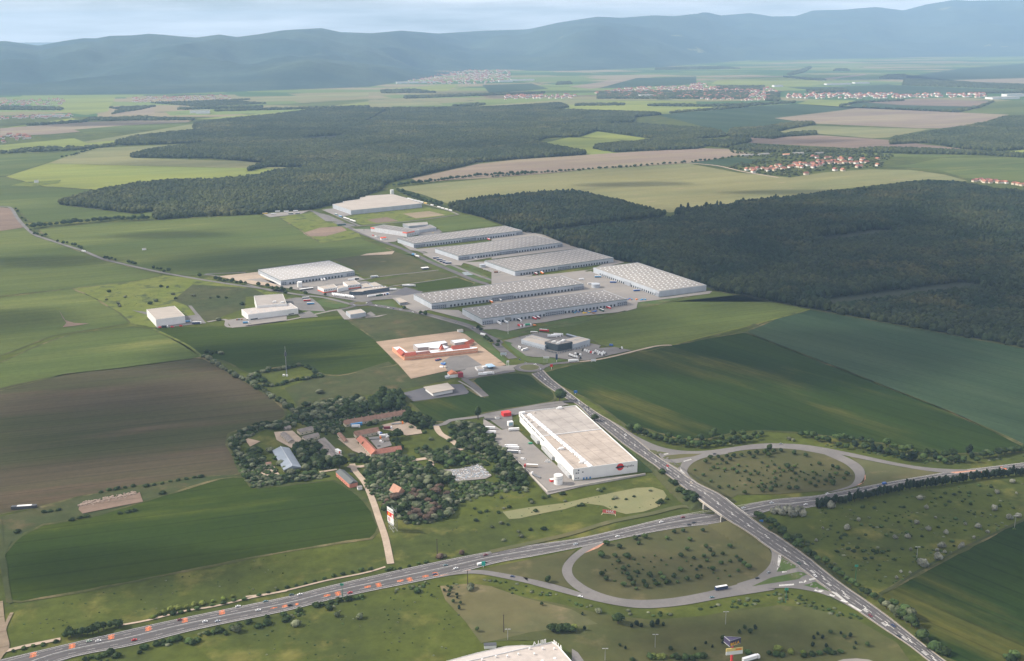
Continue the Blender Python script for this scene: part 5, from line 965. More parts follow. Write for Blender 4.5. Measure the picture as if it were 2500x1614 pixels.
# filling station
cn = solid('filling_station', 'blue and white filling station canopy on posts', 'filling station', 'Q 2085,760 2215,745 2300,800 2150,820', 5.5, dgrey, plain('pale_blue_sheet', (.36, .52, .68), .5), eave=4)
solid('station_link', 'white link roof beside the blue filling station canopy', 'canopy', 'Q 2010,795 2120,780 2150,800 2040,815', 4.5, w_white, w_white, eave=1); solid('station_shop', 'small white flat-roofed shop at the filling station', 'shop', 'Q 1870,808 1985,790 2065,855 1930,870', 4, w_white, r_grey_d)
hs = empty('chapel_house', un(*X('Q 1440,1010')[0]), R(20)); tag(hs, 'small house with orange roof and dark red annexe at the road bend', 'house')
B().box(-9, -6, 0, 4, 5, 5).ob('wall', w_white, hs); B().box(4, -10, 0, 11, -2, 7).ob('annexe', plain('wine_red_wall', (.28, .03, .05), .7), hs); B().gable(-9.5, -6.5, 5, 4.5, 5.5, 9, 'y').ob('roof', plain('orange_tile', (.55, .20, .11), .8), hs); B().box(-15, -8, 0, -9, -1, 3).ob('side_block', w_grey, hs)
# ---- old farm
def longhouse(name, label, s, wd, z0, z1, wm, rm, hip=0, cat='building', chim=0):
    a, c = [un(*q_, z0) for q_ in X(s)]; a.z = c.z = 0; d = c - a; az = math.atan2(d.y, d.x); root = empty(name, a, az); tag(root, label, cat); l = d.length
    B().box(0, -wd / 2, 0, l, wd / 2, z0).ob('wall', wm, root); B().box(-.001, 0, 0, 0, 0, 0)
    B().gable(-.5, -wd / 2 - .5, z0 - .1, l + .5, wd / 2 + .5, z1, 'x', hip).ob('roof', rm, root)
    if not hip:
        g_ = B(); 
        for x in (.02, l - .02): g_.poly([(x, -wd / 2, z0), (x, wd / 2, z0), (x, 0, z1 - .35)])
        g_.ob('gable', wm, root)
    for k in range(int(l / 6)): ob('window', win_me, root, (3 + k * 6, -wd / 2 - .05, 1.1), 0, (.8, 1, .8))
    for k in range(chim): B().box(0, 0, 0, .9, .9, 2.4).ob('chimney', old_tile, root, (l * (k + .5) / chim, 0, z1 - 1))
    return root
longhouse('terrace_house', 'long terrace of old workers houses with brown tiled roof in the trees', 'H 330,400 1130,262', 9.5, 3.6, 8.2, plaster, old_tile, chim=9, cat='terrace')
longhouse('stable', 'old brown-roofed building with cream gable above the red-roofed yard', 'H 470,545 775,490', 10, 4, 8.5, plaster, old_tile)
longhouse('stable', 'long red-tiled stable running towards the camera, left side of the yard', 'H 545,600 740,800', 11, 3.8, 8.2, plaster, plain('salmon_tiles', (.42, .165, .115), .85, vary=.14, scale=.4))
longhouse('stable', 'red-brown tiled stable closing the near side of the yard', 'H 745,785 1075,735', 10.5, 3.8, 8.0, plaster, plain('faded_tiles', (.32, .14, .105), .85, vary=.16, scale=.4))
longhouse('barn', 'long grey fibre-cement barn among dark trees', 'a 868,705 960,835', 12, 3.6, 6.2, asbestos, asbestos, cat='barn')
gh = longhouse('greenhouse_hall', 'long blue-grey metal hall half hidden by pale trees', 'a 572,760 660,905', 20, 3.4, 7.0, steel, blue_tin, cat='hall'); B().box(-.5, -.4, 7.0, (un(*X('a 660,905')[0], 3.4) - un(*X('a 572,760')[0], 3.4)).length, .4, 7.4).ob('ridge', w_grey, gh)
longhouse('shed', 'small pale grey barn, farther of two beside the gravel yard', 'a 705,625 805,602', 10, 4, 7, plaster, asbestos, cat='barn'); longhouse('shed', 'small pale grey barn, nearer of two beside the gravel yard', 'a 742,675 850,650', 10, 3.5, 6.3, plaster, asbestos, cat='barn')
longhouse('orange_barn', 'orange-walled long barn with a slate grey roof beside the gravel track', 'H 270,1030 450,1190', 10, 5.2, 7.8, plain('orange_render', (.52, .20, .14), .8, vary=.06), plain('slate_grey_roof', (.10, .11, .11), .7, vary=.12), cat='barn')
longhouse('farmhouse', 'white cottage with a steep orange tiled roof hidden in bushes', 'H 985,1265 1085,1320', 11, 4, 10.5, plaster, plain('orange_clay_tiles', (.40, .22, .155), .85, vary=.12, scale=.4), cat='house')
longhouse('ruin', 'grey roofless-looking shed at the gravel yard edge, left', 'a 590,640 650,700', 8, 3, 5, plaster, asbestos, cat='shed'); longhouse('ruin', 'low grey shed behind the small pale barns', 'a 600,600 640,590', 7, 3, 5, asbestos, asbestos, cat='shed'); longhouse('ruin', 'small grey lean-to at the left of the rubble yard', 'a 1010,640 1060,700', 5, 2.6, 4, plaster, old_tile, cat='shed'); longhouse('ruin', 'little weathered outbuilding near the red stable corner', 'a 1330,690 1380,680', 6, 2.8, 4.6, plaster, asbestos, cat='shed')
box_thing('container_cabin', 'white and red container cabin beside the long grey barn', 'container', 'H 250,790', 4, 9, 3.6, w_white, az=40, parts=[('end_panel', B().box(-2.05, -4.55, .2, 0, -4.5, 3.4), orange)])
box_thing('blue_shed', 'bright blue lean-to in front of the old terrace', 'shed', 'H 490,430', 15, 4, 3.2, plain('bright_blue_sheet', (.05, .22, .50), .6), az=20, parts=[('roof', B().box(-7.8, -2.3, 3.2, 7.8, 2.3, 3.4), plain('blue_roof_sheet', (.08, .26, .5), .6))])
box_thing('hut', 'tiny white hut beside the gravel track below the orange barn', 'hut', 'H 533,1275', 5, 4.5, 3, w_white, parts=[('roof', B().box(-2.8, -2.5, 3, 2.8, 2.5, 3.3), r_grey)])
box_thing('hut', 'small grey shed among the bushes left of the blue-grey hall', 'shed', 'a 480,885', 6, 5, 3, plaster, parts=[('roof', B().gable(-3.2, -2.8, 3, 3.2, 2.8, 4.5), old_tile)])
box_thing('caravan', 'dark parked caravan with white roof at the brown field edge', 'trailer', '8 183,1360', 26, 4, 3.2, dgrey, az=8, parts=[('roof', B().box(-7, -1.9, 3.2, 8, 1.9, 3.35), w_white)])
box_thing('kiosk', 'white transformer kiosk on the grass behind the supermarket', 'kiosk', 'F 1067,1285', 10, 4, 3.0, w_white, az=5, parts=[('roof', B().box(-5.3, -2.3, 3.0, 5.3, 2.3, 3.3), dgrey)], z=0)
box_thing('kiosk', 'small white box in the grass above the building site', 'cabin', 'Q 1565,90', 9, 6, 4, w_white, z=0, parts=[('roof', B().box(-4.7, -3.2, 4, 4.7, 3.2, 4.3), r_pale)]); box_thing('kiosk', 'small flat white canopy on the field road', 'shelter', 'D 1505,1180', 14, 8, 3.4, dgrey, parts=[('roof', B().box(-8, -5, 3.4, 8, 5, 3.9), w_white)])
box_thing('field_hut', 'lone white hut standing in the big green field', 'hut', '4 1085,802', 9, 6, 4, w_white, z=0, parts=[('roof', B().box(-4.7, -3.2, 4, 4.7, 3.2, 4.3), r_grey)]); box_thing('field_hut', 'white tower hut on the weedy mound in the far field', 'hut', '4 275,298', 14, 8, 10, w_white, z=0, parts=[('roof', B().box(-7.3, -4.3, 10, 7.3, 4.3, 10.4), r_grey)])
# supermarket at the bottom edge, its letters seen from behind
S1 = solid('supermarket', 'grey-roofed supermarket with its name in white letters on the roof edge', 'supermarket', 'F 760,1464 1890,1205 1970,1260 2230,1560 700,1700 400,1640', 8, w_white, plain('sand_grey_roof', (.46, .41, .37), .8, vary=.12, scale=.15), par=.8)
S1b = solid('canopy_roof', 'curved pale canopy along the back of the supermarket', 'canopy', 'F 480,1464 900,1350 1280,1265 1480,1252 1650,1258 780,1462', 5.2, w_white, plain('pale_canopy_sheet', (.50, .46, .43), .6, vary=.05))
a, c = [un(*q_, 8) - S1[1] for q_ in X('F 1685,1245 1810,1215')]; d = c - a
def lett(txt, p, size, az, root, m=w_white, ext=.12):
    cu = D.curves.new('lettering', 'FONT'); cu.body = txt; cu.size = size; cu.extrude = ext; cu.materials.append(m); cu.offset = .03
    o = D.objects.new('lettering', cu); link(o, root); o.location = p; o.rotation_euler = (R(90), 0, az); return unfont(o)
azl = math.atan2(d.y, d.x); lett('BILLA', (c.x, c.y, 7.7), 5.0, azl + R(180), S1[0]); a2, c2 = [un(*q_, 8) - S1[1] for q_ in X('F 1905,1222 1955,1258')]; d2 = c2 - a2; lett('BILLA', (a2.x, a2.y, 7.7), 4.6, math.atan2(d2.y, d2.x), S1[0])
ven = B().cyl(0, 0, 0, 1.3, .6, 10).cyl(0, 0, 1.3, 1.6, .8, 10).me('roof_vent', w_white); dom = B().cyl(0, 0, 0, .5, 1.3, 14, 1.0).me('roof_dome', w_white)
for q_ in X('F 1588,1300 1760,1300 1915,1300 1650,1370 1440,1372 1142,1405 960,1447 1293,1398'): p = un(*q_, 8) - S1[1]; ob('roof_vent', ven, S1[0], (p.x, p.y, 7.2))
for q_ in X('F 1925,1415 1757,1450'): p = un(*q_, 8) - S1[1]; ob('roof_dome', dom, S1[0], (p.x, p.y, 7.2))
sheet('car_park', X('G -20,1300 60,1350 140,1464 -20,1500'), asphalt_l, .47); sheet('car_park', X('M 780,1432 860,1405 1040,1395 1200,1412 1290,1445 1100,1500'), concrete, .47)
# ---- masts, signs, poles
def pole(name, label, s, h, r, m, cat='pole', arms=(), group=None, sub=()):
    p = GG(*X(s)[0]); t_ = empty(name, p); tag(t_, label, cat, group); B().tube([(0, 0, 0), (0, 0, h)], r, 6, True, r * .6).ob('shaft', m, t_)
    for nm, b_, mm_ in sub: b_.ob(nm, mm_, t_)
    return t_
wood = plain('dark_timber', (.06, .045, .035), .9); lampm = plain('pale_lamp_steel', (.34, .34, .33), .4)
for s, h, lab in (('e 1670,1000', 19, 'tall dark wooden pole beside the pale bush near the slip road'), ('F 1247,1085', 17, 'dark wooden pole in the dry meadow above the supermarket'), ('e 1440,735', 16, 'dark wooden pole in the green verge above the motorway')): pole('wooden_pole', lab, s, h, .42, wood, sub=[('crossarm', B().box(-.8, -.2, h - .5, .8, .2, h - .25), wood)])
for s, h, lab in (('G 1080,1285', 12, 'double-headed street lamp in the meadow left of the red pylon'), ('G 2012,978', 12, 'double-headed street lamp in the meadow right, near the slip road'), ('F 1300,1185', 10, 'double-headed street lamp above the supermarket roof'), ('M 1832,85', 13, 'double-headed lamp mast over a dark bush in the shrubby meadow'), ('J 2265,905', 13, 'double-headed lamp mast at the dark crop edge, far right'), ('G 418,1460', 11, 'grey lamp post at the lower edge near the supermarket corner')):
    pole('street_lamp', lab, s, h, .26, lampm, 'lamp', sub=[('lamp_head', B().box(-2.4, -.4, h, -.3, .4, h + .35).box(.3, -.4, h, 2.4, .4, h + .35), lampm)])
for s, lab in (('M 1022,345', 'green lattice pole in the shrubby meadow right of the junction'), ('M 98,660', 'green lattice pole below the slip road junction'), ('e 728,1065', 'pale motorway sign gantry pole with a green sign')): pole('green_pole', lab, s, 15, .3, plain('green_paint', (.03, .16, .09), .5), sub=[('sign_board', B().box(-1.6, -.1, 12.4, 1.6, .1, 14.6), plain('sign_green', (.05, .30, .20), .5))])
mp_ = un(*X('a 617,208')[0]); mast = empty('radio_mast', mp_); tag(mast, 'tall slim radio mast with a dark antenna cluster in the green field', 'mast')
B().tube([(0, 0, 0), (0, 0, 40)], .8, 8, True, .5).ob('shaft', steel, mast); B().cyl(0, 0, 31, 36, 2.0, 10, 1.7).cyl(0, 0, 36, 37.4, 1.3, 8).ob('antenna_cluster', dgrey, mast); B().tube([(0, 0, 40), (0, 0, 46)], .2, 6).ob('antenna', lampm, mast); B().box(-6, -2, 0, -3, 1, 2.4).box(-1, -3, 0, 2, -1, 2.2).ob('cabinet', w_white, mast)
# tower billboard
tb_p = un(*X('e 1095,560')[0]); tb = empty('billboard_tower', tb_p, R(-52)); tag(tb, 'tall lattice tower with a white and red advertising panel beside the gravel track', 'billboard')
lat = B()
for x in (-4.5, 4.5):
    for y in (0, 4.5): lat.tube([(x * 1.15, y, 0), (x, y, 26)], .22, 5)
for z in range(0, 24, 4):
    for y in (0, 4.5): lat.tube([(-4.6, y, z), (4.6, y, z + 4)], .12, 4); lat.tube([(4.6, y, z), (-4.6, y, z + 4)], .12, 4)
    for x in (-4.5, 4.5): lat.tube([(x, 0, z), (x, 4.5, z + 4)], .12, 4)
lat.ob('lattice', steel, tb)
pn = B().box(-6, -.5, 9, 6, -.25, 15.8).me('panel', w_white); ob('panel', pn, tb); B().box(-6, -.5, 15.8, 6, -.25, 20.5).ob('panel', red_p, tb); B().box(-6, -.5, 20.5, 6, -.25, 25.5).ob('panel', w_white, tb); B().box(-5.5, -.45, 7.4, 5.5, -.25, 8.4).ob('panel', w_grey, tb)
B().box(-3.8, -.62, 16.9, -1.4, -.52, 19.6).ob('motif', plain('signal_yellow', (.75, .45, .04), .5), tb); B().box(2.6, -.62, 16.2, 5.4, -.52, 19.2).ob('motif', w_white, tb)
q = B(); [q.box(x, -.62, 9.8 + abs(x + 2) * .4, x + .55, -.52, 14.6) for x in (-4, -2.8, -1.4)]; q.ob('motif', plain('dark_red', (.45, .03, .06), .5), tb)
lett('A u v . N', (-4.6, -.62, 21.8), 2.6, 0, tb, dgrey, .03)
# red field sign
rs = empty('field_billboard', un(*X('f 885,440')[0]), R(-14)); tag(rs, 'low red billboard with white letters on slanted legs in the meadow', 'billboard')
B().box(-7, -.2, 1.8, 7, 0, 5.6).ob('board', plain('faded_red_board', (.50, .10, .09), .6), rs); B().box(-7, -.25, 1.1, 7, .05, 1.75).ob('sill_beam', plain('cream_board', (.6, .5, .36)), rs)
for x in (-7, 6.4): B().tube([(x, -.1, 1.7), (x * 1.12, -1.8, 0)], .3, 5).ob('leg', plain('cream_board', (.6, .5, .36)), rs)
lett('HAK', (-3.4, -.28, 2.5), 4.2, 0, rs, w_white, .05)
# red pylon with triangular sign
py_ = un(1784, 1650); pz = empty('sign_pylon', py_, R(10)); tag(pz, 'red pylon with a triangular yellow-lettered sign and a white-yellow panel', 'sign')
B().cyl(0, 0, 0, 26.5, 1.0, 12).ob('post', plain('pylon_red', (.62, .06, .07), .5), pz)
yl = plain('letter_yellow', (.80, .42, .03), .5); nb = plain('board_navy_red', (.06, .05, .10), .5)
tri = B(); n0 = [(-6.0, 3), (6.4, -1.0), (-4.0, -4.6)]
for i in range(3): a, c = n0[i], n0[(i + 1) % 3]; tri.quad((*a, 29.2), (*c, 29.2), (*c, 34.0), (*a, 34.0))
tri.poly([(*a, 33.9) for a in n0]); tri.ob('upper_board', nb, pz); frm = B()
for z in (29.2, 34.2):
    for i in range(3): frm.tube([(*n0[i], z), (*n0[(i + 1) % 3], z)], .2, 4)
frm.ob('frame', steel, pz); B().box(-6.5, -4.0, 21.6, 7.2, -3.4, 24.6).ob('lower_board', w_white, pz); B().box(-6.5, -4.0, 24.7, 7.2, -3.4, 27.2).ob('lower_board', plain('pale_yellow_board', (.75, .58, .22)), pz); B().box(1.2, -4.1, 25.2, 6, -4.05, 26.7).ob('motif', plain('motif_orange', (.7, .22, .04)), pz)
azt = math.atan2(n0[1][1] - n0[2][1], n0[1][0] - n0[2][0]); lett('BILLA', (-3.6, -5.1, 30.0), 3.6, azt, pz, yl, .08)
# white tower sign, flags, dealership pylons
def simple_sign(lab, s, h, w, m, hh=3, cat='sign', az=10, legs=1):
    t_ = empty('sign_post', un(*X(s)[0]), R(az)); tag(t_, lab, cat)
    lg = B(); [lg.tube([(x, 0, 0), (x, 0, h)], .28, 6) for x in ([0] if legs == 1 else [-w * .35, w * .35])]; lg.ob('post', w_white, t_); B().box(-w / 2, -.3, h - hh, w / 2, -.28 + .3, h).ob('board', m, t_); return t_
simple_sign('white tower sign with a grey three-sided head in front of the nearest long warehouse', 'I 450,270', 30, 10, steel, 5); simple_sign('dark blue pylon with a white sign on the lawn by the roundabout', 'C 862,890', 13, 3, plain('pylon_navy', (.03, .06, .12)), 9, az=0); simple_sign('white billboard on legs beside the main road before the building site', 'I 365,670', 6, 10, plain('pale_board', (.45, .50, .53)), 4, legs=2); simple_sign('white billboard on the field edge right of the roundabout', 'C 1350,890', 5, 8, w_white, 3.5, legs=2)
simple_sign('small red and white sign at the roundabout field corner', 'C 793,985', 8, 4, red_p, 4); simple_sign('white price sign of the filling station by the roundabout', 'I 447,860', 10, 4, w_white, 3, legs=2); simple_sign('blue road sign beside the side road next to the big green field', 'C 1112,1318', 6, 5, blue_p, 4); simple_sign('blue road sign on the bridge approach, upper', 'L 1400,1085', 5, 4, blue_p, 3); simple_sign('blue road sign on the bridge approach, lower', 'L 1722,1325', 5, 4, blue_p, 3); simple_sign('green sign at the motorway exit fork', 'F 978,220', 6, 3.5, plain('sign_teal', (.04, .42, .34)), 4.5)
for k, x in enumerate((685, 705, 722, 738)):
    fl_ = empty('flag_pole', un(*X(f'C {x},{905}')[0])); tag(fl_, f'white flag on a pole, {["leftmost", "second", "third", "rightmost"][k]} of four by the roundabout', 'flag', 'flags by the roundabout'); B().tube([(0, 0, 0), (0, 0, 11)], .15, 5).ob('shaft', lampm, fl_); B().box(0, -.05, 8, 3, .05, 10.8).ob('flag', w_white, fl_)
# ================================================================== VEHICLES
tyre = plain('tyre_rubber', (.02, .02, .02), .8); vglass = plain('vehicle_glass', (.03, .04, .05), .1, spec=.6)
def paintm(n):
    c = {'white': (.82, .82, .82), 'silver': (.50, .54, .58), 'grey': (.24, .26, .28), 'black': (.02, .022, .025), 'dark blue': (.03, .05, .13), 'blue': (.04, .12, .38), 'red': (.55, .03, .03), 'wine red': (.20, .03, .045), 'teal': (.12, .20, .22), 'pale green': (.42, .52, .42), 'dark green': (.03, .08, .06), 'cream': (.60, .52, .42), 'orange': (.80, .22, .03), 'green': (.04, .32, .17), 'yellow': (.75, .50, .05), 'light blue': (.10, .30, .52), 'brown': (.25, .12, .06)}[n]
    return plain('paint_' + n.replace(' ', '_'), c, .35, vary=.02, spec=.5)
def prism_side(prof, w0, w1=None):
    """extrudes a side profile [(x, z)] across the width; w1 narrows the upper points"""
    b_ = B(); n = len(prof); L_ = [(x, -w0, z) for x, z in prof]; R_ = [(x, w0, z) for x, z in prof]
    b_.poly(L_[::-1]); b_.poly(R_)
    for i in range(n): j = (i + 1) % n; b_.quad(L_[i], L_[j], R_[j], R_[i])
    return b_
wheel_me = B().tube([(0, -.11, 0), (0, .11, 0)], .33, 12).me('wheel', tyre); wheelL_me = B().tube([(0, -.16, 0), (0, .16, 0)], .5, 12).me('wheel', tyre)
VM = {}
def vmesh(kind, m):
    k = (kind, m.name)
    if k not in VM:
        if kind == 'car': b_ = prism_side([(-2.2, .3), (2.15, .3), (2.2, .62), (1.2, .88), (-1.9, .95), (-2.2, .7)], .88)
        elif kind == 'carroof': b_ = B(); b_.box(-1.15, -.62, 1.36, .35, .62, 1.44)
        elif kind == 'carglass':
            b_ = B(); lo = [(-1.75, -.78, .93), (1.15, -.78, .88), (1.15, .78, .88), (-1.75, .78, .93)]; hi = [(-1.2, -.62, 1.38), (.35, -.62, 1.38), (.35, .62, 1.38), (-1.2, .62, 1.38)]
            for i in range(4): j = (i + 1) % 4; b_.quad(lo[i], lo[j], hi[j], hi[i])
            b_.poly(hi)
        elif kind == 'van': b_ = prism_side([(-2.9, .35), (2.8, .35), (2.85, 1.1), (2.0, 1.35), (1.5, 2.3), (-2.9, 2.35)], 1.0)
        elif kind == 'vanglass': b_ = prism_side([(1.98, 1.40), (2.02, 1.45), (1.60, 2.2), (1.2, 2.2), (1.2, 1.4)], 1.02)
        elif kind == 'trailer': b_ = B().box(-6.8, -1.27, 1.15, 6.8, 1.27, 4.0)
        elif kind == 'trailerroof': b_ = B().box(-6.82, -1.29, 4.0, 6.82, 1.29, 4.08)
        elif kind == 'chassis': b_ = B().box(-6.5, -1.0, .6, 6.6, 1.0, 1.15)
        elif kind == 'cab': b_ = prism_side([(0, .5), (2.2, .5), (2.3, 1.6), (2.05, 3.0), (1.5, 3.7), (0, 3.8)], 1.22)
        elif kind == 'cabglass': b_ = prism_side([(2.1, 1.75), (2.36, 1.75), (2.14, 2.9), (1.9, 2.9)], 1.1)
        elif kind == 'bus': b_ = prism_side([(-6.2, .45), (6.0, .45), (6.2, 1.2), (6.0, 3.1), (5.7, 3.3), (-6.1, 3.3), (-6.2, 3.0)], 1.27)
        elif kind == 'busroof': b_ = B().box(-5.9, -1.2, 3.3, 5.6, 1.2, 3.45)
        elif kind == 'busglass': b_ = B().box(-5.9, -1.30, 1.7, 5.9, 1.30, 2.7)
        VM[k] = b_.me({'car': 'body', 'carroof': 'roof', 'carglass': 'windows', 'van': 'body', 'vanglass': 'windscreen', 'trailer': 'trailer_box', 'trailerroof': 'trailer_roof', 'chassis': 'chassis', 'cab': 'cab', 'cabglass': 'windscreen', 'bus': 'body', 'busroof': 'roof', 'busglass': 'windows'}[kind], m)
    return VM[k]
def veh(kind, px, py, az, col, label, group=None, col2='white', z=None, far=False):
    p = G(px, py, .0); p = un(px, py, emb(p.x, p.y) + .52) if z is None else un(px, py, z)
    nm = {'car': 'car', 'van': 'van', 'semi': 'lorry', 'trailer': 'lorry_trailer', 'bus': 'bus', 'cab': 'lorry_cab', 'rigid': 'lorry', 'flat': 'lorry'}[kind]
    t_ = empty(nm, p, az); tag(t_, label, {'lorry_trailer': 'trailer', 'lorry_cab': 'lorry'}.get(nm, nm), group); cm, c2 = paintm(col), paintm(col2)
    def add(k, m, x=0, sc=None, nm_=None): me = vmesh(k, m); return ob(nm_ or me.name, me, t_, (x, 0, 0), 0, sc)
    def wheels(xs, w, big):
        if far: return
        for x in xs:
            for y in (-w, w): ob('wheel', wheelL_me if big else wheel_me, t_, (x, y, .5 if big else .33))
    if kind == 'car': add('car', cm); add('carglass', vglass); add('carroof', cm); wheels((-1.35, 1.35), .80, False)
    elif kind == 'van': add('van', cm); add('vanglass', vglass); wheels((-1.9, 1.9), .92, False)
    elif kind == 'bus': add('bus', cm); add('busroof', c2); add('busglass', vglass); wheels((-3.9, 3.9), 1.15, True)
    elif kind == 'semi': add('trailer', cm, -1.4); add('trailerroof', paintm('white'), -1.4); add('chassis', tyre, -1.4); add('cab', c2, 6.0); add('cabglass', vglass, 6.0); wheels((-6.2, -5, -3.8, 4.8, 7.2), 1.05, True)
    elif kind == 'rigid': add('trailer', cm, -1.0, (.62, 1, .92)); add('chassis', tyre, -.6, (.7, 1, 1)); add('cab', c2, 3.6); add('cabglass', vglass, 3.6); wheels((-3, 4.6), 1.05, True)
    elif kind == 'trailer': add('trailer', cm); add('trailerroof', paintm('white')); add('chassis', tyre); wheels((-5.2, -4, -2.8), 1.05, True)
    elif kind == 'cab': add('cab', cm, 0); add('cabglass', vglass, 0); add('chassis', tyre, -1.2, (.36, 1, 1)); wheels((-2.6, 1.2), 1.05, True)
    elif kind == 'flat': add('chassis', steel, -1.0, (1, 1.25, 1.3)); add('cab', cm, 6.0); add('cabglass', vglass, 6.0); wheels((-6, -4.8, 7), 1.05, True)
    return t_
ORD = ['first', 'second', 'third', 'fourth', 'fifth', 'sixth', 'seventh', 'eighth', 'ninth', 'tenth', 'eleventh', 'twelfth', 'thirteenth', 'fourteenth', 'fifteenth', 'sixteenth', 'seventeenth', 'eighteenth', 'nineteenth', 'twentieth', 'twenty-first', 'twenty-second', 'twenty-third', 'twenty-fourth', 'twenty-fifth']
def art(s): return ('an ' if s[0] in 'aeiou' else 'a ') + s
def fleet(rows, where, group, az=None, order='from the left'):
    """rows: (kind, 'view x,y', azimuth or None, colour[, second colour]); labelled by colour, kind and order within the row of its place"""
    R_ = [(X(r[1])[0], r) for r in rows]; R_.sort(key=lambda q: q[0][0])
    for i, ((px, py), r) in enumerate(R_):
        k = {'car': 'car', 'van': 'van', 'semi': 'lorry', 'trailer': 'trailer', 'bus': 'bus', 'cab': 'tractor unit', 'rigid': 'lorry', 'flat': 'flatbed lorry'}[r[0]]
        a = r[2] if r[2] is not None else az; a = R(a) if a is not None else math.atan2(MD.y, MD.x)
        ex = f' with {art(r[4])} cab' if len(r) > 4 and r[0] in ('semi', 'rigid') else ''
        veh(r[0], px, py, a, r[3], f'{r[3]} {k}{ex} {where}, {ORD[i]} {order}' if len(R_) > 1 else f'{r[3]} {k}{ex} {where}', group, *(r[4:5]))
def mwaz(v):
    px, py = X(v)[0]; p = un(px, py).to_2d(); c = between(.5); i = min(range(2, len(c) - 3), key=lambda k: (c[k] - p).length); d = c[i + 2] - c[i - 2]; return math.degrees(math.atan2(d.y, d.x))
def sraz(v):
    px, py = X(v)[0]; p = G(px, py).to_2d(); c = bt(.5); i = min(range(3, len(c) - 4), key=lambda k: (c[k] - p).length); d = c[i + 3] - c[i - 3]; return math.degrees(math.atan2(d.y, d.x))
MWC = [('d 670,1393', 'pale green'), ('d 740,1391', 'white'), ('d 1010,1384', 'red'), ('d 1352,1232', 'wine red'), ('d 1542,1246', 'white'), ('d 1637,1243', 'silver'), ('d 1791,1131', 'white'), ('d 1942,1160', 'white'), ('d 1997,1094', 'teal'), ('e 343,1044', 'dark green'), ('e 408,1041', 'white'), ('e 332,1123', 'black'), ('e 785,1029', 'red'), ('e 1503,822', 'teal'), ('e 1581,845', 'white'), ('e 1422,890', 'dark blue'), ('e 1797,803', 'black'), ('e 1804,744', 'wine red')]
fleet([('car', v, mwaz(v), c) for v, c in MWC], 'on the motorway left of the slip fork', 'cars on the motorway'); fleet([('van', 'e 1762,817', mwaz('e 1762,815'), 'white')], 'on the motorway next to the green exit sign', 'vans on the motorway')
MWD = [('f 633,664', 'silver'), ('f 948,605', 'white'), ('f 1110,601', 'black'), ('f 1277,497', 'white'), ('f 1440,461', 'wine red'), ('f 1487,518', 'black'), ('f 1522,502', 'black')]
fleet([('car', v, mwaz(v), c) for v, c in MWD], 'on the motorway between the slip fork and bridge', 'cars on the motorway')
MWE = [('f 1895,391', 'silver'), ('f 2107,353', 'silver'), ('g 516,365', 'white'), ('g 680,285', 'white'), ('g 912,243', 'grey'), ('g 1063,228', 'dark blue'), ('g 1877,112', 'black')]
fleet([('car', v, mwaz(v), c) for v, c in MWE] + [('van', 'g 1107,209', mwaz('g 1107,209'), 'blue')], 'on the motorway right of the bridge', 'cars on the motorway')
fleet([('car', 'e 2007,907', -12, 'dark blue'), ('car', 'f 668,1057', -20, 'white'), ('car', 'f 1658,1064', 14, 'teal'), ('car', 'f 1998,919', 25, 'black'), ('car', 'f 2083,876', 48, 'grey')], 'on the lower slip road loop', 'cars on the slip roads')
fleet([('bus', 'f 1728,1000', 17, 'dark blue', 'white')], 'with a white roof on the lower slip road', None); fleet([('car', 'c 328,722', -8, 'grey'), ('car', 'L 785,158', 14, 'black')], 'on the upper slip road loop', 'cars on the slip roads')
SRC = [('b 675,218', 'dark blue'), ('b 710,237', 'white'), ('b 960,397', 'silver'), ('b 1036,448', 'black'), ('b 1003,459', 'grey'), ('b 1315,655', 'white'), ('b 1632,888', 'red'), ('b 1812,1015', 'cream'), ('M 270,140', 'dark green'), ('M 487,305', 'white'), ('M 1220,835', 'wine red'), ('M 1522,967', 'dark blue'), ('M 1595,1110', 'black')]
fleet([('car', v, sraz(v), c) for v, c in SRC], 'on the side road that crosses the bridge', 'cars on the side road')
fleet([('car', 'b 522,88', -40, 'dark blue'), ('car', 'b 565,112', -30, 'grey'), ('car', 'b 636,124', 170, 'white'), ('car', 'b 677,158', 80, 'silver')], 'at the roundabout by the dealership', 'cars at the roundabout')
fleet([('car', 'E 1605,757', 60, 'white'), ('car', 'E 1435,788', -30, 'silver'), ('car', 'E 1725,795', -24, 'white'), ('car', 'E 1808,805', -24, 'grey'), ('car', 'E 1885,822', -24, 'white'), ('car', 'E 1958,835', -24, 'dark blue'), ('car', 'E 2048,852', -24, 'silver'), ('car', 'E 2212,882', -24, 'white'), ('car', 'B 1160,42', -34, 'grey'), ('car', 'B 1380,118', -38, 'dark blue'), ('car', 'B 1665,330', -42, 'black')], 'on the estate road past the small roundabout', 'cars on the estate road')
fleet([('rigid', 'B 1515,212', -40, 'white')], 'on the estate road beside the building site', None)
fleet([('semi', 'A 72,427', 172, 'white'), ('semi', 'A 85,482', 172, 'white')], 'backed against the trees at the logistika yard', 'lorries in the logistika yard', order='from the back')
fleet([('semi', 'A 365,668', 172, 'white'), ('semi', 'A 385,690', 170, 'white'), ('semi', 'A 405,742', -8, 'grey', 'white')], 'in the logistika yard row', 'lorries in the logistika yard')
fleet([('trailer', 'A 405,445', 8, 'white')], 'at the far docks of the logistika hall', 'lorries in the logistika yard'); fleet([('semi', 'A 630,928', 172, 'cream', 'red')], 'standing on the logistika yard', 'lorries in the logistika yard'); fleet([('flat', 'A 697,1050', 130, 'white')], 'beside the yard wall of the logistika hall', 'lorries in the logistika yard')
fleet([('van', 'A 527,827', -12, 'white'), ('van', 'A 628,620', 8, 'green'), ('car', 'A 852,838', -10, 'white'), ('car', 'A 838,860', -8, 'white'), ('car', 'A 875,864', -8, 'silver')], 'parked on the logistika yard near the docks', 'cars and vans on the logistika yard')
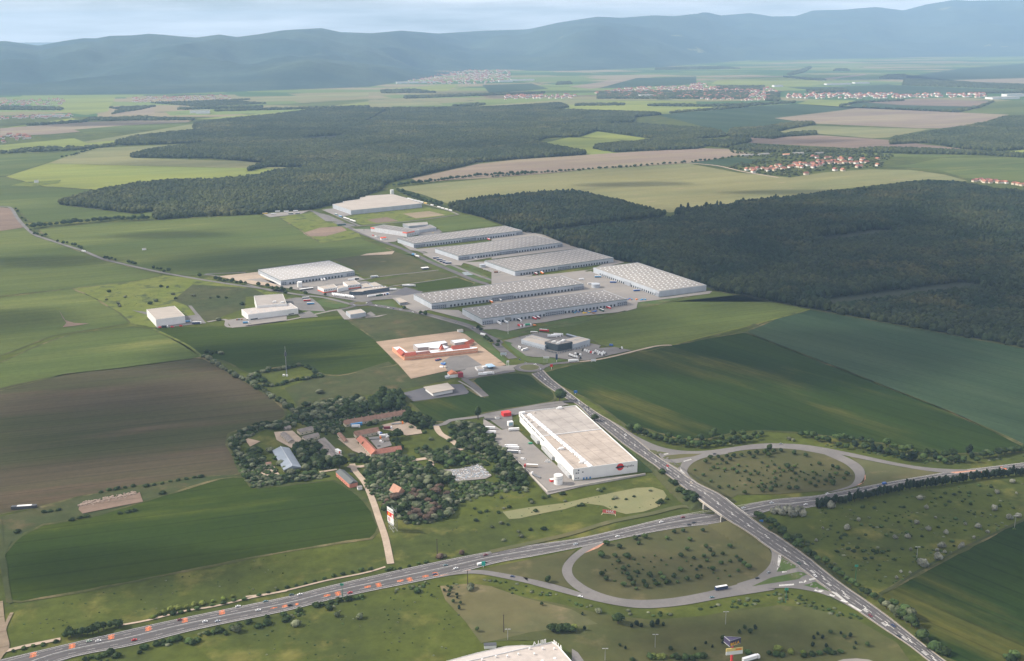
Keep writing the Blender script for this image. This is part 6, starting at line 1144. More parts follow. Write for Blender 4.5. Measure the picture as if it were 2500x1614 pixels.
fleet([('trailer', f'D {x},{y}', -48, c) for x, y, c in ((1295, 252, 'white'), (1335, 264, 'white'), (1380, 276, 'white'), (1422, 287, 'white'), (1465, 299, 'white'), (1513, 312, 'yellow'), (1600, 338, 'white'), (1690, 364, 'white'), (1738, 379, 'white'), (1790, 392, 'white'), (1843, 407, 'white'))], 'along the fence road under the right forest', 'trailers along the forest road')
fleet([('trailer', f'D {x},{y}', -50, c) for x, y, c in ((330, 462, 'teal'), (385, 485, 'light blue'), (447, 507, 'white'), (487, 520, 'white'), (530, 538, 'white'), (567, 550, 'white'))], 'in the row left of the cream-roofed warehouse', 'trailers by the far warehouse')
fleet([('trailer', f'5 {x},{y}', 8, c) for x, y, c in ((145, 378, 'yellow'), (208, 381, 'white'), (240, 363, 'white'), (305, 363, 'white'), (375, 360, 'white'), (340, 380, 'dark green'), (390, 378, 'grey'))], 'on the lorry park under the far forest edge', 'lorries in the far lorry park')
fleet([('trailer', f'D {x},{y}', 12, 'dark blue') for x, y in ((1650, 1040), (1697, 1062), (1738, 1082), (1778, 1098), (1815, 1108))], 'in the parking row before the second long warehouse', 'dark trailers in a row')
fleet([('trailer', '6 380,980', -68, 'orange'), ('trailer', '6 335,987', -68, 'wine red')], 'docked at the warehouse between halls and forest', 'docked trailers')
fleet([('trailer', '6 915,1050', -5, 'blue'), ('trailer', '6 1092,1112', 8, 'blue'), ('trailer', '6 800,1010', 5, 'light blue')], 'at the docks of the warehouse beside the forest', 'docked trailers')
fleet([('semi', '6 55,1358', -64, 'white'), ('semi', '6 210,1338', -64, 'black'), ('trailer', '6 322,1322', -64, 'red'), ('trailer', '6 350,1318', -64, 'wine red'), ('trailer', '6 880,1242', -62, 'red'), ('trailer', '6 828,1262', -62, 'dark green')], 'docked at the nearest long grey warehouse', 'docked trailers'); fleet([('trailer', '6 110,1352', -64, 'silver')], 'second along the docks of the nearest long warehouse', 'docked trailers')
fleet([('rigid', '6 212,1378', -60, 'red'), ('rigid', '6 236,1376', -60, 'wine red'), ('rigid', '6 275,1370', 15, 'green'), ('van', '6 325,1371', 10, 'orange')], 'parked apart before the nearest long warehouse', 'lorries on the front yard')
fleet([('trailer', '5 1845,1042', -66, 'orange'), ('trailer', '5 1912,1032', -66, 'grey')], 'docked at the longest shaded warehouse', 'docked trailers'); fleet([('van', '5 1730,715', 10, 'white')], 'beside the second long warehouse', None); fleet([('trailer', '5 1828,573', -66, 'red')], 'docked at the farthest long warehouse', 'docked trailers')
fleet([('semi', 'C 697,485', -14, 'red', 'red')], 'parked behind the dealership', None); fleet([('bus', 'C 563,510', -14, 'cream')], 'parked at the back of the dealership yard', None)
fleet([('semi', f'C {x},{y}', -5, 'white') for x, y in ((805, 560), (855, 552), (885, 540))], 'parked close together behind the black block', 'white lorries behind the dealership')
fleet([('cab', f'C {x},{y}', a, c) for x, y, a, c in ((1210, 742, 60, 'black'), (1240, 748, 150, 'white'), (1268, 756, 150, 'white'), (1295, 766, 150, 'white'), (1325, 774, 150, 'red'), (1350, 780, 150, 'white'), (1385, 756, 150, 'white'), (1410, 768, 150, 'white'), (1435, 780, 150, 'white'), (1460, 790, 150, 'white'), (1485, 774, 150, 'white'), (1505, 786, 150, 'white'), (1475, 803, 150, 'white'), (1425, 795, 150, 'white'), (1718, 716, 10, 'white'))], 'in the sales rows right of the black block', 'tractor units on the sales lot')
fleet([('cab', f'C {x},{y}', 60, c) for x, y, c in ((1035, 808, 'white'), (1062, 818, 'white'), (1092, 828, 'white'), (1122, 836, 'white'), (1108, 795, 'white'), (1140, 800, 'black'), (1172, 808, 'white'), (1175, 850, 'black'))], 'on the round display island of the dealership', 'tractor units on the display island')
fleet([('cab', 'C 370,705', 200, 'white'), ('cab', 'C 388,716', 200, 'white'), ('bus', 'C 440,735', 222, 'white'), ('car', 'C 372,560', 0, 'black')], 'at the left end of the dealership yard', 'vehicles at the dealership')
fleet([('semi', 'C 1085,888', 12, 'white')], 'on the lane right of the roundabout', None)
fleet([('semi', 'B 1590,728', 8, 'white'), ('trailer', 'B 1510,740', 8, 'white')], 'coupled on the road below the filling station', 'white road train')
fleet([('trailer', f'E {x},{y}', -66, 'white') for x, y in [(1160 + 23 * k, 658 + 3.2 * k) for k in range(7)] + [(1330 + 22 * k, 678 + 3.5 * k) for k in range(5)]], 'in the tight double row before the showrooms', 'white trailers in a row')
fleet([('trailer', 'E 795,705', 14, 'grey'), ('trailer', 'E 812,735', 14, 'red'), ('trailer', 'E 860,778', 14, 'light blue')], 'on the yard behind the white hall pair', 'trailers by the hall pair', order='from the back')
fleet([('semi', f'E {x},{y}', 30, c) for x, y, c in ((1665, 678, 'white'), (1740, 668, 'white'), (1775, 665, 'dark green'), (1810, 660, 'wine red'), (1850, 652, 'blue'))], 'slanting before the dark angular showroom', 'lorries before the dark showroom')
fleet([('trailer', 'E 1950,592', 14, 'white')], 'right of the dark angular showroom', None); fleet([('semi', 'E 2125,538', 5, 'white'), ('semi', 'E 2195,540', 5, 'white')], 'on the dark asphalt by the lawn strip', 'white tankers'); fleet([('semi', 'E 1705,420', 22, 'silver')], 'on the lane behind the flat halls', None)
fleet([('trailer', 'E 1000,460', -62, 'white'), ('trailer', 'E 1037,456', -62, 'white')], 'docked at the pale-roofed warehouse', 'docked trailers'); fleet([('trailer', 'E 1400,462', 12, 'white'), ('trailer', 'E 1455,450', 12, 'black')], 'behind the right showroom', 'trailers behind the showrooms')
fleet([('rigid', 'D 1357,992', -38, 'light blue'), ('rigid', 'D 1405,1015', -38, 'white'), ('car', 'D 460,632', -38, 'grey')], 'on the estate road before the second long warehouse', 'vehicles on the estate road')
fleet([('van', 'D 820,735', -30, 'red'), ('van', 'D 855,748', -30, 'white'), ('van', 'D 880,758', -30, 'grey'), ('rigid', 'D 1470,685', 5, 'white'), ('rigid', 'D 1590,670', 40, 'red'), ('car', 'D 1610,700', 10, 'yellow'), ('car', 'D 700,662', 0, 'black'), ('car', 'D 830,680', 0, 'grey'), ('car', 'D 660,662', 0, 'silver')], 'by the orange-signed hall', 'vehicles at the trade hall')
fleet([('car', f'5 {x},{y}', 10, c) for x, y, c in ((1795, 797, 'white'), (1812, 801, 'white'), (1830, 805, 'silver'), (1848, 808, 'white'))] + [('rigid', '5 1885,820', 10, 'brown')], 'beside the short pale tank', 'cars at the short tank')
fleet([('bus', '6 745,1062', 10, 'white'), ('rigid', '6 675,1028', 10, 'white')], 'between the long halls and the wide tank', 'vehicles by the wide tank')
fleet([('rigid', 'H 785,545', -40, 'white', 'blue'), ('rigid', 'H 845,580', 10, 'white'), ('van', 'H 905,585', 60, 'white'), ('rigid', 'H 905,475', 5, 'wine red'), ('flat', 'H 735,612', 10, 'orange'), ('van', 'H 822,648', -30, 'white'), ('car', 'H 790,705', 10, 'black'), ('rigid', 'H 480,455', 5, 'white'), ('flat', 'H 1030,412', 10, 'orange')], 'in the old farm yard', 'vehicles in the farm yard')
fleet([('car', 'H 735,1268', -30, 'white'), ('car', 'H 765,1280', -10, 'white')], 'hidden in bushes left of the cottage', 'cars by the cottage'); fleet([('car', 'H 420,1042', -55, 'black')], 'on the gravel track beside the orange barn', None)
fleet([('semi', 'G 2350,1455', 25, 'white')], 'cut by the bottom edge near the red pylon', None, az=None)
fleet([('van', '4 1205,1387', 8, 'red'), ('rigid', '4 1240,1385', 8, 'black'), ('van', '4 1297,1385', 8, 'red'), ('van', '4 1362,1377', 8, 'red'), ('rigid', '4 1415,1345', 14, 'light blue'), ('semi', '4 1480,1358', 8, 'dark blue'), ('rigid', '4 1850,1355', 10, 'light blue')], 'around the white hall alone at left', 'vehicles at the lone white hall')
fleet([('bus', '4 630,815', -30, 'white')], 'on the country road through the green fields', None)
def crates(label, s, cols, n, az, spread=(9, 4)):
    rg = random.Random(len(label)); w0 = [un(*X(s)[0])][0]
    for k in range(n):
        c = cols[k % len(cols)]; p = w0 + Vector((rg.uniform(-1, 1) * spread[0], rg.uniform(-1, 1) * spread[1], .5)); o = B().box(-1.6, -1.2, 0, 1.6, 1.2, 1.6 + 1.1 * rg.random()).ob('stacked_goods', paintm(c), None, tuple(p), R(az))
        tag(o, f'{c} piece, {ORD[k]} in the {label}', 'stacked goods', label)
crates('crate stack before the nearest long warehouse', '6 655,1275', ['blue', 'light blue', 'dark green'], 16, 20, (22, 5)); crates('timber stack before the nearest long warehouse', '6 735,1280', ['brown', 'yellow'], 10, 20, (12, 4)); crates('crate stack beside the long warehouse timber', '6 785,1270', ['blue'], 6, 20, (8, 3))
crates('container block by the forest warehouse', '6 1050,1178', ['red', 'blue', 'light blue', 'orange'], 10, 20, (16, 5)); crates('covered stack near the forest warehouse', '6 1140,1180', ['light blue'], 5, 20, (6, 3)); crates('coloured site container beside the new car park', 'B 925,545', ['dark blue', 'red', 'dark blue'], 9, -50, (4, 9)); crates('blue site hut beside the new car park', 'B 988,600', ['blue', 'light blue'], 5, -50, (3, 4)); crates('cream silo bag beside the new car park', 'B 1000,640', ['cream', 'white'], 4, -50, (6, 2))
crates('blue tank pair behind the sales lot', 'C 1570,675', ['blue'], 3, 10, (4, 2)); crates('timber pallet pile in front of the lone white hall', '4 1820,1330', ['brown', 'grey', 'cream'], 6, 10, (10, 3))
heap = B(); rg = random.Random(5); pl = [(p.x, p.y) for p in (un(*q_) for q_ in X('H 1720,1020 1880,1000 2120,940 2270,1090 2200,1120 1800,1165'))]
xs = [p[0] for p in pl]; ys = [p[1] for p in pl]; hv = {0: B(), 1: B(), 2: B()}
for k in range(900):
    x, y = rg.uniform(min(xs), max(xs)), rg.uniform(min(ys), max(ys))
    if inside(np.array([x]), np.array([y]), pl)[0]: s_ = rg.uniform(.25, 1.1); hv[k % 3].box(x - s_, y - s_ * .6, .4, x + s_, y + s_ * .6, .5 + s_ * .7, rz=rg.uniform(0, 3))
for k, m in enumerate((plain('rubble_white', (.52, .51, .50)), plain('rubble_grey', (.26, .24, .23)), plain('rubble_blue', (.26, .31, .36)))): tag(hv[k].ob('rubble', m), 'heaped rubble on the gravel clearing among trees', kind='stuff')
rb2 = B(); a_, c_ = un(*X('d 600,370')[0]), un(*X('d 1010,285')[0])
for k in range(260): p = a_.lerp(c_, rg.random()); s_ = rg.uniform(.3, 1.2); x, y = p.x + rg.gauss(0, 1.5), p.y + rg.gauss(0, 3); rb2.box(x - s_, y - s_, 0.3, x + s_, y + s_, .5 + s_, rz=rg.uniform(0, 3))
tag(rb2.ob('rubble', plain('rubble_brown', (.26, .20, .16))), 'long brown rubble bank at the edge of the crop', kind='stuff')
# ================================================================== TREES AND BUSHES
def leafball(name, m, seed, n=230, size=.2, squash=1.0, cone=0.0, core=True):
    """crown of unit radius: many small leaf sprays through an uneven volume"""
    rg = random.Random(seed); b_ = B()
    lob = [(Vector((rg.gauss(0, 1), rg.gauss(0, 1), rg.gauss(0, .8))).normalized() * rg.uniform(.25, .6), rg.uniform(.38, .62)) for _ in range(7)]
    for k in range(n):
        c, r = lob[k % 7]; d = Vector((rg.gauss(0, 1), rg.gauss(0, 1), rg.gauss(0, 1))).normalized(); p = c + d * r * rg.uniform(.7, 1.05)
        if cone: t = (p.z + 1) / 2; p.x *= 1 - cone * t; p.y *= 1 - cone * t
        p.z *= squash; u = d.cross(Vector((rg.gauss(0, 1), rg.gauss(0, 1), rg.gauss(0, 1)))).normalized(); v = d.cross(u) + d * rg.uniform(-.5, .5); s_ = size * rg.uniform(.6, 1.3)
        b_.quad(*[tuple(p + u * a * s_ + v * c2 * s_) for a, c2 in ((-1, -.6), (1, -.8), (.8, .9), (-.7, .7))])
    if core:
        bm = bmesh.new(); bmesh.ops.create_icosphere(bm, subdivisions=2, radius=.74); n0 = len(b_.v)
        for v in bm.verts:
            q = v.co * (1 + .3 * mn.noise(v.co * 2 + Vector((seed, 0, 0))));
            if cone: t = (q.z + 1) / 2; q.x *= 1 - cone * t; q.y *= 1 - cone * t
            b_.v.append((q.x, q.y, q.z * squash))
        for f in bm.faces: b_.f.append(tuple(n0 + v.index for v in f.verts))
        bm.free()
    return b_.me(name, m)
l_dark = leafmat('dark_leaves', (.026, .044, .016), (.038, .058, .020), .28, scale=.05); l_mid = leafmat('green_leaves', (.040, .070, .022), (.060, .092, .028), .25, scale=.05)
l_silver = leafmat('silvery_blossoming_leaves', (.070, .088, .044), (.145, .155, .095), .30, scale=.08); l_white = leafmat('whitish_grey_leaves', (.16, .165, .125), (.24, .24, .19), .15, scale=.1)
l_yel = leafmat('yellow_green_leaves', (.10, .135, .028), (.13, .15, .035), .2, scale=.05); l_pine = leafmat('blackish_pine_needles', (.014, .026, .015), (.022, .034, .018), .25, scale=.05); l_red = leafmat('reddish_brown_leaves', (.085, .060, .045), (.11, .075, .055), .2, scale=.05)
bark = plain('bark', (.07, .055, .04), .95)
CRN = {}
for k, m in (('dark', l_dark), ('mid', l_mid), ('silver', l_silver), ('white', l_white), ('yel', l_yel), ('red', l_red)): CRN[k] = [leafball('crown', m, 11 * i + len(k), 420, .145) for i in range(3)]
CRN['pine'] = [leafball('crown', l_pine, 70 + i, 380, .15, 1.25, .45) for i in range(3)]
trunk = B().tube([(0, 0, 0), (.02, 0, .55), (0, .02, 1)], .05, 6, True, .02).tube([(0, 0, .45), (.14, .05, .78)], .022, 5, True, .008).tube([(0, 0, .5), (-.12, .08, .82)], .02, 5, True, .008).me('trunk', bark)
KN = {'dark': 'dark green', 'mid': 'mid green', 'silver': 'silvery', 'white': 'whitish grey', 'yel': 'yellow-green', 'pine': 'blackish green', 'red': 'reddish brown'}
TREES = []; BUSHES = []
def tree(px, py, r, h, k, label, group, name='tree', cat='tree', z=None): TREES.append((GG(px, py), r, h, k, label, group, name, cat))
def bush(px, py, r, h, k, label, group, name='bush', cat='bush', p=None): BUSHES.append((p or GG(px, py), r, h, k, label, group, name, cat))
def tree_(p, r, h, k, label, group, name='tree', cat='tree'):
    i = int(abs(p.x * 7 + p.y * 3)) % 3; t_ = empty(name, p, random.uniform(0, 6.28)); tag(t_, label, cat, group)
    ob('trunk', trunk, t_, (0, 0, 0), 0, (h, h, h * .75)); ch = h * .40; ob('crown', CRN[k][i], t_, (0, 0, h - ch), 0, (r, r, ch)); return t_
def bush_(p, r, h, k, label, group, name='bush', cat='bush'):
    i = int(abs(p.x * 7 + p.y * 3)) % 3; o = ob(name, CRN[k][i], None, (p.x, p.y, p.z + h * .42), random.uniform(0, 6.28), (r * random.uniform(.9, 1.2), r * random.uniform(.9, 1.2), h * .62)); tag(o, label, cat, group); return o
def many(s, k, r, h, where, group, fn=tree, **kw):
    pts = X(s); pts.sort()
    for i, (px, py) in enumerate(pts):
        rr = r * random.uniform(.75, 1.25); kk = k if isinstance(k, str) else random.choice(k)
        fn(px, py, rr, h * rr / r, kk, f'{KN[kk]} {kw.get("word", "tree")} {where}', group, **{a: b_ for a, b_ in kw.items() if a != 'word'})
many('L 725,225 945,200 830,210 1035,205 1140,195 1245,170 1345,165 1460,155 1510,100 1565,145 1660,130 1835,165 1990,195 1500,195 1300,215 990,245 885,255 665,280', ['dark', 'mid', 'dark'], 3.6, 6.2, 'along the upper rim of the upper loop meadow', 'trees in the upper loop meadow')
many('L 1410,285 1575,315 1745,350 1845,340 2170,305 2345,335 1100,325 770,355 920,375 1030,370 1080,410 1190,400 1315,395 1355,435 1260,440 1580,410 1695,400 1805,395 1965,415 1855,430 2135,445 2085,405 1585,500 1410,565 1530,555 1590,595 1980,510 2095,495 2160,535 1865,515 1650,455 1480,335 1640,360 1240,525 965,600 1020,630 520,380 635,450 735,530 940,290 2255,525 2310,475 820,300 2390,440', ['mid', 'dark', 'mid'], 2.5, 4.2, 'in the planted rows of the upper loop meadow', 'trees in the upper loop meadow')
many('L 845,615 1180,685 1415,660 1765,625 1875,630 1530,650 2120,595 2350,575 1450,610 1360,605 2050,560 / c 750,915 825,960 800,990 715,1025 375,905', ['dark'], 3.6, 5.6, 'near the lower edge of the upper loop meadow', 'dark trees in the upper loop meadow')
many('f 1373,580 1152,618 1080,630 868,672 958,695 1108,665 1318,630 1440,570 1490,638 825,762 930,762 957,805 1020,770 1003,758', ['dark', 'dark', 'mid'], 3.3, 5.2, 'in the lower loop meadow near the motorway', 'trees in the lower loop meadow')
many('f 1468,710 1425,762 1610,690 1643,718 1668,752 1598,765 1738,745 1620,795 1842,765 1870,795 1790,690 1897,820 1725,815 1568,842 1852,872 1420,868 1548,918 1470,937 1520,777 1665,862 1795,800 1590,570 2,10', ['dark', 'mid', 'dark'], 2.7, 4.4, 'in the right half of the lower loop meadow', 'trees in the lower loop meadow')
many('G 715,340 750,400 850,310 1012,350 930,440 960,500 1095,475 1150,330 1190,395 670,480 795,465 375,340 1330,370 1505,405 1640,380 1415,270 1376,435 1240,450 1065,415 830,525 430,400 665,265', ['dark', 'dark', 'mid'], 2.7, 4.4, 'in the lower half of the lower loop meadow', 'trees in the lower loop meadow')
tree(*X('f 1930,850')[0], 4.2, 6.5, 'mid', 'large round light green tree at the right rim of the lower loop', None); tree(*X('G 368,95')[0], 4.8, 7, 'mid', 'large round green tree at the left rim of the lower loop', None); tree(*X('F 1833,425')[0], 3.4, 7.5, 'dark', 'dark tree alone in the wedge between motorway and slip road', None)
tree(*X('b 820,400')[0], 10.5, 19, 'dark', 'big spreading dark tree beside the side road at the lane corner', None); tree(*X('b 1085,550')[0], 5.5, 11, 'dark', 'single dark tree between the logistika hall and side road', None); tree(*X('b 207,535')[0], 5.5, 20, 'dark', 'tall slim dark tree at the corner of the lane by the crop', None)
tree(*X('H 265,1000')[0], 11, 17, 'dark', 'big round almost black tree behind the orange barn', None); tree(*X('H 1030,600')[0], 9, 13, 'dark', 'broad dark tree at the corner of the farm yard', None)
# meadow between side road and dark crop, right
many('J 1060,545 1155,665 290,820 140,925 1025,855 1175,940 750,1040 920,1035 1400,985 2195,795 2310,770 2235,335 2045,470 1340,1155 1600,1145 1310,1290 2010,680 1800,905', 'white', 3.2, 5.2, 'standing out in the shrubby meadow by the dark crop', 'whitish bushes in the shrubby meadow', bush, word='bush'); many('J 1265,785 1645,870 950,1195 1285,1200 1385,1225 1750,1040 1925,970 2290,475 1560,1165 / g 1230,875 1300,880 1200,920 645,545 595,640 1500,712', 'white', 1.9, 3.2, 'small in the shrubby meadow by the dark crop', 'small whitish bushes in the shrubby meadow', bush, word='bush')
many('g 1395,825 1515,775', 'white', 5.2, 8, 'large at the edge of the dark crop', 'large whitish bushes at the crop edge', bush, word='bush')
many('g 265,430 300,425 330,440 365,420 395,425 430,450 450,425 480,420 495,450 410,455 697,390', 'white', 4.0, 7.5, 'clustered below the motorway beside the bridge', 'whitish bushes beside the bridge', bush, word='bush')
pl_ = spline(X('g 600,390 700,370 900,335 1100,290 1350,245 1560,215 1800,175 2000,155 2200,135 2330,120'), 9)
for i, q_ in enumerate(pl_):
    if i % 1 == 0: rr = random.uniform(3.4, 4.8); tree(q_[0] + random.uniform(-2, 2), q_[1] + random.uniform(-1.5, 1.5), rr, random.uniform(8, 12.5), 'pine', 'blackish pine in the screen along the right motorway verge', 'pine screen along the motorway', 'pine_tree')
many('J 620,585 345,650 490,660 815,645 860,650 1240,475 1330,525 1500,490 1390,475 1390,620 1215,585 1440,580 1600,575 1710,615 1690,510 1945,500 1570,460 1690,470 1965,395 1820,380 635,820 325,875 440,880 580,900 480,905 795,840 940,825 1300,905 1520,800 1860,725 1750,740 2080,640 2250,660 900,975 640,1005 380,1000 120,1000 60,1040 290,1045 90,1130 280,1160 230,1210 350,1210 520,1220 670,1200 840,1180 1020,1170 1090,1020 1475,1085 2260,930 30,970 1800,860 1500,1140 / g 530,650 750,720 830,700 960,775 1010,770 1070,825 1090,725 1180,780 900,690 1020,715 1300,600 1350,780', ['dark', 'dark', 'mid'], 2.5, 2.4, 'low in the shrubby meadow by the dark crop', 'low dark bushes in the shrubby meadow', bush, word='bush')
many('L 1340,985 1380,1010 1430,1030 1470,1060 1520,1045 1560,1100 1600,1130 1640,1170 1690,1200 1720,1250 1760,1290 1830,1330 1880,1360 1930,1330 1900,1290 1850,1400 / g 250,560 330,590 370,640 430,640 480,690 520,740 570,760 600,790 660,810 700,850 740,880 780,910 820,940 860,970 900,990 940,1030 980,1050 1020,1070', ['dark', 'mid', 'dark'], 4.2, 7, 'on the bank right of the side road', 'trees on the side road bank'); many('g 1080,1120 1120,1150 1160,1170 1190,1210 1240,1230 1270,1250 1310,1280 1210,1180 1260,1200 1300,1230 1340,1300 1390,1370 1180,1140', ['dark', 'mid', 'silver'], 5.0, 10, 'in the clump by the lower right road bend', 'trees at the lower right bend'); tree(*X('g 1388,1385')[0], 6.5, 10.5, 'dark', 'round dark tree at the foot of the lower right clump', None); many('g 1470,1450 1520,1480 1560,1490 2030,1520 2090,1510 2060,1540 1490,1440', ['dark', 'mid'], 4.5, 6, 'near the bottom edge right of the road', 'bushes at the bottom right', bush, word='bush')
# belt behind the upper slip road
many('b 1345,625 1400,610 1430,640 1470,660 1500,680 1540,690 1580,700 1620,715 1660,725 1700,720 1740,740 1780,745 1820,735 1860,750 1900,740 1940,745 1980,735 2020,730 2060,735 2100,715 2140,705 1640,690 1720,700 1800,710 1880,700 1960,680 2040,690 1980,650 2120,665 / c 20,720 60,705 100,700 150,690 180,660 130,665 40,670', ['dark', 'dark', 'mid'], 4.8, 9, 'in the dark belt behind the upper slip road', 'trees behind the upper slip road'); tree(*X('b 1408,640')[0], 7, 13, 'mid', 'tallest light-topped tree at the left end of the dark belt', None)
many('c 480,670 520,670 570,680 600,700 640,700 680,710 740,690 770,700 800,690 860,700 930,700 760,745 820,760 880,750 960,770 1000,730 1020,780 1070,790 1120,740 1130,800 1180,760 1190,820 1240,790 1240,840 1290,780 1300,850 1340,800 1320,840 1420,810 1470,800 1490,840 1520,850 1560,870 1610,860 1650,850 1700,860 1760,830 1800,860 1850,830 1900,820 1960,810 2010,800 2060,790 2110,780 2160,765 2200,770 1400,840 1560,830 1620,820 1740,800', ['dark', 'dark', 'mid', 'pine'], 5.4, 9.5, 'in the dark belt below the large crop, right', 'trees below the large crop'); many('c 1055,775 1090,785 1155,800 1875,790 1980,775 420,700 390,690', 'silver', 3.4, 4.5, 'blossoming in the dark belt below the large crop', 'blossoming bushes in the belt', bush, word='bush')
# verge bushes along the motorway
many('d 500,1370 540,1360 580,1350 620,1350 660,1345 700,1335 740,1320 780,1305 830,1290 870,1285 900,1290 520,1340', ['dark'], 4.2, 8, 'in the clump left of the motorway at the gravel lane', 'dark trees beside the motorway, lower left'); many('d 640,1530 690,1515 740,1520 790,1500 830,1480 880,1510 1050,1480 1090,1450 1180,1420 1230,1400 1270,1400 1300,1390 1340,1380 1420,1400 1450,1410 1490,1395 1560,1340 1600,1330 1650,1320 1700,1340 1740,1300 1790,1280 1860,1260 1940,1290 2000,1270 / e 30,1250 100,1280 160,1215 290,1200 320,1220 300,1240 400,1170 530,1130 570,1120 640,1105 700,1090 770,1080 830,1070 870,1060 630,1150 1290,1020 160,1260', ['dark', 'dark', 'mid'], 3.4, 4.0, 'on the lower verge of the motorway', 'bushes on the lower verge', bush, word='bush'); many('e 685,1205 858,1220 375,1275 1690,1000 / d 1783,1320 / G 335,830 / F 800,530', ['silver'], 3.6, 5.4, 'pale and round alone in the lower meadow', 'pale bushes in the lower meadow', bush, word='bush')
many('e 1060,860 1090,850 1120,855 1160,850 1230,830 1300,810 1355,800 / d 1170,1210 1240,1200 1300,1190 1360,1180 1420,1165 1480,1150 1600,1125 1680,1110 1760,1090 1840,1080 / e 100,1050 170,1030 240,1010 310,990 380,975 450,960 520,945 590,925 660,905 730,890 800,875 870,860 940,855 / d 100,1470 180,1450 250,1430 320,1425 420,1400', ['dark', 'mid'], 2.6, 2.8, 'low on the upper verge of the motorway', 'bushes on the upper verge', bush, word='bush'); many('d 1150,1220 1230,1180 1280,1160 1340,1150 1400,1140 1460,1125 1520,1115 1600,1095 1680,1080 1750,1060 1200,1190', 'yel', 3.0, 3.6, 'bright beside the pale verge lane', 'yellow-green bushes by the verge lane', bush, word='bush'); many('e 1495,760 1625,735 1460,765', ['silver', 'red', 'red'], 3.2, 4.5, 'above the motorway near the dark pole', 'bushes near the dark pole', bush, word='bush')
# meadow at the bottom
many('F 458,545 548,515 533,560 632,640 625,605 520,610 655,785 575,695 675,715 2285,860 1750,730 110,545 290,610', ['dark', 'pine', 'dark'], 1.8, 3.6, 'small at the corner of the dry meadow', 'small trees at the dry meadow', name='young_tree'); tree(*X('F 895,1075')[0], 2.3, 5.5, 'mid', 'small round tree with its shadow apart in the dry meadow', None, 'young_tree')
many('G 770,1020 840,1000 895,1015 1040,1015 1112,990 1188,1000', 'pine', 3.0, 5.2, 'in the row of six round dark trees', 'row of six round dark trees'); tree(*X('G 590,970')[0], 6.0, 11, 'dark', 'broad dark tree below the slip road bend', None); many('G 118,855 148,1060 612,1270 690,1310 1285,1325 1750,1240 1608,1315 1840,1290 1980,1180 1982,1235 2195,1090 2265,1035 2340,1095 / g 15,1335 55,1300 95,1335 135,1305 605,1345 575,1378 640,1372 700,1335 778,1338 848,1358 805,1372 565,1430 670,1440 878,1450 890,1415 975,1430', ['pine', 'dark'], 2.1, 3.8, 'small and scattered over the dull lower meadow', 'small trees of the lower meadow', name='young_tree')
many('F 1880,1070 1930,1050 2000,1070 2050,1080 2100,1080 2150,1085 2180,1060 1960,1085 2080,1060', ['dark', 'yel', 'dark'], 4.0, 6, 'in the clump right above the supermarket', 'clump above the supermarket'); many('G 1310,1420 1350,1400 1390,1440 1480,1440 1540,1425 1600,1420 1660,1415 1720,1420 780,1460 1020,1430 1580,1455 / g 240,1490 290,1500 340,1505 80,1485 500,1510 560,1500 620,1490 680,1480 720,1490 780,1480', ['dark', 'dark', 'mid'], 3.2, 4.2, 'in the hedge at the bottom edge', 'hedge at the bottom edge', bush, word='bush'); many('G 1060,1425 1120,1430 1180,1425 / g 305,1460 400,1485 495,1490', 'yel', 3.4, 4.2, 'yellow in the hedge at the bottom edge', 'yellow bushes at the bottom edge', bush, word='bush')
# road trees and hedgerows
def row(s, step, k, r, h, where, group, jit=1.0, fn=tree, word='tree', **kw):
    w = resample([un(*p) for p in X(s)], step=step)
    for p in w:
        q = Vector((p.x + random.uniform(-jit, jit), p.y + random.uniform(-jit, jit), 0)); kk = k if isinstance(k, str) else random.choice(k); rr = r * random.uniform(.75, 1.3)
        i = int(abs(q.x * 7 + q.y)) % 3; lb = f'{KN[kk]} {word} {where}'
        if fn is tree: TREES.append((q, rr, h * rr / r, kk, lb, group, 'tree', 'tree'))
        else: bush(0, 0, rr, h * rr / r, kk, lb, group, p=q)
row('4 262,640 400,620 520,610 620,600 760,590 870,575', 15, 'dark', 9, 13, 'in the hedgerow between two green fields', 'hedgerow trees at left', 3); row('4 890,575 1040,580 1160,570', 14, 'dark', 9.5, 14, 'in the hedgerow leading to the oak forest', 'hedgerow trees at left', 3)
many('4 120,500 135,520 165,570 195,590 205,625 230,660 262,690 285,690 320,705 345,700 435,745 478,760 505,755 545,770 565,775 597,790 612,795 790,870 808,868 825,880 843,872 868,882 970,905 996,910 1018,918 1155,945 1185,950 1213,955 1235,975 1270,968 1500,1008 1622,1030 1655,1035 1685,1045 1713,1040 1748,1045 1780,1055 1812,1060 1845,1060 1945,1075 2012,1085 2048,1105 2083,1108 2118,1112', 'dark', 4.6, 8, 'beside the country road through the green fields', 'trees along the country road'); many('5 95,918 163,928 202,945 235,950 270,950 290,960 300,985 340,950 450,985 598,995 1190,1098 1315,1135 1350,1140 1748,1245 1768,1260 1805,1322 1822,1335 1845,1350 1893,1380 1900,1350', 'dark', 4.2, 7.5, 'along the estate road', 'trees along the estate road')
many('6 1425,512 1477,505 1548,500 1615,495 1647,488 1695,480 1722,478 1835,468 1893,455 2135,430', 'pine', 7.0, 19, 'rising above the forest edge against the pale field', 'tall trees on the forest edge')
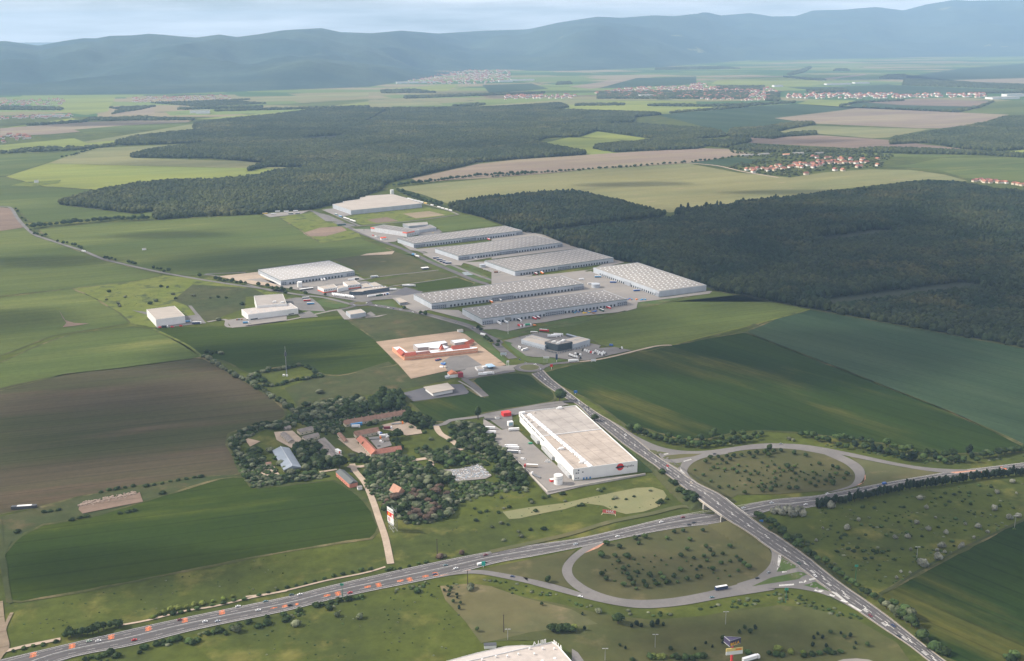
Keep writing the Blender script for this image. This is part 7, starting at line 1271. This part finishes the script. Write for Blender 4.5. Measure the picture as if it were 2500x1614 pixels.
row('6 0,258 80,252 200,238 330,228 500,216 620,208 760,196 900,188 1060,178 1160,170', 15, 'dark', 6.5, 9, 'in the long hedgerow across the pale fields', 'long hedgerow trees', 6); row('6 1200,165 1330,158 1440,150 1560,138 1680,126 1800,112 1880,104', 26, 'dark', 6.5, 9, 'in the thin row leading to the village', 'long hedgerow trees', 6); row('5 1120,170 1300,150 1500,125 1750,95 2156,75', 14, 'dark', 8, 12, 'in the hedgerow right of the far warehouse', 'far hedgerow trees', 4); row('5 1150,210 1250,250 1400,300 1470,320', 12, 'dark', 8, 13, 'behind the trailers at the forest road', 'far hedgerow trees', 4)
row('4 470,108 560,92 680,55 740,40', 28, 'dark', 7, 10, 'in the dotted row of the far left fields', 'far left field trees', 3)
row('a 0,70 60,105 130,150 200,195 280,235 330,255 400,305 470,345 530,385 600,425 650,460', 10, ['silver', 'silver', 'dark'], 5.2, 6.5, 'in the hedge beside the thin brown crop', 'hedge beside the brown crop', 2, bush, 'bush')
row('a 395,190 480,180 560,165 640,150 730,130 760,140 810,170 870,215', 8, ['dark', 'silver', 'dark'], 4.6, 5, 'in the hedge round the radio mast', 'hedge round the radio mast', 2, bush, 'bush'); row('a 430,280 500,290 580,275 660,250 720,235 790,230 870,218', 8, ['silver', 'dark'], 4.6, 5, 'in the near hedge of the radio mast plot', 'hedge round the radio mast', 2, bush, 'bush'); many('a 350,215 370,230 395,220 410,250 440,255 380,205 765,235 740,240 480,165 15,35 50,45 90,35 120,45 / H 0,0', ['silver', 'dark'], 5.5, 6, 'near the radio mast plot', 'bushes near the mast', bush, word='bush')
# thicket of the old farm: countable trees by clump, undergrowth as one mass
def clump(spec, sp, k, r, h, where, group, fn='tree'):
    sp *= .84; r *= .80; h *= .92; poly = P2('0: ' + spec); x, y = scatter_poly(poly, sp)
    for a, b_ in zip(x, y):
        kk = random.choice(k); rr = r * random.uniform(.7, 1.3); lb = f'{KN[kk]} {"tree" if fn == "tree" else "bush"} {where}'
        if fn == 'tree': TREES.append((Vector((a, b_, 0)), rr, h * rr / r, kk, lb, group, 'tree', 'tree'))
        else: bush(0, 0, rr, h * rr / r, kk, lb, group, p=Vector((a, b_, 0)))
clump('a 640,500 700,455 1000,400 1150,380 1240,440 1250,480 1000,540 860,560 720,560 650,540', 9.5, ['dark', 'dark', 'silver'], 6.2, 9, 'in the wood behind the old terrace', 'trees behind the old terrace'); clump('a 1240,400 1380,350 1480,360 1500,470 1380,480 1260,500', 10, ['dark'], 7, 14, 'tall in the clump above the terrace end', 'tall clump above the terrace'); clump('a 1500,480 1600,510 1720,570 1700,610 1600,590 1480,560', 9.5, ['dark'], 6, 9, 'at the lane end of the terrace', 'trees at the terrace lane')
clump('a 180,680 350,600 560,560 670,560 690,600 500,620 300,640 230,700', 9.5, ['dark', 'silver'], 5.2, 6.5, 'on the upper left rim of the old farm', 'trees on the farm rim'); clump('a 190,700 250,720 260,790 400,770 470,850 400,900 330,930 260,900 200,780', 9.5, ['dark', 'silver', 'dark'], 5.5, 7.5, 'left of the blue-grey hall', 'trees left of the blue-grey hall'); clump('a 320,970 420,980 560,975 760,960 900,950 930,975 760,1000 540,1030 370,1055', 8.5, ['silver', 'dark', 'silver'], 5, 5.5, 'on the lower rim of the old farm', 'trees on the farm rim')
clump('a 670,780 800,710 860,760 930,850 1000,860 960,910 800,915 740,860', 9.5, ['dark', 'dark', 'silver'], 6.5, 10, 'between the blue-grey hall and the grey barn', 'trees between hall and barn'); many('a 495,780 530,835 565,880 600,915 650,945 700,940 760,915 480,770 760,960 820,955', ['silver', 'mid'], 5.2, 6.5, 'round the blue-grey hall', 'bushes round the hall', bush, word='bush'); clump('a 880,590 1040,610 1060,640 900,660', 9, ['dark', 'silver'], 4.5, 5.5, 'before the old terrace', 'bushes before the terrace', 'bush')
clump('a 1080,800 1280,830 1490,770 1500,800 1380,860 1200,880 1100,860', 9, ['silver', 'mid', 'dark'], 5, 5.5, 'below the red stables', 'bushes below the stables', 'bush'); many('a 1160,690 1170,720 1200,740 1230,770 1390,660 1420,700 1450,730 1470,760 1440,700 1200,560 1240,580 1280,570 1330,600', ['silver', 'dark'], 4.6, 6, 'against the red stables', 'bushes against the stables', bush, word='bush')
clump('a 1210,890 1400,870 1650,900 1640,960 1400,980 1220,960', 11, ['dark', 'silver', 'dark'], 5.2, 6.5, 'between the two gravel lanes', 'bushes between the lanes', 'bush'); clump('a 1210,980 1290,1000 1340,1110 1270,1130 1210,1060', 11, ['mid', 'silver'], 5.5, 6, 'left of the cottage', 'trees left of the cottage'); clump('a 1520,1000 1700,900 1860,980 1880,1010 1800,1040 1600,1060', 10.5, ['dark', 'silver', 'dark'], 6, 8, 'above the big clump below the rubble', 'trees by the rubble')
clump('a 1330,1170 1500,1110 1560,1060 1800,1050 1850,1120 1900,1180 1860,1260 1720,1320 1540,1330 1460,1290 1360,1230', 10.8, ['dark', 'dark', 'silver', 'red'], 6.5, 9, 'in the big clump right of the tower billboard', 'trees in the big clump'); clump('b 100,560 240,600 330,700 420,800 520,900 560,1000 600,1040 480,1060 400,1010 330,950 330,860 200,800 60,760 0,660 0,600', 10.5, ['dark', 'dark', 'silver'], 5.8, 8.5, 'in the wood beside the logistika yard', 'trees beside the logistika yard')
clump('a 1720,860 1850,800 2000,840 2050,870 1920,900 1800,910', 11, ['dark', 'mid'], 6, 8, 'behind the rubble clearing', 'trees behind the rubble'); many('a 1600,770 1660,760 1750,780 1810,765 1870,770 1900,750 1620,610 1700,690 1840,700 1650,640 1550,600 1500,850 1560,830 1690,870', ['dark', 'mid', 'silver'], 4.6, 5, 'around the grassy plot of the old farm', 'bushes on the grassy plot', bush, word='bush')
many('b 40,1190 90,1160 150,1150 60,1100 130,1120 200,1090 240,1110 280,1060 300,1110 180,1210 220,1240 270,1230 190,1300 360,1240 400,1210 440,1200 380,1130 520,1090 570,1080 600,1150 610,1165 700,1130 740,1120 830,1100 860,1155 310,1350 380,1320 430,1330 510,1385 600,1370 530,1420 400,1450 640,1230 700,1365 960,1190 990,1185 850,1100 1130,1080 1110,1070 1150,1060 1220,1140 1240,1130 1320,1140 1380,1120 1500,1075 1630,1140 1590,1165 1240,1200 1560,1170', ['dark', 'dark', 'silver'], 2.8, 2.8, 'scattered on the grass below the logistika hall', 'bushes below the logistika hall', bush, word='bush'); many('L 90,410 200,520 250,560 300,640 350,660 400,690 440,670 480,700 450,740 500,780 520,740 70,800 400,760', ['dark'], 4.0, 5, 'on the bank left of the bridge', 'bushes on the bridge bank', bush, word='bush')
many('4 890,1210 900,1230 1130,1210 1175,1190 1300,1140 1320,1170 1210,1080 1260,1085 1455,1150 1640,1330 1580,1165 1640,1160 1700,1165 800,1180 940,1160 820,1120 1820,1215', ['dark', 'silver'], 4.6, 5, 'in the yellow weedy land', 'bushes in the weedy land', bush, word='bush')
many('8 760,1240 820,1225 880,1215 940,1205 1000,1195 1100,1195 1160,1185 1220,1175 1280,1160 1340,1150 1400,1140 1460,1130 1510,1125 1225,1250 330,1390 380,1385 440,1375 540,1450 600,1435 650,1425 900,1400 960,1390 1010,1380 130,1540', ['dark'], 3.6, 3, 'along the rubble strip below the brown crop', 'bushes along the rubble strip', bush, word='bush')
# planted rows of small trees in the two loops, thin scrub of the shrubby meadow
for spec, az_ in (('L 760,300 1500,250 2386,300 2386,560 1900,600 1100,640 900,560 560,420', 25), ('G 420,100 1300,60 2250,330 2000,380 1100,460 600,460 330,300', 20)):
    poly = P2('0: ' + spec); xs_ = [p[0] for p in poly]; ys_ = [p[1] for p in poly]; cx0, cy0 = sum(xs_) / len(xs_), sum(ys_) / len(ys_)
    for i in range(-14, 15):
        for j in range(-14, 15):
            u_, v_ = i * 11.5, j * 10.0; x = cx0 + u_ * math.cos(R(az_)) - v_ * math.sin(R(az_)) + random.uniform(-1.3, 1.3); y = cy0 + u_ * math.sin(R(az_)) + v_ * math.cos(R(az_)) + random.uniform(-1.3, 1.3)
            if random.random() < .62 and inside(np.array([x]), np.array([y]), poly)[0]: TREES.append((Vector((x, y, 0)), random.uniform(.9, 1.9), random.uniform(1.6, 3.2), random.choice(('dark', 'mid', 'mid')), 'small planted tree in a loop meadow', 'small trees of the loop rows', 'young_tree', 'tree'))
# the 290 of each kind that show largest stand as things of their own; the rest is one mass of each kind
allc = D.collections.new('all_crowns'); CI = {}
for k in sorted(CRN):
    for i in range(3): CI[k, i] = len(CI); o = D.objects.new(f'crown_{len(CI):03d}', CRN[k][i]); allc.objects.link(o)
camp = Vector((0, 0, H))
for lst, fn, nm, lab in ((TREES, tree_, 'trees', 'further small trees in hedgerows, groves and road rows'), (BUSHES, bush_, 'bushes', 'further small bushes on verges, banks and meadows')):
    lst.sort(key=lambda q: -(q[1] * q[2]) ** .5 / (q[0] - camp).length * (1.6 if q[5] is None else 1))
    for q in lst[:290]: fn(*q)
    P_ = [(q[0].x, q[0].y, q[0].z + (q[2] * .58 if fn is tree_ else q[2] * .42)) for q in lst[290:]]; S3 = [(q[1], q[1], q[2] * (.44 if fn is tree_ else .62)) for q in lst[290:]]; ix = [CI[q[3], int(abs(q[0].x * 7)) % 3] for q in lst[290:]]
    if P_: gn_scatter(nm, P_, S3, allc, lab, ix)
    print(nm, len(lst))
for key, m in (('u', ['dark', 'mid', 'silver']), ('s', ['dark'])):
    c = D.collections.new('scrub_' + key)
    for k in m: c.objects.link(D.objects.new('crown', CRN[k][0])); c.objects.link(D.objects.new('crown', CRN[k][1]))
    protos[key] = c
def scrub(name, specs, sp, r, h, key, label, frac=1.0):
    P_ = []; S_2 = []
    for s in specs:
        x, y = scatter_poly(P2('0: ' + s), sp); k = RNG.uniform(0, 1, len(x)) < frac; x, y = x[k], y[k]
        k2 = np.array([mn.noise(Vector((a / 28, b_ / 28, 5))) for a, b_ in zip(x, y)]) > (-1 if frac == 1 else -.05); x, y = x[k2], y[k2]
        rr = r * RNG.uniform(.5, 1.3, len(x)); hh = h * RNG.uniform(.5, 1.3, len(x)); P_.append(np.stack([x, y, hh * .3], 1)); S_2.append(np.stack([rr, rr, hh * .6], 1))
    gn_scatter(name, np.concatenate(P_), np.concatenate(S_2), protos[key], label)
TH = ['a 180,680 350,600 600,540 640,500 700,455 1000,400 1150,380 1240,440 1500,470 1720,570 1700,610 1480,560 1250,500 1050,560 860,640 700,560 400,620 230,760', 'a 190,700 260,790 480,850 560,960 900,950 930,975 540,1030 350,1055 250,900', 'a 670,780 800,710 930,850 1000,860 960,910 760,930', 'a 1210,880 1500,800 1650,890 1520,1000 1860,980 1880,1010 1560,1060 1850,1120 1900,1180 1860,1260 1720,1320 1540,1330 1460,1290 1330,1170 1290,1110 1210,1060', 'b 60,540 240,600 330,700 420,800 520,900 580,1040 400,1070 330,950 340,870 100,800 60,860 200,800 60,760 0,660', 'b 0,930 30,1000 320,1010 560,1050 600,1060 300,1100 0,1180', 'a 1560,780 1880,760 2150,880 1900,880 1730,860']
scrub('undergrowth', TH, 5.0, 3.6, 3.6, 'u', 'dense mixed undergrowth between the trees of the old farm')
scrub('low_scrub', ['b 0,1100 300,1080 600,1060 800,1120 1500,1050 1620,1100 1570,1190 1230,1225 520,1280 0,1500 / e 1450,720', 'g 560,400 900,340 1500,240 2156,180 2156,470 1500,780 1160,990 900,900 560,620', 'e 0,1250 600,1130 1200,1020 1400,980 1520,1100 1700,1300 1750,1400 1500,1500 0,1540', 'd 100,1300 500,1080 1300,900 2156,740 2156,980 1400,1130 900,1240 100,1400', '4 600,1100 1100,1060 1500,1060 1800,1100 1780,1200 1400,1220 980,1240 900,1220'], 9, 1.1, .8, 'u', 'scattered weeds and low scrub over the meadows', .5)
scrub('meadow_scrub', ['g 560,400 900,340 1500,240 2156,180 2156,470 1500,780 1160,990 900,900 560,620'], 7.5, 1.9, 1.5, 'u', 'soft low shrubs thinly spread over the shrubby meadow', .30)
scrub('bank_scrub', ['e 1400,975 1700,915 2000,950 2156,990 / f 300,985 600,1070 900,1140 1200,1170 1500,1150 1800,1095 2156,1020 / g 380,1010 600,1060 900,1200 1150,1360 1100,1370 850,1240 500,1130 300,1100 / f 2156,1080 1600,1190 1200,1215 800,1165 300,1050', 'd 450,1560 1000,1450 1500,1325 2156,1195 / e 500,1110 900,1035 1400,940 1400,980 900,1070 / d 2156,1230 1500,1370 800,1540', 'g 130,470 260,480 500,700 850,960 1100,1080 1050,1060 900,960 700,780 500,600 300,500', 'c 480,680 900,720 1300,800 1400,840 2156,790 2156,820 1600,880 1300,860 900,780 500,710', 'b 1350,630 1700,740 2156,730 / c 200,710 220,690 / b 2156,690 1700,690 1400,610'], 5.5, 2.2, 1.8, 'u', 'rough grass and low bushes on the road banks', .75)
# ================================================================== VILLAGES AND TOWNS
hw = [plain('house_wall_' + n, c, .9, vary=.05) for n, c in (('white', (.72, .69, .64)), ('cream', (.62, .54, .42)), ('grey', (.42, .40, .38)))]
hr = [plain('house_roof_' + n, c, .9, vary=.15, scale=.3) for n, c in (('orange', (.34, .15, .10)), ('red', (.26, .11, .09)), ('brown', (.22, .13, .105)), ('grey', (.30, .28, .27)))]
HM = {}
def hmesh(kind, i):
    if (kind, i) not in HM:
        if kind == 'wall': b_ = B().box(-6, -5, 0, 6, 5, 5.2); b_.poly([(-6, -5, 5.2), (-6, 5, 5.2), (-6, 0, 8.6)]); b_.poly([(6, -5, 5.2), (6, 5, 5.2), (6, 0, 8.6)]); HM[kind, i] = b_.me('wall', hw[i])
        else: HM[kind, i] = B().gable(-6.6, -5.8, 5.0, 6.6, 5.8, 9.4).me('roof', hr[i])
    return HM[kind, i]
RN = ['orange', 'red', 'brown', 'grey']; WN = ['white', 'cream', 'grey']
def house(p, az, w, r, label, group, sc=1.0):
    t_ = empty('house', p, az); t_.scale = (sc, sc, sc); tag(t_, label, 'house', group); ob('wall', hmesh('wall', w), t_); ob('roof', hmesh('roof', r), t_); return t_
vs_ = X('K 255,335 330,328 365,345 410,325 350,365 490,318 520,330 585,330 620,305 610,335 560,350 690,275 740,280 700,315 780,320 800,330 655,340 890,300 930,295 960,250 1000,290 1020,295 1060,300 985,262 1035,250 1095,255 1150,270 1210,245 1235,270 1310,245 1325,270 1370,250 1225,300 1280,285 1435,225 1470,240 1500,215 1545,215 1560,240 1600,245 1680,235 1770,235 1850,240 1600,180 1630,170 1645,195 1480,165 1420,170 1275,155 1220,150 1770,185 1940,190 1930,225 2005,230 1540,340 1655,345 1870,295 1910,290 1120,400 2160,185 2160,270 1300,220 1350,218')
for i, (px, py) in enumerate(sorted(vs_)):
    w_, r_ = random.choice((0, 0, 0, 1, 1)), random.choice((0, 0, 0, 1, 1, 2)); big = 1.25 if (px, py) in X('K 1870,295 1120,400 2160,185 1655,345') else random.uniform(1.1, 1.4)
    house(un(px, py), R(random.choice((20, 25, 110, 115))), w_, r_, f'{WN[w_]} house with {art(RN[r_])} roof in the red-roofed village', 'houses of the red-roofed village', big)
for i, q_ in enumerate(X('7 1780,290 1800,285 1830,280 1850,290 1880,285 1910,290 1940,290 1960,300 1990,300 2020,302 2080,310 2110,315 2140,320 1860,298 1900,300 2160,320')): house(un(*q_), R(20 + 90 * (i % 2)), 0 if 7 < i < 10 else 1, 1 if i < 7 else 0, f'{"white" if 7 < i < 10 else "cream"} house with {"a red" if i < 7 else "an orange"} roof behind the right forest', 'houses behind the right forest', 1.1)
for lab, s, w_, d_, m in (('long white-roofed barn left of the red-roofed village', 'K 262,125', 62, 16, r_pale), ('long white-roofed barn at the top of the village', 'K 1000,98', 52, 14, r_pale), ('pale farm shed among trees above the village', 'K 525,108', 34, 12, r_pale), ('small pale farm shed above the village', 'K 450,115', 18, 12, r_pale), ('brick-red farm building above the village', 'K 830,118', 30, 16, salmon), ('grey farm building at the top of the village', 'K 1310,95', 36, 18, r_grey)):
    p = un(*X(s)[0]); t_ = empty('barn', p, R(18)); tag(t_, lab, 'barn'); B().box(-w_ / 2, -d_ / 2, 0, w_ / 2, d_ / 2, 5).ob('wall', hw[2], t_); B().gable(-w_ / 2 - .5, -d_ / 2 - .5, 5, w_ / 2 + .5, d_ / 2 + .5, 8).ob('roof', m, t_)
def wooded(name, spec, sp, r, h, label, key='l', frac=1.0):
    P_ = []; S_2 = []
    for s in spec:
        x, y = scatter_poly(P2('0: ' + s), sp); k = RNG.uniform(0, 1, len(x)) < frac; x, y = x[k], y[k]; rr = r * RNG.uniform(.7, 1.3, len(x)); P_.append(np.stack([x, y, h * .45 * rr / r], 1)); S_2.append(np.stack([rr, rr, h * .6 * rr / r], 1))
    gn_scatter(name, np.concatenate(P_), np.concatenate(S_2), protos[key], label)
wooded('village_trees', ['K 0,290 200,220 500,180 900,200 1300,130 1800,150 2250,200 2300,290 2000,320 1500,300 1000,420 860,430 450,385 200,350', 'K 0,40 400,60 700,80 1200,60 1900,70 2386,120 2386,190 1600,130 900,170 500,160 150,150'], 20, 5.5, 6, 'garden trees and groves around the red-roofed village', frac=.55)
def town(spec, n, where, group, indiv, sc=1.5, cols=(0, 0, 1)):
    poly = P2('0: ' + spec); xs = [p[0] for p in poly]; ys = [p[1] for p in poly]; got = []; 
    while len(got) < n:
        x, y = RNG.uniform(min(xs), max(xs), 200), RNG.uniform(min(ys), max(ys), 200); k = inside(x, y, poly); got += list(zip(x[k], y[k]))
    got = got[:n]; got.sort(key=lambda p: p[1]); st_ = [B(), B(), B()]
    for i, (x, y) in enumerate(got):
        s_ = sc * random.uniform(.8, 1.5); az = R(random.choice((14, 104)))
        if i < indiv: w_, r_ = random.choice(cols), random.choice((0, 1, 1, 2)); house(Vector((x, y, 0)), az, w_, r_, f'distant {WN[w_]} house with {art(RN[r_])} roof {where}', group, s_)
        else:
            L_ = 7 * s_; st_[0].box(x - L_, y - L_ * .7, 0, x + L_, y + L_ * .7, 5 * s_, rz=az); j = 1 + i % 2
            q = B().gable(-L_, -L_ * .8, 0, L_, L_ * .8, 4 * s_); n0 = len(st_[j].v); ca, sa = math.cos(az), math.sin(az); st_[j].v += [(x + a * ca - b_ * sa, y + a * sa + b_ * ca, z + 5 * s_) for a, b_, z in q.v]; st_[j].f += [tuple(n0 + t for t in f) for f in q.f]
    if n > indiv:
        for b_, m in zip(st_, (hw[0], hr[0], hr[1])): tag(b_.ob('town_houses', m), f'many small distant houses {where}', kind='stuff')
town('2 1720,600 1900,575 2300,555 2386,545 / 3 150,545 330,540 350,560 560,580 730,570 800,600 720,655 560,655 0,630 / 2 1800,630', 560, 'in the wide white town beyond the woods', 'houses of the wide town', 100, 1.3)
town('3 850,612 1100,608 1500,610 2150,608 2150,632 1400,640 850,640', 200, 'in the long street village at right', 'houses of the street village', 60, 1.5)
town('2 500,520 700,470 900,455 1180,455 1180,520 1000,545 520,545', 420, 'in the town at the foot of the hills', 'houses of the hill town', 0, 1.5); town('2 1150,622 1600,615 1600,638 1150,645', 60, 'in the low row before the wide town', 'houses of the low row', 0, 1.4)
town('1 860,628 1500,618 1500,645 860,665', 110, 'in the village below the left hills', 'houses below the left hills', 0, 1.2); town('1 0,650 420,640 420,680 0,690', 110, 'in the far left village', 'houses of the far left village', 0, 1.0); town('1 0,880 170,868 200,895 0,935', 26, 'at the left picture edge', 'houses at the left edge', 20, 1.2); town('1 0,750 490,745 490,765 0,775', 60, 'in the lined-up far left hamlet', 'houses of the far left hamlet', 0, 1.1); town('2 1700,385 2000,365 2000,390 1700,400', 40, 'high on the foot of the right hills', 'houses on the foot of the hills', 0, 2)
def fhall(s, w_, d_, h_, lab, m=None):
    p = un(*X(s)[0]); t_ = empty('factory_hall', p, R(12)); tag(t_, lab, 'building'); B().box(-w_ / 2, -d_ / 2, 0, w_ / 2, d_ / 2, h_).ob('wall', w_white, t_); B().box(-w_ / 2 - 1, -d_ / 2 - 1, h_, w_ / 2 + 1, d_ / 2 + 1, h_ + 1).ob('roof', m or r_pale, t_)
for s, w_, d_, h_, lab in (('3 2245,640', 230, 90, 14, 'big white factory hall, left of the pair beside the far green field'), ('3 2320,625', 170, 70, 20, 'big white factory hall, right of the pair beside the far green field'), ('3 1180,548', 260, 60, 12, 'white industrial hall row right of the wide town'), ('3 1330,540', 160, 60, 12, 'grey-white industrial hall by the water tower'), ('3 790,562', 90, 50, 16, 'white hall at the right rim of the wide town'), ('2 2060,628', 110, 60, 18, 'large white building in the wide town'), ('1 1315,735', 90, 50, 22, 'tall white building alone in the far left plain'), ('1 1250,732', 40, 30, 18, 'smaller white building beside the tall one in the far left plain'), ('1 330,757', 170, 50, 12, 'long white hall of the far left hamlet'), ('2 1260,522', 260, 80, 14, 'long white hall at the right end of the hill town'), ('2 1150,530', 150, 60, 16, 'white hall below the hill town'), ('2 570,538', 420, 80, 16, 'long white hall row left of the hill town')): fhall(s, w_, d_, h_, lab)
wooded('plain_trees', ['1 0,690 400,700 400,715 0,712', '1 1150,700 1700,690 1700,700 1150,712', '1 700,700 1000,690 860,720', '1 150,815 300,800 560,785 560,792 300,808', '1 560,770 900,760 1260,772 1260,780 560,782', '1 1400,715 2386,690 2386,697 1400,722', '1 0,985 200,965 500,960 745,940 745,948 500,972 200,985 0,997', '2 350,585 560,580 700,600 350,605', '2 500,625 1000,610 1400,600 1400,606 1000,620 500,640', '2 820,685 1010,670 1010,682 820,692', '2 1600,678 1920,672 1920,682 1600,686', '2 2070,680 2386,680 2386,688 2070,688', '3 0,680 300,685 600,675 900,660 900,668 600,688 300,692 0,687', '3 100,728 400,705 600,690 600,694 400,710 100,735', '3 1200,683 1310,660 1600,650 1600,654 1310,666 1200,690', '3 1250,690 1900,722 2100,690 2180,660 2186,662 2110,694 1960,728 1900,726', '3 850,480 950,450 1000,430 1010,440 960,470 870,490', '3 830,495 1000,510 1100,515 1100,522 1000,518 830,500', '3 2000,600 2386,590 2386,600 2000,608', '3 400,560 700,560 700,585 400,580', '3 720,600 800,600 800,655 720,655', '3 980,585 1200,575 1250,590 1000,605', '2 1750,600 2386,590 / 3 600,590 600,640 / 2 1750,640'], 26, 13, 12, 'hedges, groves and garden trees over the far plain')
